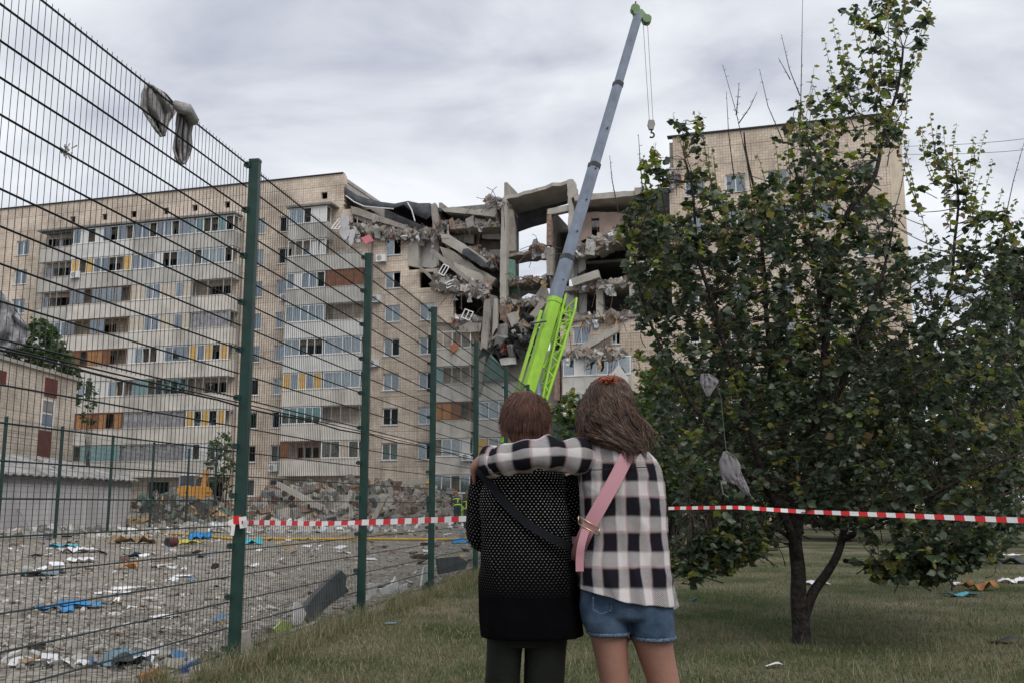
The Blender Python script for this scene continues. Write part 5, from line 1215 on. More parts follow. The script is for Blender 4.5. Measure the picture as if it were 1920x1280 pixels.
    if indiv:
        lm = bpy.data.meshes.new('leaf'); lm.from_pydata([tuple(map(float, v)) for v in LT], [], [tuple(map(int, f)) for f in LF]); lm.materials.append(mats[0])
        Dn, S, Nn = leaf_frames(P[pick], D[pick], Sz[pick])
        for i, (p, s) in enumerate(zip(P[pick], Sz[pick])):
            M = Matrix(((S[i][0], Dn[i][0], Nn[i][0]), (S[i][1], Dn[i][1], Nn[i][1]), (S[i][2], Dn[i][2], Nn[i][2]))).to_4x4() * float(s); M[3][3] = 1; M.translation = Vector(map(float, p))
            q = link_mesh('leaf', lm, crown); q.matrix_local = M
    return T
def proj(p):
    v = Vector(p) - Vector((0, 0, CZ)); f = v.y * CS + v.z * SN; u = -v.y * SN + v.z * CS
    return 960 + FPX * v.x / f, 640 - FPX * u / f
def PXL(lst): return [at(*p) for p in lst]
base = gnd(1500, 1205)
Lm = []
def limb(lst, r0, r1, first=None): Lm.append((([first] if first is not None else []) + PXL(lst), r0, r1))
limb([(1503, 1150, 9.42), (1500, 1080, 9.4), (1492, 1000, 9.4), (1510, 900, 9.35), (1535, 780, 9.3), (1548, 640, 9.3), (1560, 500, 9.3), (1585, 400, 9.25), (1640, 330, 9.2), (1670, 200, 9.2), (1690, 90, 9.2)], .095, .010, base - Vector((0, 0, .05)))
limb([(1506, 1165, 9.42), (1530, 1110, 9.45), (1550, 1075, 9.45), (1575, 1020, 9.5), (1600, 930, 9.7), (1650, 800, 9.9), (1720, 660, 10.0), (1780, 540, 10.1), (1790, 420, 10.1), (1795, 320, 10.1)], .058, .01)
limb([(1497, 1050, 9.4), (1480, 1000, 9.2), (1440, 900, 9.0), (1400, 780, 8.9), (1360, 650, 8.8), (1320, 520, 8.7), (1300, 400, 8.7), (1285, 300, 8.7)], .05, .008)
limb([(1500, 1000, 9.4), (1475, 900, 9.6), (1450, 760, 9.8), (1440, 600, 9.9), (1430, 450, 9.9), (1410, 330, 9.9), (1395, 250, 9.9)], .05, .008)
limb([(1515, 880, 9.35), (1560, 760, 9.0), (1610, 640, 8.8), (1650, 520, 8.7), (1680, 420, 8.7)], .045, .008)
limb([(1580, 1010, 9.5), (1640, 980, 9.1), (1740, 930, 8.8), (1840, 880, 8.6), (1930, 840, 8.5)], .035, .008)
limb([(1496, 1020, 9.4), (1440, 985, 9.1), (1370, 960, 8.9), (1290, 960, 8.8)], .03, .007)
limb([(1600, 940, 9.7), (1700, 860, 9.9), (1820, 760, 10), (1900, 640, 10.1), (1930, 500, 10.1)], .04, .008)
limb([(1480, 960, 9.2), (1400, 880, 9.0), (1310, 780, 8.8), (1240, 660, 8.7), (1200, 540, 8.7), (1195, 440, 8.7)], .04, .007)
limb([(1548, 620, 9.3), (1530, 500, 9.5), (1505, 400, 9.6), (1490, 320, 9.7), (1486, 270, 9.7)], .03, .004)
limb([(1580, 1050, 9.5), (1650, 1060, 9.2), (1740, 1075, 9.0), (1800, 1050, 8.9)], .022, .005)
polys = [
    (58, [(1180, 560), (1215, 450), (1290, 450), (1420, 340), (1560, 300), (1660, 380), (1700, 470), (1780, 460), (1900, 470), (1925, 640), (1925, 1000), (1840, 1060), (1760, 1085), (1620, 1010), (1500, 960), (1400, 1010), (1268, 1060), (1268, 930), (1235, 820), (1205, 680)], 9.75, 1.35),
    (18, [(1262, 700), (1400, 640), (1920, 640), (1920, 960), (1600, 940), (1400, 960), (1265, 960)], 10.2, 1.0),
    (2.6, [(1160, 420), (1200, 370), (1290, 390), (1330, 480), (1240, 560), (1180, 520)], 8.7, .5),
    (.7, [(1265, 300), (1262, 215), (1320, 215), (1345, 300), (1350, 420), (1290, 400)], 8.7, .3),
    (.4, [(1205, 300), (1235, 290), (1250, 370), (1205, 375)], 8.6, .2),
    (3.4, [(1480, 320), (1480, 200), (1530, 150), (1600, 160), (1690, 150), (1700, 230), (1650, 330), (1560, 380)], 9.3, .7),
    (1.5, [(1555, 180), (1560, 40), (1600, 0), (1640, 0), (1655, -20), (1745, -20), (1735, 60), (1715, 160), (1650, 200)], 9.2, .5),
    (1.5, [(1730, 480), (1725, 240), (1755, 225), (1790, 270), (1850, 250), (1840, 330), (1870, 430), (1860, 500)], 10.1, .4),
    (2, [(1850, 560), (1870, 400), (1915, 370), (1930, 560)], 10.0, .4),
    (9, [(1205, 430), (1300, 370), (1560, 320), (1650, 420), (1660, 680), (1250, 690)], 9.9, 1.1),
    (7, [(1255, 1060), (1330, 1000), (1440, 1010), (1400, 1060), (1290, 1100)], 8.9, .3),
    (7, [(1620, 1060), (1740, 1010), (1870, 1000), (1860, 1050), (1760, 1100), (1640, 1090)], 9.0, .4)]
bare = [PXL([(1420, 430, 9.2), (1400, 300, 9.1), (1380, 210, 9.1), (1355, 122, 9.1)]), PXL([(1385, 232, 9.1), (1406, 202, 9.1), (1420, 172, 9.1)]), PXL([(1381, 216, 9.1), (1383, 190, 9.1), (1386, 155, 9.1)]), PXL([(1500, 260, 9.3), (1503, 120, 9.3), (1505, -10, 9.3)]), PXL([(1500, 180, 9.4), (1480, 130, 9.4), (1465, 65, 9.4)]), PXL([(1482, 150, 9.4), (1460, 110, 9.4)]), PXL([(1470, 270, 9.4), (1440, 200, 9.4), (1424, 130, 9.4)]), PXL([(1376, 330, 9.2), (1366, 250, 9.2), (1362, 172, 9.2)]), PXL([(1870, 480, 8.9), (1900, 340, 8.9), (1922, 262, 8.9)]), PXL([(1660, 460, 9), (1690, 350, 9), (1705, 262, 9)]), PXL([(1205, 360, 8.7), (1200, 300, 8.7), (1197, 252, 8.7)]), PXL([(1160, 400, 8.7), (1148, 340, 8.7), (1143, 292, 8.7)]), PXL([(1660, 258, 9.2), (1690, 215, 9.2), (1695, 140, 9.2)])]
tops = [(1262, 212), (1310, 208), (1206, 292), (1232, 300), (1285, 250), (1335, 275), (1560, 35), (1572, 60), (1600, 8), (1622, 12), (1640, -8), (1668, -10), (1700, -14), (1744, 0), (1742, 66), (1728, 100), (1545, 70), (1552, 130), (1520, 150), (1498, 200), (1476, 226), (1452, 260), (1420, 290), (1730, 236), (1744, 214), (1768, 236), (1794, 232), (1826, 256), (1848, 246), (1862, 300), (1840, 330), (1880, 352), (1908, 372), (1800, 300), (1776, 290), (1700, 330), (1690, 300), (1690, 250), (1385, 320), (1350, 350), (1600, 120), (1655, 100), (1700, 120)]
shoots = []
for (sx, sy) in tops:
    ln = random.uniform(90, 190); Ys = (8.7 if sx < 1360 else 9.9 if sx > 1720 else 9.3) + random.uniform(-.3, .3); bx = (sx + (1560 - sx) * .10 if sx < 1500 else sx + (1650 - sx) * .4 if sy < 200 else sx + (1800 - sx) * .35) + random.gauss(0, 8)
    shoots.append(PXL([(bx, sy + ln, Ys), (lerp(bx, sx, .5) + random.gauss(0, 5), sy + ln * .5, Ys), (sx, sy, Ys)]))
plant('apricot_tree', 'leafy apricot tree with dark forked trunk standing right of the two women', 'tree', tuple(base), Lm, polys, 9.4, 1.2, 2600, .076, 16, (M_LEAFD, M_LEAFY), .42, indiv=300, shoots=shoots, bare=bare, twl=(.16, .42))
def shrub(name, label, outline, Yc, Yr, ntw, ls, nl, mats, fy, base_px, cat='shrub', group=None, trunk=.05):
    b = at(base_px, 940, Yc); b = Vector((b.x, Yc, 0))
    xs = [p[0] for p in outline]; ys = [p[1] for p in outline]; cx, cy = sum(xs) / len(xs), sum(ys) / len(ys)
    lim = []
    for k in range(6):
        t = k / 5; tx = lerp(min(xs), max(xs), .15 + .7 * t); tip = at(tx, lerp(min(ys), cy, random.uniform(.3, .8)), Yc + random.uniform(-.5, .5) * Yr)
        lim.append(([b + Vector((random.gauss(0, .05), random.gauss(0, .05), -.05)), b.lerp(tip, .45) + Vector((0, 0, .15 * (tip - b).length * .3)), tip], trunk, trunk * .2))
    return plant(name, label, cat, tuple(b), lim, [(1, outline, Yc, Yr)], Yc, Yr, ntw, ls, nl, mats, fy, group=group, twl=(.25, .7))
shrub('leafy_bush', 'light green bush behind the gap between the two heads', [(1030, 960), (1028, 770), (1060, 740), (1110, 722), (1180, 730), (1230, 700), (1262, 720), (1262, 960)], 24, 1.6, 420, .17, 13, (M_LEAFM, M_LEAFY), .35, 1130)
shrub('leafy_bush', 'pale green bush between the long haired woman and the apricot tree', [(1180, 760), (1200, 690), (1250, 670), (1310, 700), (1330, 900), (1300, 985), (1200, 985)], 22, 1.3, 360, .15, 13, (M_LEAFM, M_LEAFY), .3, 1260)
shrub('dense_bush', 'dense dark bush behind the right half of the apricot tree', [(1600, 985), (1590, 760), (1660, 690), (1760, 660), (1880, 600), (1930, 560), (2000, 700), (2000, 985)], 34, 2.5, 620, .26, 14, (M_LEAFD, M_LEAFM), .3, 1760)
shrub('dense_bush', 'dense dark bush behind the left half of the apricot tree', [(1300, 985), (1300, 780), (1380, 700), (1500, 690), (1620, 740), (1620, 985)], 37, 2.5, 560, .26, 14, (M_LEAFD, M_LEAFM), .25, 1440)
shrub('broadleaf_tree', 'leafy tree at the right edge rising behind the apricot tree', [(1830, 860), (1840, 620), (1885, 500), (1920, 480), (2040, 460), (2080, 800), (1930, 940)], 13, 1.2, 340, .10, 16, (M_LEAFD, M_LEAFY), .3, 2010, 'tree')
shrub('far_tree', 'far tree with pale gaps showing behind the centre of the apricot tree', [(1290, 900), (1300, 690), (1400, 620), (1560, 610), (1700, 630), (1800, 700), (1800, 960), (1300, 960)], 50, 3, 480, .38, 14, (M_LEAFD, M_LEAFM), .3, 1550, 'tree', trunk=.12)
shrub('broadleaf_tree', 'dark green tree behind the tiled annex at far left', [(5, 720), (10, 660), (40, 620), (80, 596), (120, 640), (145, 690), (150, 760), (60, 760)], 76, 3, 300, .42, 12, (M_LEAFM, M_LEAFD), .3, 75, 'tree', trunk=.15)
shrub('young_tree', 'thin young tree in front of the balconies left of the first post', [(395, 920), (385, 860), (405, 805), (440, 815), (450, 870), (440, 925)], 72, 1.5, 70, .28, 8, (M_LEAFM, M_LEAFD), .3, 420, 'tree', trunk=.06)
shrub('young_tree', 'small green sapling beside the lower balconies above the annex', [(152, 790), (155, 730), (168, 705), (180, 740), (178, 800)], 80, 1.0, 36, .28, 8, (M_LEAFM, M_LEAFD), .3, 165, 'tree', trunk=.05)
# grey sheet hanging over the tree at the far left
mb = MB(); P = []
for i in range(13):
    row = []
    for k in range(13):
        x = lerp(-60, 58 - 6 * abs(i - 6) * .4, k / 12); y = lerp(505 + 95 * (k / 12) ** 1.6, 690 - 40 * (k / 12), i / 12); row.append(at(x, y, 71 + 1.2 * mnoise.noise((i * .5, k * .6, 2)) + .5 * math.sin(k * 1.9 + i * .7)))
    P.append(row)
mb.grid(P); o = mb.build('grey_sheet', M_TARP, None, True, fix=False, label='large grey plastic sheet draped over branches at the far left edge', cat='sheet'); md = o.modifiers.new('s', 'SOLIDIFY'); md.thickness = .03
# garment hanging in the apricot tree
M_BRA = mat('grey_garment', (.20, .19, .20), .9, .12, 8, .3, 60)
def garment():
    Y = 7.75; top = at(1330, 700, Y); G = empty('grey_garment', at(1375, 900, Y), 0, 'grey garment dangling by its strap from the apricot tree', 'garment'); o = G.location
    def lobe(L, Rr, bulge):
        P = []; m, n = 14, 12
        def samp(rows, t):
            q = t * (len(rows) - 1); i = min(int(q), len(rows) - 2); return lerp(rows[i][0], rows[i + 1][0], q - i), lerp(rows[i][1], rows[i + 1][1], q - i)
        for i in range(m + 1):
            a, b = samp(L, i / m), samp(Rr, i / m); P.append([at(lerp(a[0], b[0], k / n), lerp(a[1], b[1], k / n), Y - bulge * math.sin(math.pi * k / n) * math.sin(math.pi * (i + .5) / (m + 1)) + .022 * mnoise.noise((i * .45, k * .6, L[0][0])) + .008 * math.sin(k * 1.9 + i * .5)) - o for k in range(n + 1)])
        mb = MB(); mb.grid(P); q = mb.build('cup', M_BRA, G, True, fix=False); md = q.modifiers.new('s', 'SOLIDIFY'); md.thickness = .006
    lobe([(1356, 846), (1349, 862), (1351, 884), (1354, 898), (1366, 904), (1380, 908)], [(1364, 845), (1380, 856), (1388, 872), (1388, 888), (1392, 900), (1386, 912)], .025)
    lobe([(1372, 900), (1382, 908), (1392, 922), (1402, 928)], [(1390, 884), (1396, 900), (1404, 918), (1408, 930)], .02)
    lobe([(1314, 700), (1313, 716), (1318, 730), (1325, 742)], [(1330, 700), (1344, 708), (1347, 716), (1330, 744)], .012)
    mb = MB(); mb.tube([at(1342, 715, Y) - o, at(1352, 745, Y) - o, at(1356, 790, Y) - o, at(1362, 848, Y) - o], .005, 5, 0, True, .4); mb.build('strap', M_BRA, G)
    mb = MB(); mb.tube([at(1351, 900, Y) - o, at(1356, 925, Y) - o, at(1366, 932, Y) - o], .004, 4); mb.build('strap', M_BRA, G)
garment()
# ================================================================== PEOPLE
M_SKIN = mat('skin', (.29, .15, .112), .55, .08, 9, .08, 90, spec=.35)
M_SKIN2 = mat('skin_older', (.46, .25, .18), .6, .08, 9, .1, 90, spec=.3)
def sup(c, a, b, n=40, e=2.4, rot=0, wob=0.0, sd=0.0):
    """superellipse ring in the horizontal plane around c, half widths a (x) and b (y)"""
    out = []
    for k in range(n):
        t = 2 * math.pi * k / n + math.pi / 2; ct, st = math.cos(t), math.sin(t)
        x = a * abs(ct) ** (2 / e) * (1 if ct > 0 else -1); y = b * abs(st) ** (2 / e) * (1 if st > 0 else -1)
        if rot: x, y = x * math.cos(rot) - y * math.sin(rot), x * math.sin(rot) + y * math.cos(rot)
        w = wob * mnoise.noise((k * .35, c[2] * 9, sd)) if wob else 0
        out.append(Vector((c[0] + x * (1 + w), c[1] + y * (1 + w), c[2])))
    return out
def pr(y, xl, xr, Y, d, e=2.4, n=40, dy=0, wob=0, sd=0):
    a, b = at(xl, y, Y), at(xr, y, Y); c = (a + b) / 2; return sup((c.x, Y + dy, c.z), (b.x - a.x) / 2, d, n, e, 0, wob, sd)
def uv_loft(rings, name, m, parent, caps=False, smooth=True, sub=1, thick=0.0, o=Vector((0, 0, 0)), disp=0.0, dsc=9.0, fold=0.0):
    """rings -> mesh with uv in metres (u round the body from the far seam, v along)"""
    # densify between rings with catmull-rom
    R2 = []
    for i in range(len(rings) - 1):
        r0, r1, r2, r3 = rings[max(0, i - 1)], rings[i], rings[i + 1], rings[min(len(rings) - 1, i + 2)]
        for j in range(sub):
            t = j / sub; R2.append([.5 * ((2 * b) + (c - a) * t + (2 * a - 5 * b + 4 * c - d) * t * t + (3 * b - a - 3 * c + d) * t ** 3) for a, b, c, d in zip(r0, r1, r2, r3)])
    R2.append(rings[-1]); n = len(rings[0]); R2 = [r + [r[0].copy()] for r in R2]
    if disp:
        for i, r in enumerate(R2):
            c = sum((p for p in r[:-1]), Vector()) / n
            for k in range(n + 1):
                p = r[k if k < n else 0]; w = mnoise.noise(Vector((p.x * dsc, p.y * dsc, p.z * dsc * .6))) + .5 * mnoise.noise(Vector((p.x * dsc * 2.3, p.y * dsc * 2.3, p.z * dsc)))
                if fold:
                    f_ = i / len(R2); r1_ = 1 - 2 * abs(mnoise.noise(Vector((p.x * 13 + p.z * 2.5, p.y * 9, p.z * 2.2)))); r2_ = 1 - 2 * abs(mnoise.noise(Vector((p.x * 7 + p.z * 9, p.y * 7, p.z * 6 - p.x * 5 + 7))))
                    w += (fold / disp) * ((.35 + f_) * (r1_ - .5) + (1.15 - f_) * (r2_ - .5))
                d = (p - c); d.normalize()
                if k < n: r[k] = p + d * w * disp
            r[n] = r[0].copy()
    vs, fs, uv = [], [], []
    mid = R2[len(R2) // 2]; arc = [0.0]
    for k in range(n): arc.append(arc[-1] + (mid[k + 1] - mid[k]).length)
    per = arc[-1]; v = 0; prevc = None
    for i, r in enumerate(R2):
        c = sum((p for p in r[:-1]), Vector()) / n
        if prevc is not None: v += (c - prevc).length
        prevc = c
        for k in range(n + 1): vs.append(tuple(r[k] - o)); uv.append((arc[k] - per / 2, v))
    for i in range(len(R2) - 1):
        for k in range(n): fs.append((i * (n + 1) + k, i * (n + 1) + k + 1, (i + 1) * (n + 1) + k + 1, (i + 1) * (n + 1) + k))
    me = bpy.data.meshes.new(name); me.from_pydata(vs, [], fs); me.materials.append(m); ul = me.uv_layers.new(name='UVMap')
    li = np.empty(len(me.loops), np.int32); me.loops.foreach_get('vertex_index', li); ul.data.foreach_set('uv', np.array(uv, np.float32)[li].ravel())
    if smooth: me.polygons.foreach_set('use_smooth', [True] * len(me.polygons))
    bm = bmesh.new(); bm.from_mesh(me); bmesh.ops.remove_doubles(bm, verts=bm.verts, dist=1e-5); bmesh.ops.recalc_face_normals(bm, faces=bm.faces); bm.to_mesh(me); bm.free()
    ob = bpy.data.objects.new(name, me); COL.objects.link(ob); ob.parent = parent
    if thick: md = ob.modifiers.new('s', 'SOLIDIFY'); md.thickness = thick; md.offset = -1
    return ob
def fuse(mb, name, m, parent, voxel, smooth=6):
    """one continuous skin over overlapping limbs"""
    me = mb.mesh(name, [m]); tmp = bpy.data.objects.new(name, me); COL.objects.link(tmp)
    bm = bmesh.new(); bm.from_mesh(me); bmesh.ops.recalc_face_normals(bm, faces=bm.faces); bm.to_mesh(me); bm.free()
    md = tmp.modifiers.new('r', 'REMESH'); md.mode = 'VOXEL'; md.voxel_size = voxel; md.use_smooth_shade = True
    sm = tmp.modifiers.new('s', 'SMOOTH'); sm.iterations = smooth; sm.factor = .5
    dg = bpy.context.evaluated_depsgraph_get(); ev = tmp.evaluated_get(dg); nm = bpy.data.meshes.new_from_object(ev)
    tmp.modifiers.clear(); tmp.data = nm; tmp.parent = parent; nm.materials.clear(); nm.materials.append(m)
    nm.polygons.foreach_set('use_smooth', [True] * len(nm.polygons)); return tmp
def head_into(mb, c, w, d, h, faceY=1):
    """skull, jaw, nose, brow, lips, ears; face towards +Y"""
    c = Vector(c)
    mb.ellipsoid(c + Vector((0, 0, .01)), (w * .5, d * .5, h * .46)); mb.ellipsoid(c + Vector((0, d * .12, -h * .2)), (w * .40, d * .36, h * .32))
    mb.ellipsoid(c + Vector((0, d * .33, -h * .42)), (w * .2, d * .14, h * .09)); mb.ellipsoid(c + Vector((0, d * .53, -h * .1)), (.014, .022, .026)); mb.ellipsoid(c + Vector((0, d * .5, -h * .02)), (.01, .014, .03))
    mb.ellipsoid(c + Vector((0, d * .47, -h * .24)), (.026, .012, .008)); mb.ellipsoid(c + Vector((0, d * .465, -h * .27)), (.022, .012, .008)); mb.ellipsoid(c + Vector((0, d * .44, h * .08)), (w * .36, .02, .014))
    for s in (-1, 1): mb.ellipsoid(c + Vector((s * w * .51, -.005, -h * .07)), (.016, .024, .034), rotm(0, 0, s * .55))
def eyes(parent, c, w, d, o):
    for s in (-1, 1):
        mb = MB(); mb.ellipsoid(Vector(c) + Vector((s * w * .21, d * .455, .0)) - o, (.013, .008, .009)); mb.build('eye', M_WFRAME, parent, True)
def hand_into(mb, wrist, knk, fdirs, across, flen=.078, r=.0085, thumb=None):
    """palm from wrist to knuckles; four fingers of unequal length along fdirs (list of segment directions), thumb off the side"""
    w, k = Vector(wrist), Vector(knk); ac = Vector(across).normalized()
    mb.tube([w, w.lerp(k, .5), k], [.026, .036, .034], 10, 0, True, .5, up=tuple((k - w).cross(ac)))
    for i, (o, L) in enumerate(((-.030, .80), (-.010, .95), (.010, 1.0), (.030, .92))):
        p = k + ac * o - (k - w).normalized() * .012; pts = [p]
        for j, d in enumerate(fdirs): p = p + Vector(d).normalized() * flen * L * (.45, .32, .25)[j]; pts.append(p)
        mb.tube(pts, [r * 1.15, r * 1.05, r * .95, r * .75][:len(pts)], 8)
    if thumb:
        p = w.lerp(k, .3) + ac * .03; d1, d2 = Vector(thumb[0]).normalized(), Vector(thumb[1]).normalized(); mb.tube([p, p + d1 * .035, p + d1 * .035 + d2 * .03, p + d1 * .035 + d2 * .052], [.013, .011, .010, .008], 8)
# ---- materials of the clothes
def uvmat(name, rough=.9):
    m = bpy.data.materials.new(name); m.use_nodes = True; t = m.node_tree; p = t.nodes['Principled BSDF']; p.inputs['Roughness'].default_value = rough; p.inputs['Specular IOR Level'].default_value = .06
    uv = N(t, 'ShaderNodeUVMap'); sp = N(t, 'ShaderNodeSeparateXYZ'); t.links.new(uv.outputs[0], sp.inputs[0]); return m, t, p, sp, uv
def math_(t, op, a, b=None, c=None):
    n = N(t, 'ShaderNodeMath', operation=op)
    for i, x in enumerate((a, b, c)):
        if x is None: continue
        if hasattr(x, 'is_linked') or hasattr(x, 'links'): t.links.new(x, n.inputs[i])
        else: n.inputs[i].default_value = x
    return n.outputs[0]
def plaid_mat(name, pu=.083, pv=.116, ou=0., ov=0.):
    m, t, p, sp, uv = uvmat(name); L = t.links.new
    def band(src, per, off, duty, soft=.055):
        fr = math_(t, 'FRACT', math_(t, 'ADD', math_(t, 'DIVIDE', src, per), off)); d = math_(t, 'ABSOLUTE', math_(t, 'SUBTRACT', fr, .5))
        mr = N(t, 'ShaderNodeMapRange', interpolation_type='SMOOTHSTEP'); L(d, mr.inputs['Value']); mr.inputs['From Min'].default_value = duty / 2 - soft; mr.inputs['From Max'].default_value = duty / 2 + soft; mr.inputs['To Min'].default_value = 1; mr.inputs['To Max'].default_value = 0; return mr.outputs[0]
    nz = N(t, 'ShaderNodeTexNoise'); nz.inputs['Scale'].default_value = 6; L(uv.outputs[0], nz.inputs['Vector']); wob = math_(t, 'MULTIPLY', math_(t, 'SUBTRACT', nz.outputs['Fac'], .5), .02)
    u = math_(t, 'ADD', sp.outputs[0], wob); v = math_(t, 'ADD', sp.outputs[1], wob)
    du, dv = band(u, pu, ou, .56), band(v, pv, ov, .55); ru, rv = band(u, pu, ou + .30, .05, .012), band(v, pv, ov + .30, .05, .012)
    # twill: alternate threads take the colour of warp or weft
    tw = math_(t, 'FRACT', math_(t, 'MULTIPLY', math_(t, 'ADD', sp.outputs[0], sp.outputs[1]), 260)); half = math_(t, 'GREATER_THAN', tw, .5)
    dark = math_(t, 'ADD', math_(t, 'MULTIPLY', half, du), math_(t, 'MULTIPLY', math_(t, 'SUBTRACT', 1.0, half), dv))
    c1 = N(t, 'ShaderNodeMixRGB'); L(dark, c1.inputs[0]); c1.inputs[1].default_value = (.56, .525, .525, 1); c1.inputs[2].default_value = (.012, .011, .016, 1)
    red = math_(t, 'MULTIPLY', math_(t, 'MAXIMUM', ru, rv), .38); c2 = N(t, 'ShaderNodeMixRGB'); L(red, c2.inputs[0]); L(c1.outputs[0], c2.inputs[1]); c2.inputs[2].default_value = (.36, .12, .12, 1)
    L(c2.outputs[0], p.inputs['Base Color'])
    n2 = N(t, 'ShaderNodeTexNoise'); n2.inputs['Scale'].default_value = 14; n2.inputs['Detail'].default_value = 5; L(uv.outputs[0], n2.inputs['Vector']); bp = N(t, 'ShaderNodeBump'); bp.inputs['Strength'].default_value = .35; bp.inputs['Distance'].default_value = .02; L(n2.outputs['Fac'], bp.inputs['Height']); L(bp.outputs[0], p.inputs['Normal'])
    return m
def dot_mat(name, v0, v1, on=1.0, pu=.0140, pv=.0088):
    """black knit with small pale eyelets between v0 and v1"""
    m, t, p, sp, uv = uvmat(name, .95); L = t.links.new
    row = math_(t, 'DIVIDE', sp.outputs[1], pv); ri = math_(t, 'FLOOR', row); odd = math_(t, 'MULTIPLY', math_(t, 'MODULO', ri, 2.0), .5)
    fu = math_(t, 'SUBTRACT', math_(t, 'FRACT', math_(t, 'ADD', math_(t, 'DIVIDE', sp.outputs[0], pu), odd)), .5); fvv = math_(t, 'SUBTRACT', math_(t, 'FRACT', row), .5)
    nz = N(t, 'ShaderNodeTexNoise'); nz.inputs['Scale'].default_value = 90; L(uv.outputs[0], nz.inputs['Vector'])
    d = math_(t, 'SQRT', math_(t, 'ADD', math_(t, 'MULTIPLY', math_(t, 'MULTIPLY', fu, fu), 2.6), math_(t, 'MULTIPLY', math_(t, 'MULTIPLY', fvv, fvv), 2.0))); d = math_(t, 'ADD', d, math_(t, 'MULTIPLY', math_(t, 'SUBTRACT', nz.outputs['Fac'], .5), .35))
    mr = N(t, 'ShaderNodeMapRange'); L(d, mr.inputs['Value']); mr.inputs['From Min'].default_value = .22; mr.inputs['From Max'].default_value = .38; mr.inputs['To Min'].default_value = 1; mr.inputs['To Max'].default_value = 0
    g = N(t, 'ShaderNodeMapRange'); L(sp.outputs[1], g.inputs['Value']); g.inputs['From Min'].default_value = v0; g.inputs['From Max'].default_value = v1; g.inputs['To Min'].default_value = on; g.inputs['To Max'].default_value = 0.0
    f = math_(t, 'MULTIPLY', mr.outputs[0], g.outputs[0])
    c = N(t, 'ShaderNodeMixRGB'); L(f, c.inputs[0]); c.inputs[1].default_value = (.0022, .0022, .003, 1); c.inputs[2].default_value = (.42, .41, .39, 1); L(c.outputs[0], p.inputs['Base Color'])
    bp = N(t, 'ShaderNodeBump'); bp.inputs['Strength'].default_value = .6; bp.inputs['Distance'].default_value = .004; bp.invert = True; L(mr.outputs[0], bp.inputs['Height']); L(bp.outputs[0], p.inputs['Normal'])
    return m
def denim_mat():
    m, t, p, sp, uv = uvmat('denim', .85); L = t.links.new
    nz = N(t, 'ShaderNodeTexNoise'); nz.inputs['Scale'].default_value = 9; nz.inputs['Detail'].default_value = 6; L(uv.outputs[0], nz.inputs['Vector']); rp = N(t, 'ShaderNodeValToRGB'); e = rp.color_ramp.elements; e[0].position = .3; e[0].color = (.022, .045, .085, 1); e[1].position = .75; e[1].color = (.075, .12, .185, 1); L(nz.outputs['Fac'], rp.inputs[0])
    w = N(t, 'ShaderNodeTexNoise'); w.inputs['Scale'].default_value = 320; L(uv.outputs[0], w.inputs['Vector']); mm = N(t, 'ShaderNodeMixRGB', blend_type='OVERLAY'); mm.inputs[0].default_value = .5; L(rp.outputs[0], mm.inputs[1]); L(w.outputs['Fac'], mm.inputs[2]); L(mm.outputs[0], p.inputs['Base Color'])
    return m
M_PLAID = plaid_mat('plaid_flannel', ou=.15, ov=.3); M_PLAIDS = plaid_mat('plaid_sleeve', .083, .10, .2, .1); M_DENIM = denim_mat()
M_KNIT = dot_mat('dotted_knit', .10, .47); M_KNITS = dot_mat('dotted_sleeve', .35, .42, .5)
M_BLACKC = mat('black_cloth', (.012, .012, .013), .9, .2, 8, .3, 60); M_TROUS = mat('dark_trousers', (.008, .010, .008), .9, .2, 6, .2, 30)
M_HAIR1 = mat('hair_auburn', (.125, .057, .04), .5, .3, 30, spec=.4, island=.55); M_HAIR2 = mat('hair_brown', (.10, .057, .037), .4, .35, 30, spec=.5, island=.85)
M_PINKB = mat('pink_leather', (.50, .25, .29), .5, .06, 6, spec=.4); M_STRAPD = mat('dark_strap', (.007, .008, .012), .9, .1, 6); M_GOLD = mat('gold_metal', (.6, .45, .25), .3, .05, metal=.9); M_SHOE = mat('white_shoe', (.55, .55, .54), .7, .1); M_SHOED = mat('black_shoe', (.02, .02, .02), .6, .1)
def strand_mesh(name, strands, r, m, parent, o):
    """strands: array (n, k, 3) -> thin three sided tubes"""
    S = np.asarray(strands, np.float32); n, k, _ = S.shape; d = np.gradient(S, axis=1); d /= np.linalg.norm(d, axis=2, keepdims=True) + 1e-9
    a = np.cross(d, np.array([.31, -.9, .2])); a /= np.linalg.norm(a, axis=2, keepdims=True) + 1e-9; b = np.cross(d, a)
    rr = (np.ones(k) * r); rr[-3:] *= np.array([.8, .5, .12]); rr = rr[None, :, None] * (0.6 + .8 * np.random.rand(n, 1, 1))
    V = np.stack([S + (a * math.cos(t) + b * math.sin(t)) * rr for t in (0, 2.094, 4.189)], 2) - np.array(o, np.float32)
    base = (np.arange(n) * k * 3)[:, None, None]; i = np.arange(k - 1)[None, :, None] * 3; j = np.arange(3)[None, None, :]; j2 = (j + 1) % 3
    F_ = np.stack([base + i + j, base + i + j2, base + i + 3 + j2, base + i + 3 + j], -1).reshape(-1, 4)
    ob = np_mesh(name, V.reshape(-1, 3), F_, m, parent, True); return ob
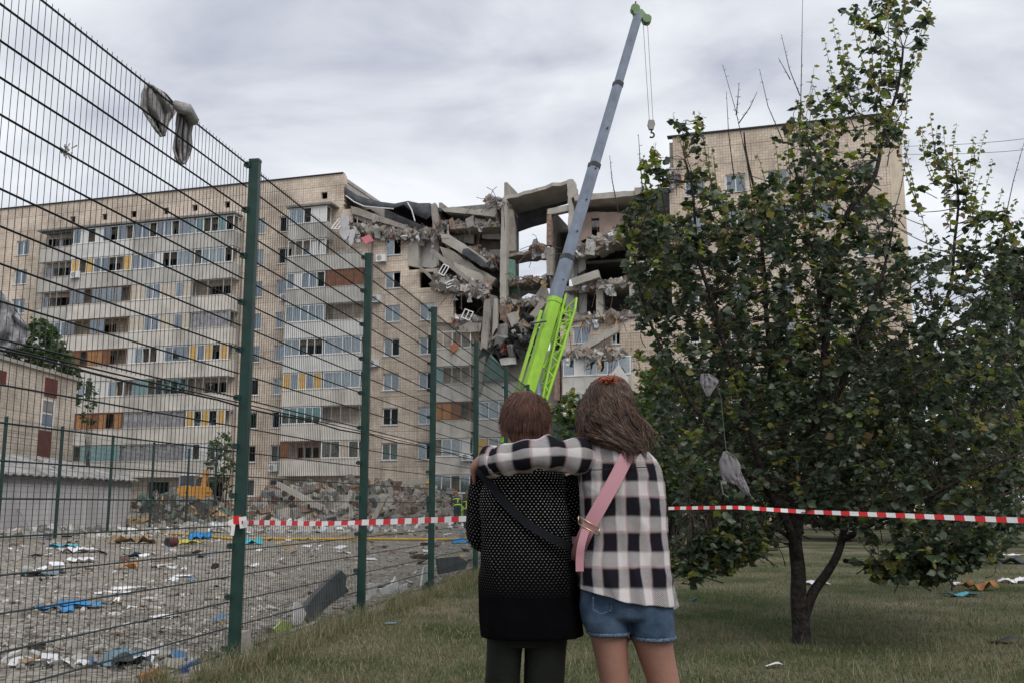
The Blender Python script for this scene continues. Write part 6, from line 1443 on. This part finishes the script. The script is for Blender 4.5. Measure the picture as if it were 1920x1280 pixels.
# ------------------------------------------------------------------ older woman, left
def woman():
    Y = 3.58; foot = at(985, 1185, Y); o = Vector((foot.x, Y, 0)); Wm = empty('person', o, 0, 'person with short auburn hair in a long black dotted jumper and dark trousers', 'person')
    hc = at(985, 795, Y); hw = .152; body = MB()
    head_into(body, hc - o, .148, .185, .225)
    body.tube([hc - o + Vector((0, -.01, -.07)), at(985, 862, Y) - o, at(985, 880, Y) - o], [.055, .055, .075], 14)
    T = [(880, 955, 1015, .07), (900, 925, 1045, .085), (940, 912, 1058, .1), (1010, 915, 1060, .105), (1080, 922, 1062, .105), (1150, 925, 1060, .1), (1180, 930, 1052, .085)]
    body.loft([[p - o for p in pr(y, a, b, Y, d, 2.2, 28)] for y, a, b, d in T])
    hipL, hipR = at(946, 1190, Y) - o, at(1024, 1190, Y) - o
    for h, s in ((hipL, -1), (hipR, 1)): body.tube([h + Vector((0, 0, .03)), Vector((h.x * .95, .0, .45)), Vector((h.x * .95, .01, .1)), Vector((h.x * .95, .01, .06))], [.055, .042, .034, .036], 12); body.tube([Vector((h.x * .95, -.05, .045)), Vector((h.x * .95, .13, .03))], [.034, .028], 10)
    arms = [[at(918, 890, Y) - o, at(906, 955, Y) - o + Vector((0, .02, 0)), at(913, 1012, Y) - o + Vector((0, .09, 0)), at(990, 990, Y + .26) - o], [at(1052, 890, Y) - o, at(1066, 955, Y) - o + Vector((0, .02, 0)), at(1060, 1015, Y) - o + Vector((0, .09, 0)), at(975, 1010, Y + .26) - o]]
    for i, A_ in enumerate(arms):
        body.tube(smooth_path(A_, 4), [.045] * 5 + [.04] * 4 + [.03] * 4, 10); s = 1 if i == 0 else -1
        hand_into(body, A_[-1], A_[-1] + Vector((s * .075, .02, .01)), [(s, .1, -.1), (s, -.3, -.3), (s * .7, -.6, -.4)], (0, -.2, 1), thumb=((s * .6, .4, .7), (s, .2, .4)))
    fuse(body, 'body', M_SKIN2, Wm, .009, 5); eyes(Wm, hc, .148, .185, o)
    # jumper: trunk and two sleeves
    J = [(862, 955, 1015, .075), (872, 935, 1035, .1), (884, 912, 1056, .115), (905, 903, 1066, .13), (940, 900, 1071, .14), (985, 903, 1071, .138), (1030, 906, 1071, .136), (1080, 903, 1080, .145), (1130, 900, 1086, .155), (1165, 899, 1089, .160), (1186, 901, 1091, .160), (1189, 903, 1089, .150)]
    uv_loft([pr(y, a, b, Y, d, 2.5, 72) for y, a, b, d in J], 'jumper', M_KNIT, Wm, sub=5, o=o, disp=.007, dsc=6, fold=.011)
    for i, A_ in enumerate(arms):
        A2 = [p + o for p in A_]; pts = smooth_path(A2, 6); n = len(pts); rr = [lerp(.062, .056, k / n) if k < n * .55 else lerp(.056, .042, (k / n - .55) / .45) for k in range(n)]
        mb = MB(); mb.tube(pts[:-1], rr[:-1], 24, caps=False); rings = [[Vector(mb.v[q * 24 + j]) for j in range(24)] for q in range(n - 1)]
        uv_loft(rings, 'sleeve', M_KNITS, Wm, sub=1, o=o, disp=.006, dsc=9)
    # trousers
    uv_loft([pr(y, a, b, Y, d, 2.4, 48) for y, a, b, d in ((1140, 916, 1064, .118), (1165, 914, 1065, .116), (1192, 914, 1064, .112), (1206, 914, 1063, .108))], 'trouser_seat', M_TROUS, Wm, sub=3, o=o)
    for h, x0, x1, z0, z1 in ((hipL, 913, 984, 908, 975), (hipR, 982, 1064, 982, 1058)):
        rg = []
        for y, a, b, d in ((1165, x0, x1, .11), (1190, x0, x1, .105), (1230, lerp(x0, z0, .5), lerp(x1, z1, .5), .1), (1280, z0, z1, .09)): rg.append(pr(y, a, b, Y, d, 2.2, 32))
        c = rg[-1]; cx = sum(p.x for p in c) / 32
        for z, w, d in ((.55, .062, .075), (.35, .058, .068), (.15, .055, .065), (.05, .055, .065)): rg.append(sup((cx, Y + .01, z), w, d, 32, 2.2))
        uv_loft(rg, 'trouser_leg', M_TROUS, Wm, sub=4, o=o, disp=.008, dsc=6)
        mb = MB(); c0 = Vector((cx, Y, 0)) - o; mb.loft([sup(c0 + Vector((0, .04, z)), a, b, 20, 2.4) for z, a, b in ((.0, .045, .13), (.02, .05, .135), (.05, .045, .12), (.08, .03, .07))]); mb.build('shoe', M_SHOED, Wm, True)
    # hair: a short cap and its strands
    cap = MB(); C = hc - o + Vector((0, -.012, .018))
    cap.ellipsoid(C + Vector((0, 0, .012)), (.0795, .1, .088), None, 28, 18); cap.ellipsoid(C + Vector((0, -.03, -.045)), (.064, .06, .06), None, 24, 14); cap.ellipsoid(C + Vector((0, -.045, -.08)), (.048, .04, .042), None, 20, 12)
    hb = fuse(cap, 'hair', mat('hair_base1', (.035, .016, .012), .7, .3, 20), Wm, .006, 4)
    st = []; crownp = C + Vector((.01, -.02, .095))
    for _ in range(6000):
        th, ph = random.uniform(0, 2 * math.pi), math.acos(random.uniform(-.55, 1)); dr = Vector((math.sin(ph) * math.cos(th), math.sin(ph) * math.sin(th), math.cos(ph)))
        if dr.y > .5 and dr.z < .35: continue
        if abs(dr.x) > .6 and dr.z < -.02 and dr.y > -.6: continue
        p = C + Vector((dr.x * .079, dr.y * .1, dr.z * .1)); 
        if dr.z < -.1 and dr.y < .3: p = C + Vector((dr.x * .064, -.03 + dr.y * .064, -.045 + dr.z * .085))
        away = (p - crownp); away -= dr * away.dot(dr); away = away.normalized() if away.length > 1e-4 else Vector((0, -1, 0)); q = p.copy(); L = [q + dr * .001]; step = random.uniform(.006, .012)
        for k in range(5):
            q = q + away * step + Vector((0, 0, -.003)) + dr * random.gauss(.0006, .0006); rel = q - C; lim = Vector((rel.x / .081, rel.y / .102, rel.z / .102)).length
            if lim < 1 and q.z > C.z - .03: q = C + rel / lim
            L.append(q.copy())
        st.append([list(x + o) for x in L])
    strand_mesh('hair_strands', st, .00075, M_HAIR1, Wm, o)
    # dark cross-body strap, worn as a thing of its own
    B = empty('shoulder_bag', o, 0, 'dark strap and small bag worn across the back of the dotted jumper', 'bag')
    pts = [at(904, 872, Y - .06), at(902, 884, Y - .125), at(925, 915, Y - .150), at(955, 950, Y - .158), at(995, 985, Y - .160), at(1035, 1008, Y - .156), at(1070, 1025, Y - .12), at(1085, 1034, Y - .02), at(1082, 1030, Y + .08)]
    strap_mesh('strap', pts, .014, M_STRAPD, B, o)
    mb = MB(); mb.loft([sup(at(1050, y, Y + .19) - o, a, b, 20, 3.5) for y, a, b in ((1060, .085, .03), (1066, .095, .035), (1140, .1, .045), (1150, .095, .04))]); mb.build('pouch', M_STRAPD, B, True)
def strap_mesh(name, pts, hw, m, parent, o, wdir=None, th=.004):
    q = smooth_path([Vector(p) for p in pts], 6); rows = [[], []]
    for i, p in enumerate(q):
        d = (q[min(i + 1, len(q) - 1)] - q[max(i - 1, 0)]).normalized(); w = d.cross(Vector((0, 1, 0)))
        w = w.normalized() if w.length > .2 else Vector((1, 0, 0)); rows[0].append(p + w * hw - o); rows[1].append(p - w * hw - o)
    mb = MB(); mb.grid(rows); ob = mb.build(name, m, parent, False, fix=False); md = ob.modifiers.new('s', 'SOLIDIFY'); md.thickness = th; md.offset = 0; return ob
# ------------------------------------------------------------------ younger woman, right
def girl():
    Y = 3.5; foot = at(1175, 1190, Y); o = Vector((foot.x, Y, 0)); G = empty('person', o, 0, 'person with long brown hair in a plaid shirt and denim shorts hugging the other', 'person')
    hc = at(1141, 768, Y) + Vector((0, .0, 0)); body = MB()
    head_into(body, hc - o, .150, .19, .225)
    body.tube([hc - o + Vector((0, -.01, -.06)), at(1143, 815, Y) - o, at(1147, 840, Y) - o], [.05, .05, .07], 14)
    T = [(822, 1116, 1178, .055), (850, 1104, 1200, .075), (870, 1097, 1220, .085), (920, 1098, 1230, .1), (1000, 1100, 1232, .095), (1060, 1102, 1238, .095), (1110, 1105, 1242, .095), (1145, 1112, 1236, .075)]
    body.loft([[p - o for p in pr(y, a, b, Y, d, 2.2, 28)] for y, a, b, d in T])
    for pts in (((1128, 1140, 1.0), (1140, 1185, 38.), (1148, 1230, 0), (1153, 1280, 0)),): pass
    def leg(spec, fx):
        rg = [pr(y, a, b, Y, d, 2.1, 24, dy=dy) for y, a, b, d, dy in spec]; c = sum((p for p in rg[-1]), Vector()) / 24
        for z, a, b, dy in ((.47, .050, .058, .005), (.40, .051, .060, .0), (.33, .052, .066, -.012), (.25, .047, .06, -.012), (.15, .036, .042, -.005), (.09, .034, .042, .0), (.05, .036, .05, .005)): rg.append(sup((c.x + (fx - c.x) * (1 - z / .6), Y + dy, z), a, b, 24, 2.1))
        body.loft([[p - o for p in r] for r in rg]); f = Vector((fx, Y, 0)) - o; body.tube([f + Vector((0, -.04, .04)), f + Vector((0, .06, .045)), f + Vector((0, .15, .025))], [.036, .038, .028], 12)
        mb = MB(); mb.loft([sup(f + Vector((0, .045, z)), a, b, 22, 2.5) for z, a, b in ((.0, .046, .135), (.025, .05, .14), (.05, .046, .125), (.075, .042, .075), (.085, .04, .06))]); mb.build('shoe', M_SHOE, G, True)
    leg([(1120, 1106, 1168, .085, 0), (1160, 1102, 1172, .088, 0), (1190, 1106, 1176, .088, 0), (1230, 1115, 1178, .078, 0), (1280, 1126, 1180, .068, 0)], at(1150, 1280, Y).x)
    leg([(1120, 1180, 1244, .085, 0), (1160, 1182, 1252, .088, 0), (1195, 1184, 1259, .088, 0), (1235, 1198, 1266, .078, 0), (1280, 1214, 1275, .068, 0)], at(1248, 1280, Y).x)
    # left arm round the other's shoulders
    S = at(1112, 856, Y - .02); E_ = at(1008, 852, Y - .155); Wp = at(922, 861, Y - .06); Wr = at(905, 860, Y - .02)
    arm = smooth_path([S - o, at(1060, 853, Y - .11) - o, E_ - o, at(950, 858, Y - .13) - o, Wp - o, Wr - o], 4); n = len(arm)
    body.tube(arm, [lerp(.036, .026, k / (n - 1)) for k in range(n)], 12)
    K = at(889, 874, Y + .045)
    hand_into(body, Wr - o, K - o, [(-.12, .45, -.75), (-.02, .4, -.9), (.12, .35, -.9)], (0, .85, .35), .08, .0088, thumb=((-.1, .8, -.15), (0, .75, -.5)))
    # right arm hanging, bent to the front
    A2 = [at(1208, 886, Y) - o, at(1222, 950, Y + .03) - o, at(1224, 1015, Y + .07) - o, at(1200, 1050, Y + .2) - o, at(1150, 1040, Y + .27) - o]
    body.tube(smooth_path(A2, 4), [.042] * 6 + [.038] * 6 + [.03] * 5, 10); hand_into(body, A2[-1], A2[-1] + Vector((-.075, .01, .01)), [(-1, .1, -.1), (-.8, .3, -.5), (-.4, .3, -.9)], (0, -.2, 1), thumb=((-.5, -.4, .7), (-.9, 0, .4)))
    fuse(body, 'body', M_SKIN, G, .008, 5); eyes(G, hc, .15, .19, o)
    # shirt
    Sh = [(814, 1122, 1174, .055), (820, 1110, 1184, .072), (831, 1100, 1196, .092), (850, 1092, 1222, .11), (878, 1087, 1240, .12), (910, 1086, 1245, .124), (950, 1084, 1250, .124), (1000, 1085, 1252, .126), (1050, 1086, 1255, .134), (1090, 1086, 1259, .146), (1118, 1086, 1262, .152)]
    rings = [pr(y, a, b, Y, d, 2.5, 140) for y, a, b, d in Sh]
    hem = []
    for p in rings[-1]:
        pxx = proj(p)[0]; q = p.copy(); q.z += (.034 * max(0, (1175 - pxx) / 90) - .026 * max(0, (pxx - 1150) / 110)); hem.append(q)
    rings[-1] = hem
    sh = uv_loft(rings, 'shirt', M_PLAID, G, sub=9, o=o, disp=.014, dsc=5, thick=.003, fold=.011)
    # yoke seam and collar
    mb = MB(); mb.tube([p - o for p in [at(1092, 880, Y - .118), at(1120, 880, Y - .134), at(1190, 876, Y - .136), at(1230, 874, Y - .118)]], .0016, 5); mb.build('yoke_seam', M_BLACKC, G)
    cr = [pr(y, a, b, Y, d, 2.1, 32) for y, a, b, d in ((806, 1120, 1172, .06), (814, 1113, 1180, .072), (824, 1104, 1190, .084))]; uv_loft(cr, 'collar', M_PLAIDS, G, sub=3, o=o, disp=.004, thick=.004)
    # sleeves
    pts = smooth_path([S + Vector((.05, .02, -.012)), at(1060, 853, Y - .11), E_, at(950, 860, Y - .13), at(920, 866, Y - .085)], 8); n = len(pts); mb = MB(); rr = [lerp(.062, .046, k / (n - 1)) + .004 * math.sin(k * 1.1) for k in range(n)]; rr[-1] = .044
    mb.tube(pts, rr, 36, caps=False, up=(0, -1, .4)); uv_loft([[Vector(mb.v[q * 36 + j]) for j in range(36)] for q in range(n)], 'sleeve', M_PLAIDS, G, sub=2, o=o, disp=.012, dsc=10, thick=.003, fold=.008)
    cf = [pts[-1] + (pts[-1] - pts[-2]).normalized() * d for d in (-.035, -.012, .008, .012)]; mb = MB(); mb.tube(cf, [.050, .056, .052, .041], 30, caps=False, up=(0, -1, .4)); uv_loft([[Vector(mb.v[q * 30 + j]) for j in range(30)] for q in range(4)], 'cuff', M_PLAIDS, G, sub=3, o=o, disp=.008, dsc=16, thick=.003)
    pts = smooth_path([p + o for p in A2[:-1]] + [A2[-1].lerp(A2[-2], .3) + o], 6); n = len(pts); mb = MB(); mb.tube(pts, [lerp(.05, .046, k / n) for k in range(n)], 28, caps=False); uv_loft([[Vector(mb.v[q * 28 + j]) for j in range(28)] for q in range(n)], 'sleeve', M_PLAIDS, G, sub=1, o=o, disp=.008, dsc=10, thick=.003)
    # open shirt front edge showing past the hip
    mb = MB(); mb.prism([at(x, y, Y + .06) - o for x, y in ((1256, 1085), (1262, 1088), (1274, 1136), (1264, 1142), (1256, 1130))], [at(x, y, Y + .1) - o for x, y in ((1256, 1085), (1262, 1088), (1274, 1136), (1264, 1142), (1256, 1130))]); mb.build('shirt_front', mat('shirt_front_grey', (.3, .29, .3), .9, .3, 40), G)
    # shorts: seat and two legs
    sb = MB()
    sb.loft([[p - o for p in pr(y, a, b, Y, d, 2.4, 40)] for y, a, b, d in ((1080, 1094, 1250, .105), (1110, 1088, 1258, .118), (1135, 1086, 1262, .127), (1152, 1088, 1262, .12), (1160, 1100, 1250, .1))])
    for rows in (((1130, 1090, 1174, .112), (1160, 1089, 1177, .116), (1176, 1096, 1179, .110), (1185, 1102, 1179, .104)), ((1130, 1174, 1260, .112), (1162, 1177, 1263, .116), (1184, 1181, 1264, .110), (1194, 1184, 1264, .104))):
        rg = [pr(y, a, b, Y, d, 2.3, 40) for y, a, b, d in rows]; sb.loft([[p - o for p in r] for r in rg])
        c = pr(rows[-1][0] - 2, rows[-1][1] - 1, rows[-1][2] + 1, Y, rows[-1][3] + .002, 2.3, 40); mb = MB(); mb.tube([p - o for p in c] + [c[0] - o], .0042, 6, 0, False, 1.6); mb.build('hem', mat('denim_hem', (.09, .135, .2), .9, .5, 160), G, True)
    fuse(sb, 'shorts', mat('denim', (.028, .052, .095), .85, .1, 16, .25, 300, col2=(.075, .12, .185)), G, .006, 4)
    for pts in ([(1112, 1118), (1112, 1142), (1128, 1150), (1146, 1143), (1148, 1120)], [(1180, 1100), (1179, 1130), (1178, 1158)]):
        mb = MB(); mb.tube([at(x, y, Y - .124 - .004 * (1 if x > 1120 and x < 1150 else 0)) - o for x, y in pts], .0018, 5); mb.build('stitched_seam', mat('denim_hem', (.09, .135, .2), .9, .5, 160), G)
    # hair
    def hr(y, a, b, d, dy): return pr(y, a, b, Y, d, 2.1, 40, dy=dy)
    HR = [(704, 1134, 1156, .02, .0), (711, 1120, 1168, .05, .0), (728, 1106, 1178, .08, .0), (752, 1096, 1184, .096, -.004), (780, 1090, 1189, .098, -.010), (804, 1089, 1190, .086, -.026), (822, 1096, 1194, .072, -.046), (838, 1124, 1198, .056, -.07), (852, 1158, 1196, .04, -.09)]
    rings = [hr(*q) for q in HR]; mb = MB(); mb.loft([[p - o for p in r] for r in rings]); cap = mb.build('hair', mat('hair_base2', (.04, .023, .016), .7, .3, 20), G, True)
    st = []; nr = len(rings)
    def surf(t, k):      # t along, k around (0 = far seam)
        q = max(0, min(.9999, t)) * (nr - 1); i = int(q); f = q - i; k = k % 40; k0 = int(k); kf = k - k0
        a = rings[i][k0].lerp(rings[i][(k0 + 1) % 40], kf); b = rings[i + 1][k0].lerp(rings[i + 1][(k0 + 1) % 40], kf); return a.lerp(b, f)
    for s in range(150):
        K0 = random.uniform(3, 37); T0 = random.random() ** 1.2 * .5; LN = random.uniform(.4, .8); DR = random.gauss(0, 1.6); PH, FQ, AM = random.uniform(0, 6.28), random.uniform(9, 17), random.uniform(.9, 2.4); LIFT = random.random() ** 1.5 * .020
        for q_ in range(19):
            k0 = K0 + random.gauss(0, .42); t0 = max(0.02, T0 + random.gauss(0, .03)); ln = LN * random.uniform(.9, 1.08); L = []; jit = random.gauss(0, .25)
            for j in range(14):
                f = j / 13; t = t0 + ln * f; k = k0 + DR * f + AM * f * math.sin(PH + FQ * f + jit) ; p = surf(min(t, .985), k); c = at(1148, 790, Y); d = (p - Vector((c.x, Y - .02, p.z))); d.normalize(); p = p + d * (.002 + LIFT * f + .013 * f * math.cos(PH + FQ * f + jit) + random.uniform(0, .0015))
                if t > .985: p.z -= (t - .985) * .24
                L.append(list(p))
            st.append(L)
    # long loose locks over the right shoulder and at the left
    for s in range(380):
        rt = random.random() < .66
        if rt: a = at(random.uniform(1176, 1190), random.uniform(755, 800), Y - random.uniform(-.02, .07)); e = at(1196 + abs(random.gauss(0, 18)), 842 + random.gauss(0, 13), Y - random.uniform(.02, .11)); 
        else: a = at(random.uniform(1092, 1108), random.uniform(745, 785), Y - random.uniform(-.02, .08)); e = at(1098 + random.gauss(0, 9), 818 + random.gauss(0, 9), Y - random.uniform(.03, .1))
        m1 = a.lerp(e, .5) + Vector((random.gauss(.008 if rt else -.008, .008), random.gauss(-.01, .01), 0)); q = smooth_path([a, m1, e], 7); ph, fq, am = random.uniform(0, 6.28), random.uniform(6, 13), random.uniform(.002, .009)
        L = [list(p + Vector((math.sin(ph + fq * i / 14), math.cos(ph + fq * i / 14) * .6, 0)) * am * (i / 14)) for i, p in enumerate(q)][:14]; st.append(L)
    # a few stray hairs
    for s in range(220):
        k0 = random.choice([random.uniform(7, 12), random.uniform(28, 33)]); t0 = random.uniform(.2, .7); p = surf(t0, k0); c = at(1148, 790, Y); d = (p - Vector((c.x, Y, p.z))).normalized(); L = []
        for j in range(14): L.append(list(p + d * .018 * (j / 13) * (1 + .6 * math.sin(j * .7 + s)) + Vector((0, 0, -.008 * j))))
        st.append(L)
    strand_mesh('hair_strands', st, .0009, M_HAIR2, G, o)
    # tied half-up knot and orange hair tie
    mb = MB(); kc = at(1144, 713, Y - .075)
    for i in range(46):
        a = random.uniform(-2.6, 2.6); q = kc - o + Vector((random.gauss(0, .018), random.gauss(0, .008), random.gauss(0, .004))); dd = Vector((math.sin(a) * .8, -.35 + random.gauss(0, .2), abs(math.cos(a)) * .45)).normalized(); mb.tube([q, q + dd * .008 + Vector((0, 0, .003)), q + dd * random.uniform(.012, .026) - Vector((0, 0, .004))], [.0028, .0022, .0008], 5)
    mb.build('hair_tie', mat('orange_tie', (.42, .10, .05), .6, .15), G, True)
    # pink bag
    B = empty('shoulder_bag', o, 0, 'pink leather bag with a wide strap across the plaid shirt', 'bag')
    pts = [at(1194, 818, Y - .02), at(1186, 832, Y - .095), at(1175, 855, Y - .128), at(1155, 895, Y - .142), at(1130, 940, Y - .146), at(1108, 980, Y - .140), at(1094, 1008, Y - .12), at(1086, 1030, Y - .06), at(1083, 1048, Y + .03)]
    strap_mesh('strap', pts, .0235, M_PINKB, B, o)
    mb = MB(); c0 = at(1104, 984, Y - .147); 
    for dz in (-.012, .012): mb.tube([c0 - o + Vector((-.034, .004, .018 + dz)), c0 - o + Vector((.034, -.002, -.022 + dz))], .0022, 6)
    for s in (-1, 1): mb.tube([c0 - o + Vector((s * .034, 0, -s * -.0 + (-.02 if s > 0 else .018) - .012)), c0 - o + Vector((s * .034, 0, (-.02 if s > 0 else .018) + .012))], .0022, 6)
    mb.build('buckle', M_GOLD, B, True)
    strap_mesh('strap_end', [at(1098, 992, Y - .146), at(1090, 1020, Y - .148), at(1087, 1045, Y - .142), at(1087, 1070, Y - .138)], .013, M_PINKB, B, o)
    mb = MB(); mb.loft([sup(at(1072, y, Y + .16) - o, a, b, 24, 3.5) for y, a, b in ((1000, .035, .08), (1006, .042, .09), (1068, .045, .1), (1074, .04, .09))]); mb.build('pouch', M_PINKB, B, True)
woman(); girl()
# ------------------------------------------------------------------ small figures far off
M_UNI = mat('dark_uniform', (.02, .025, .035), .8, .15, 6); M_HIVIS = mat('hivis_band', (.5, .7, .05), .5, .05); M_HELM = mat('orange_helmet', (.6, .12, .03), .4, .05); M_BLUEU = mat('blue_uniform', (.02, .05, .2), .8, .15); M_TAN = mat('tan_jacket', (.22, .18, .13), .9, .15)
def worker(px, Y, label, lean=0, top=None, helm=None, rz=0, z0=0, band=True, h=1.76):
    p = at(px, 940, Y); Wk = empty('person', (p.x, Y, z0), rz, label, 'person', None); top = top or M_UNI
    b = MB(); L = Vector((0, math.sin(lean), math.cos(lean))); hip = Vector((0, 0, .9)); sh = hip + L * .52; hd = sh + L * .27
    b.ellipsoid(hd, (.078, .095, .115)); b.tube([sh, hd], [.06, .05], 10); b.ellipsoid(hd + Vector((0, .095, -.02)), (.014, .02, .022))
    b.tube([hip - L * .05, hip + L * .25, sh - L * .04, sh + L * .03], [.15, .16, .19, .09], 14, 0, True, .62, up=(0, 1, 0))
    for s in (-1, 1):
        b.tube([hip + Vector((s * .09, 0, 0)), Vector((s * .1, .03, .48)), Vector((s * .11, 0, .07))], [.095, .065, .045], 10); b.tube([Vector((s * .11, -.05, .045)), Vector((s * .12, .15, .03))], [.045, .035], 8)
        e = sh + Vector((s * .24, .02, -.28)); w = e + Vector((-s * .05, .2, -.08)); b.tube([sh + Vector((s * .19, 0, -.03)), e, w], [.06, .05, .036], 9); hand_into(b, w, w + Vector((-s * .02, .07, -.01)), [(0, 1, -.2), (0, .8, -.6), (0, .3, -1)], (1, 0, 0), .07, .0095, ((-s, .5, .2), (0, 1, 0)))
    fuse(b, 'body', M_SKIN, Wk, .012, 4)
    c = MB(); c.tube([hip - L * .1, hip + L * .25, sh - L * .04, sh + L * .04], [.175, .185, .215, .1], 20, 0, True, .68, up=(0, 1, 0))
    for s in (-1, 1): e = sh + Vector((s * .24, .02, -.28)); c.tube([sh + Vector((s * .18, 0, -.03)), e, e + Vector((-s * .04, .15, -.06))], [.075, .062, .05], 10)
    fuse(c, 'jacket', top, Wk, .018, 3)
    c = MB()
    for s in (-1, 1): c.tube([hip + Vector((s * .085, 0, .03)), Vector((s * .1, .03, .48)), Vector((s * .11, 0, .09))], [.115, .085, .07], 12)
    fuse(c, 'trousers', M_UNI, Wk, .018, 3)
    for s in (-1, 1): mb = MB(); mb.loft([sup(Vector((s * .115, .04, z)), a, bb, 14) for z, a, bb in ((0, .055, .15), (.05, .055, .145), (.11, .05, .08))]); mb.build('boot', M_DARK, Wk, True)
    if band:
        mb = MB(); mb.tube([hip + L * .02, hip + L * .085], [.188, .19], 20, 0, True, .70, up=(0, 1, 0)); mb.build('reflective_band', M_HIVIS, Wk, True)
        mb = MB(); mb.tube([sh - L * .16, sh - L * .11], [.214, .217], 20, 0, True, .70, up=(0, 1, 0)); mb.build('reflective_band', M_HIVIS, Wk, True)
        mb = MB(); mb.box(hip + L * .25 + Vector((0, -.14, 0)), (.06, .02, .36)); mb.build('reflective_stripe', M_HIVIS, Wk)
    mb = MB(); mb.ellipsoid(hd + Vector((0, 0, .04)), (.115, .135, .1)); mb.build('helmet', helm or M_HELM, Wk, True)
    return Wk
worker(858, 52, 'rescuer in orange helmet bending behind the rubble next to the third post', .5, None, M_HELM, R(20), .25)
worker(876, 49, 'rescuer in dark jacket with lime bands close to the dotted jumper', .1, None, M_TAN, R(-15), .1)
worker(806, 58, 'worker in a yellow helmet on the heap left of the third post', .35, M_TAN, mat('yellow_helmet', (.6, .36, .04), .4, .05), R(40), .8, False)
worker(1800, 40, 'person in blue and red clothes glimpsed through the leaves at right', .05, M_BLUEU, M_BLUEU, R(10), 0, False)
worker(1700, 42, 'rescuer with lime bands glimpsed behind the tree near the tape', .1, None, M_UNI, R(-30))
worker(1755, 41, 'rescuer in a red jacket half hidden by leaves right of the trunk', .1, mat('red_jacket', (.3, .03, .03), .8, .1), M_UNI, R(15))
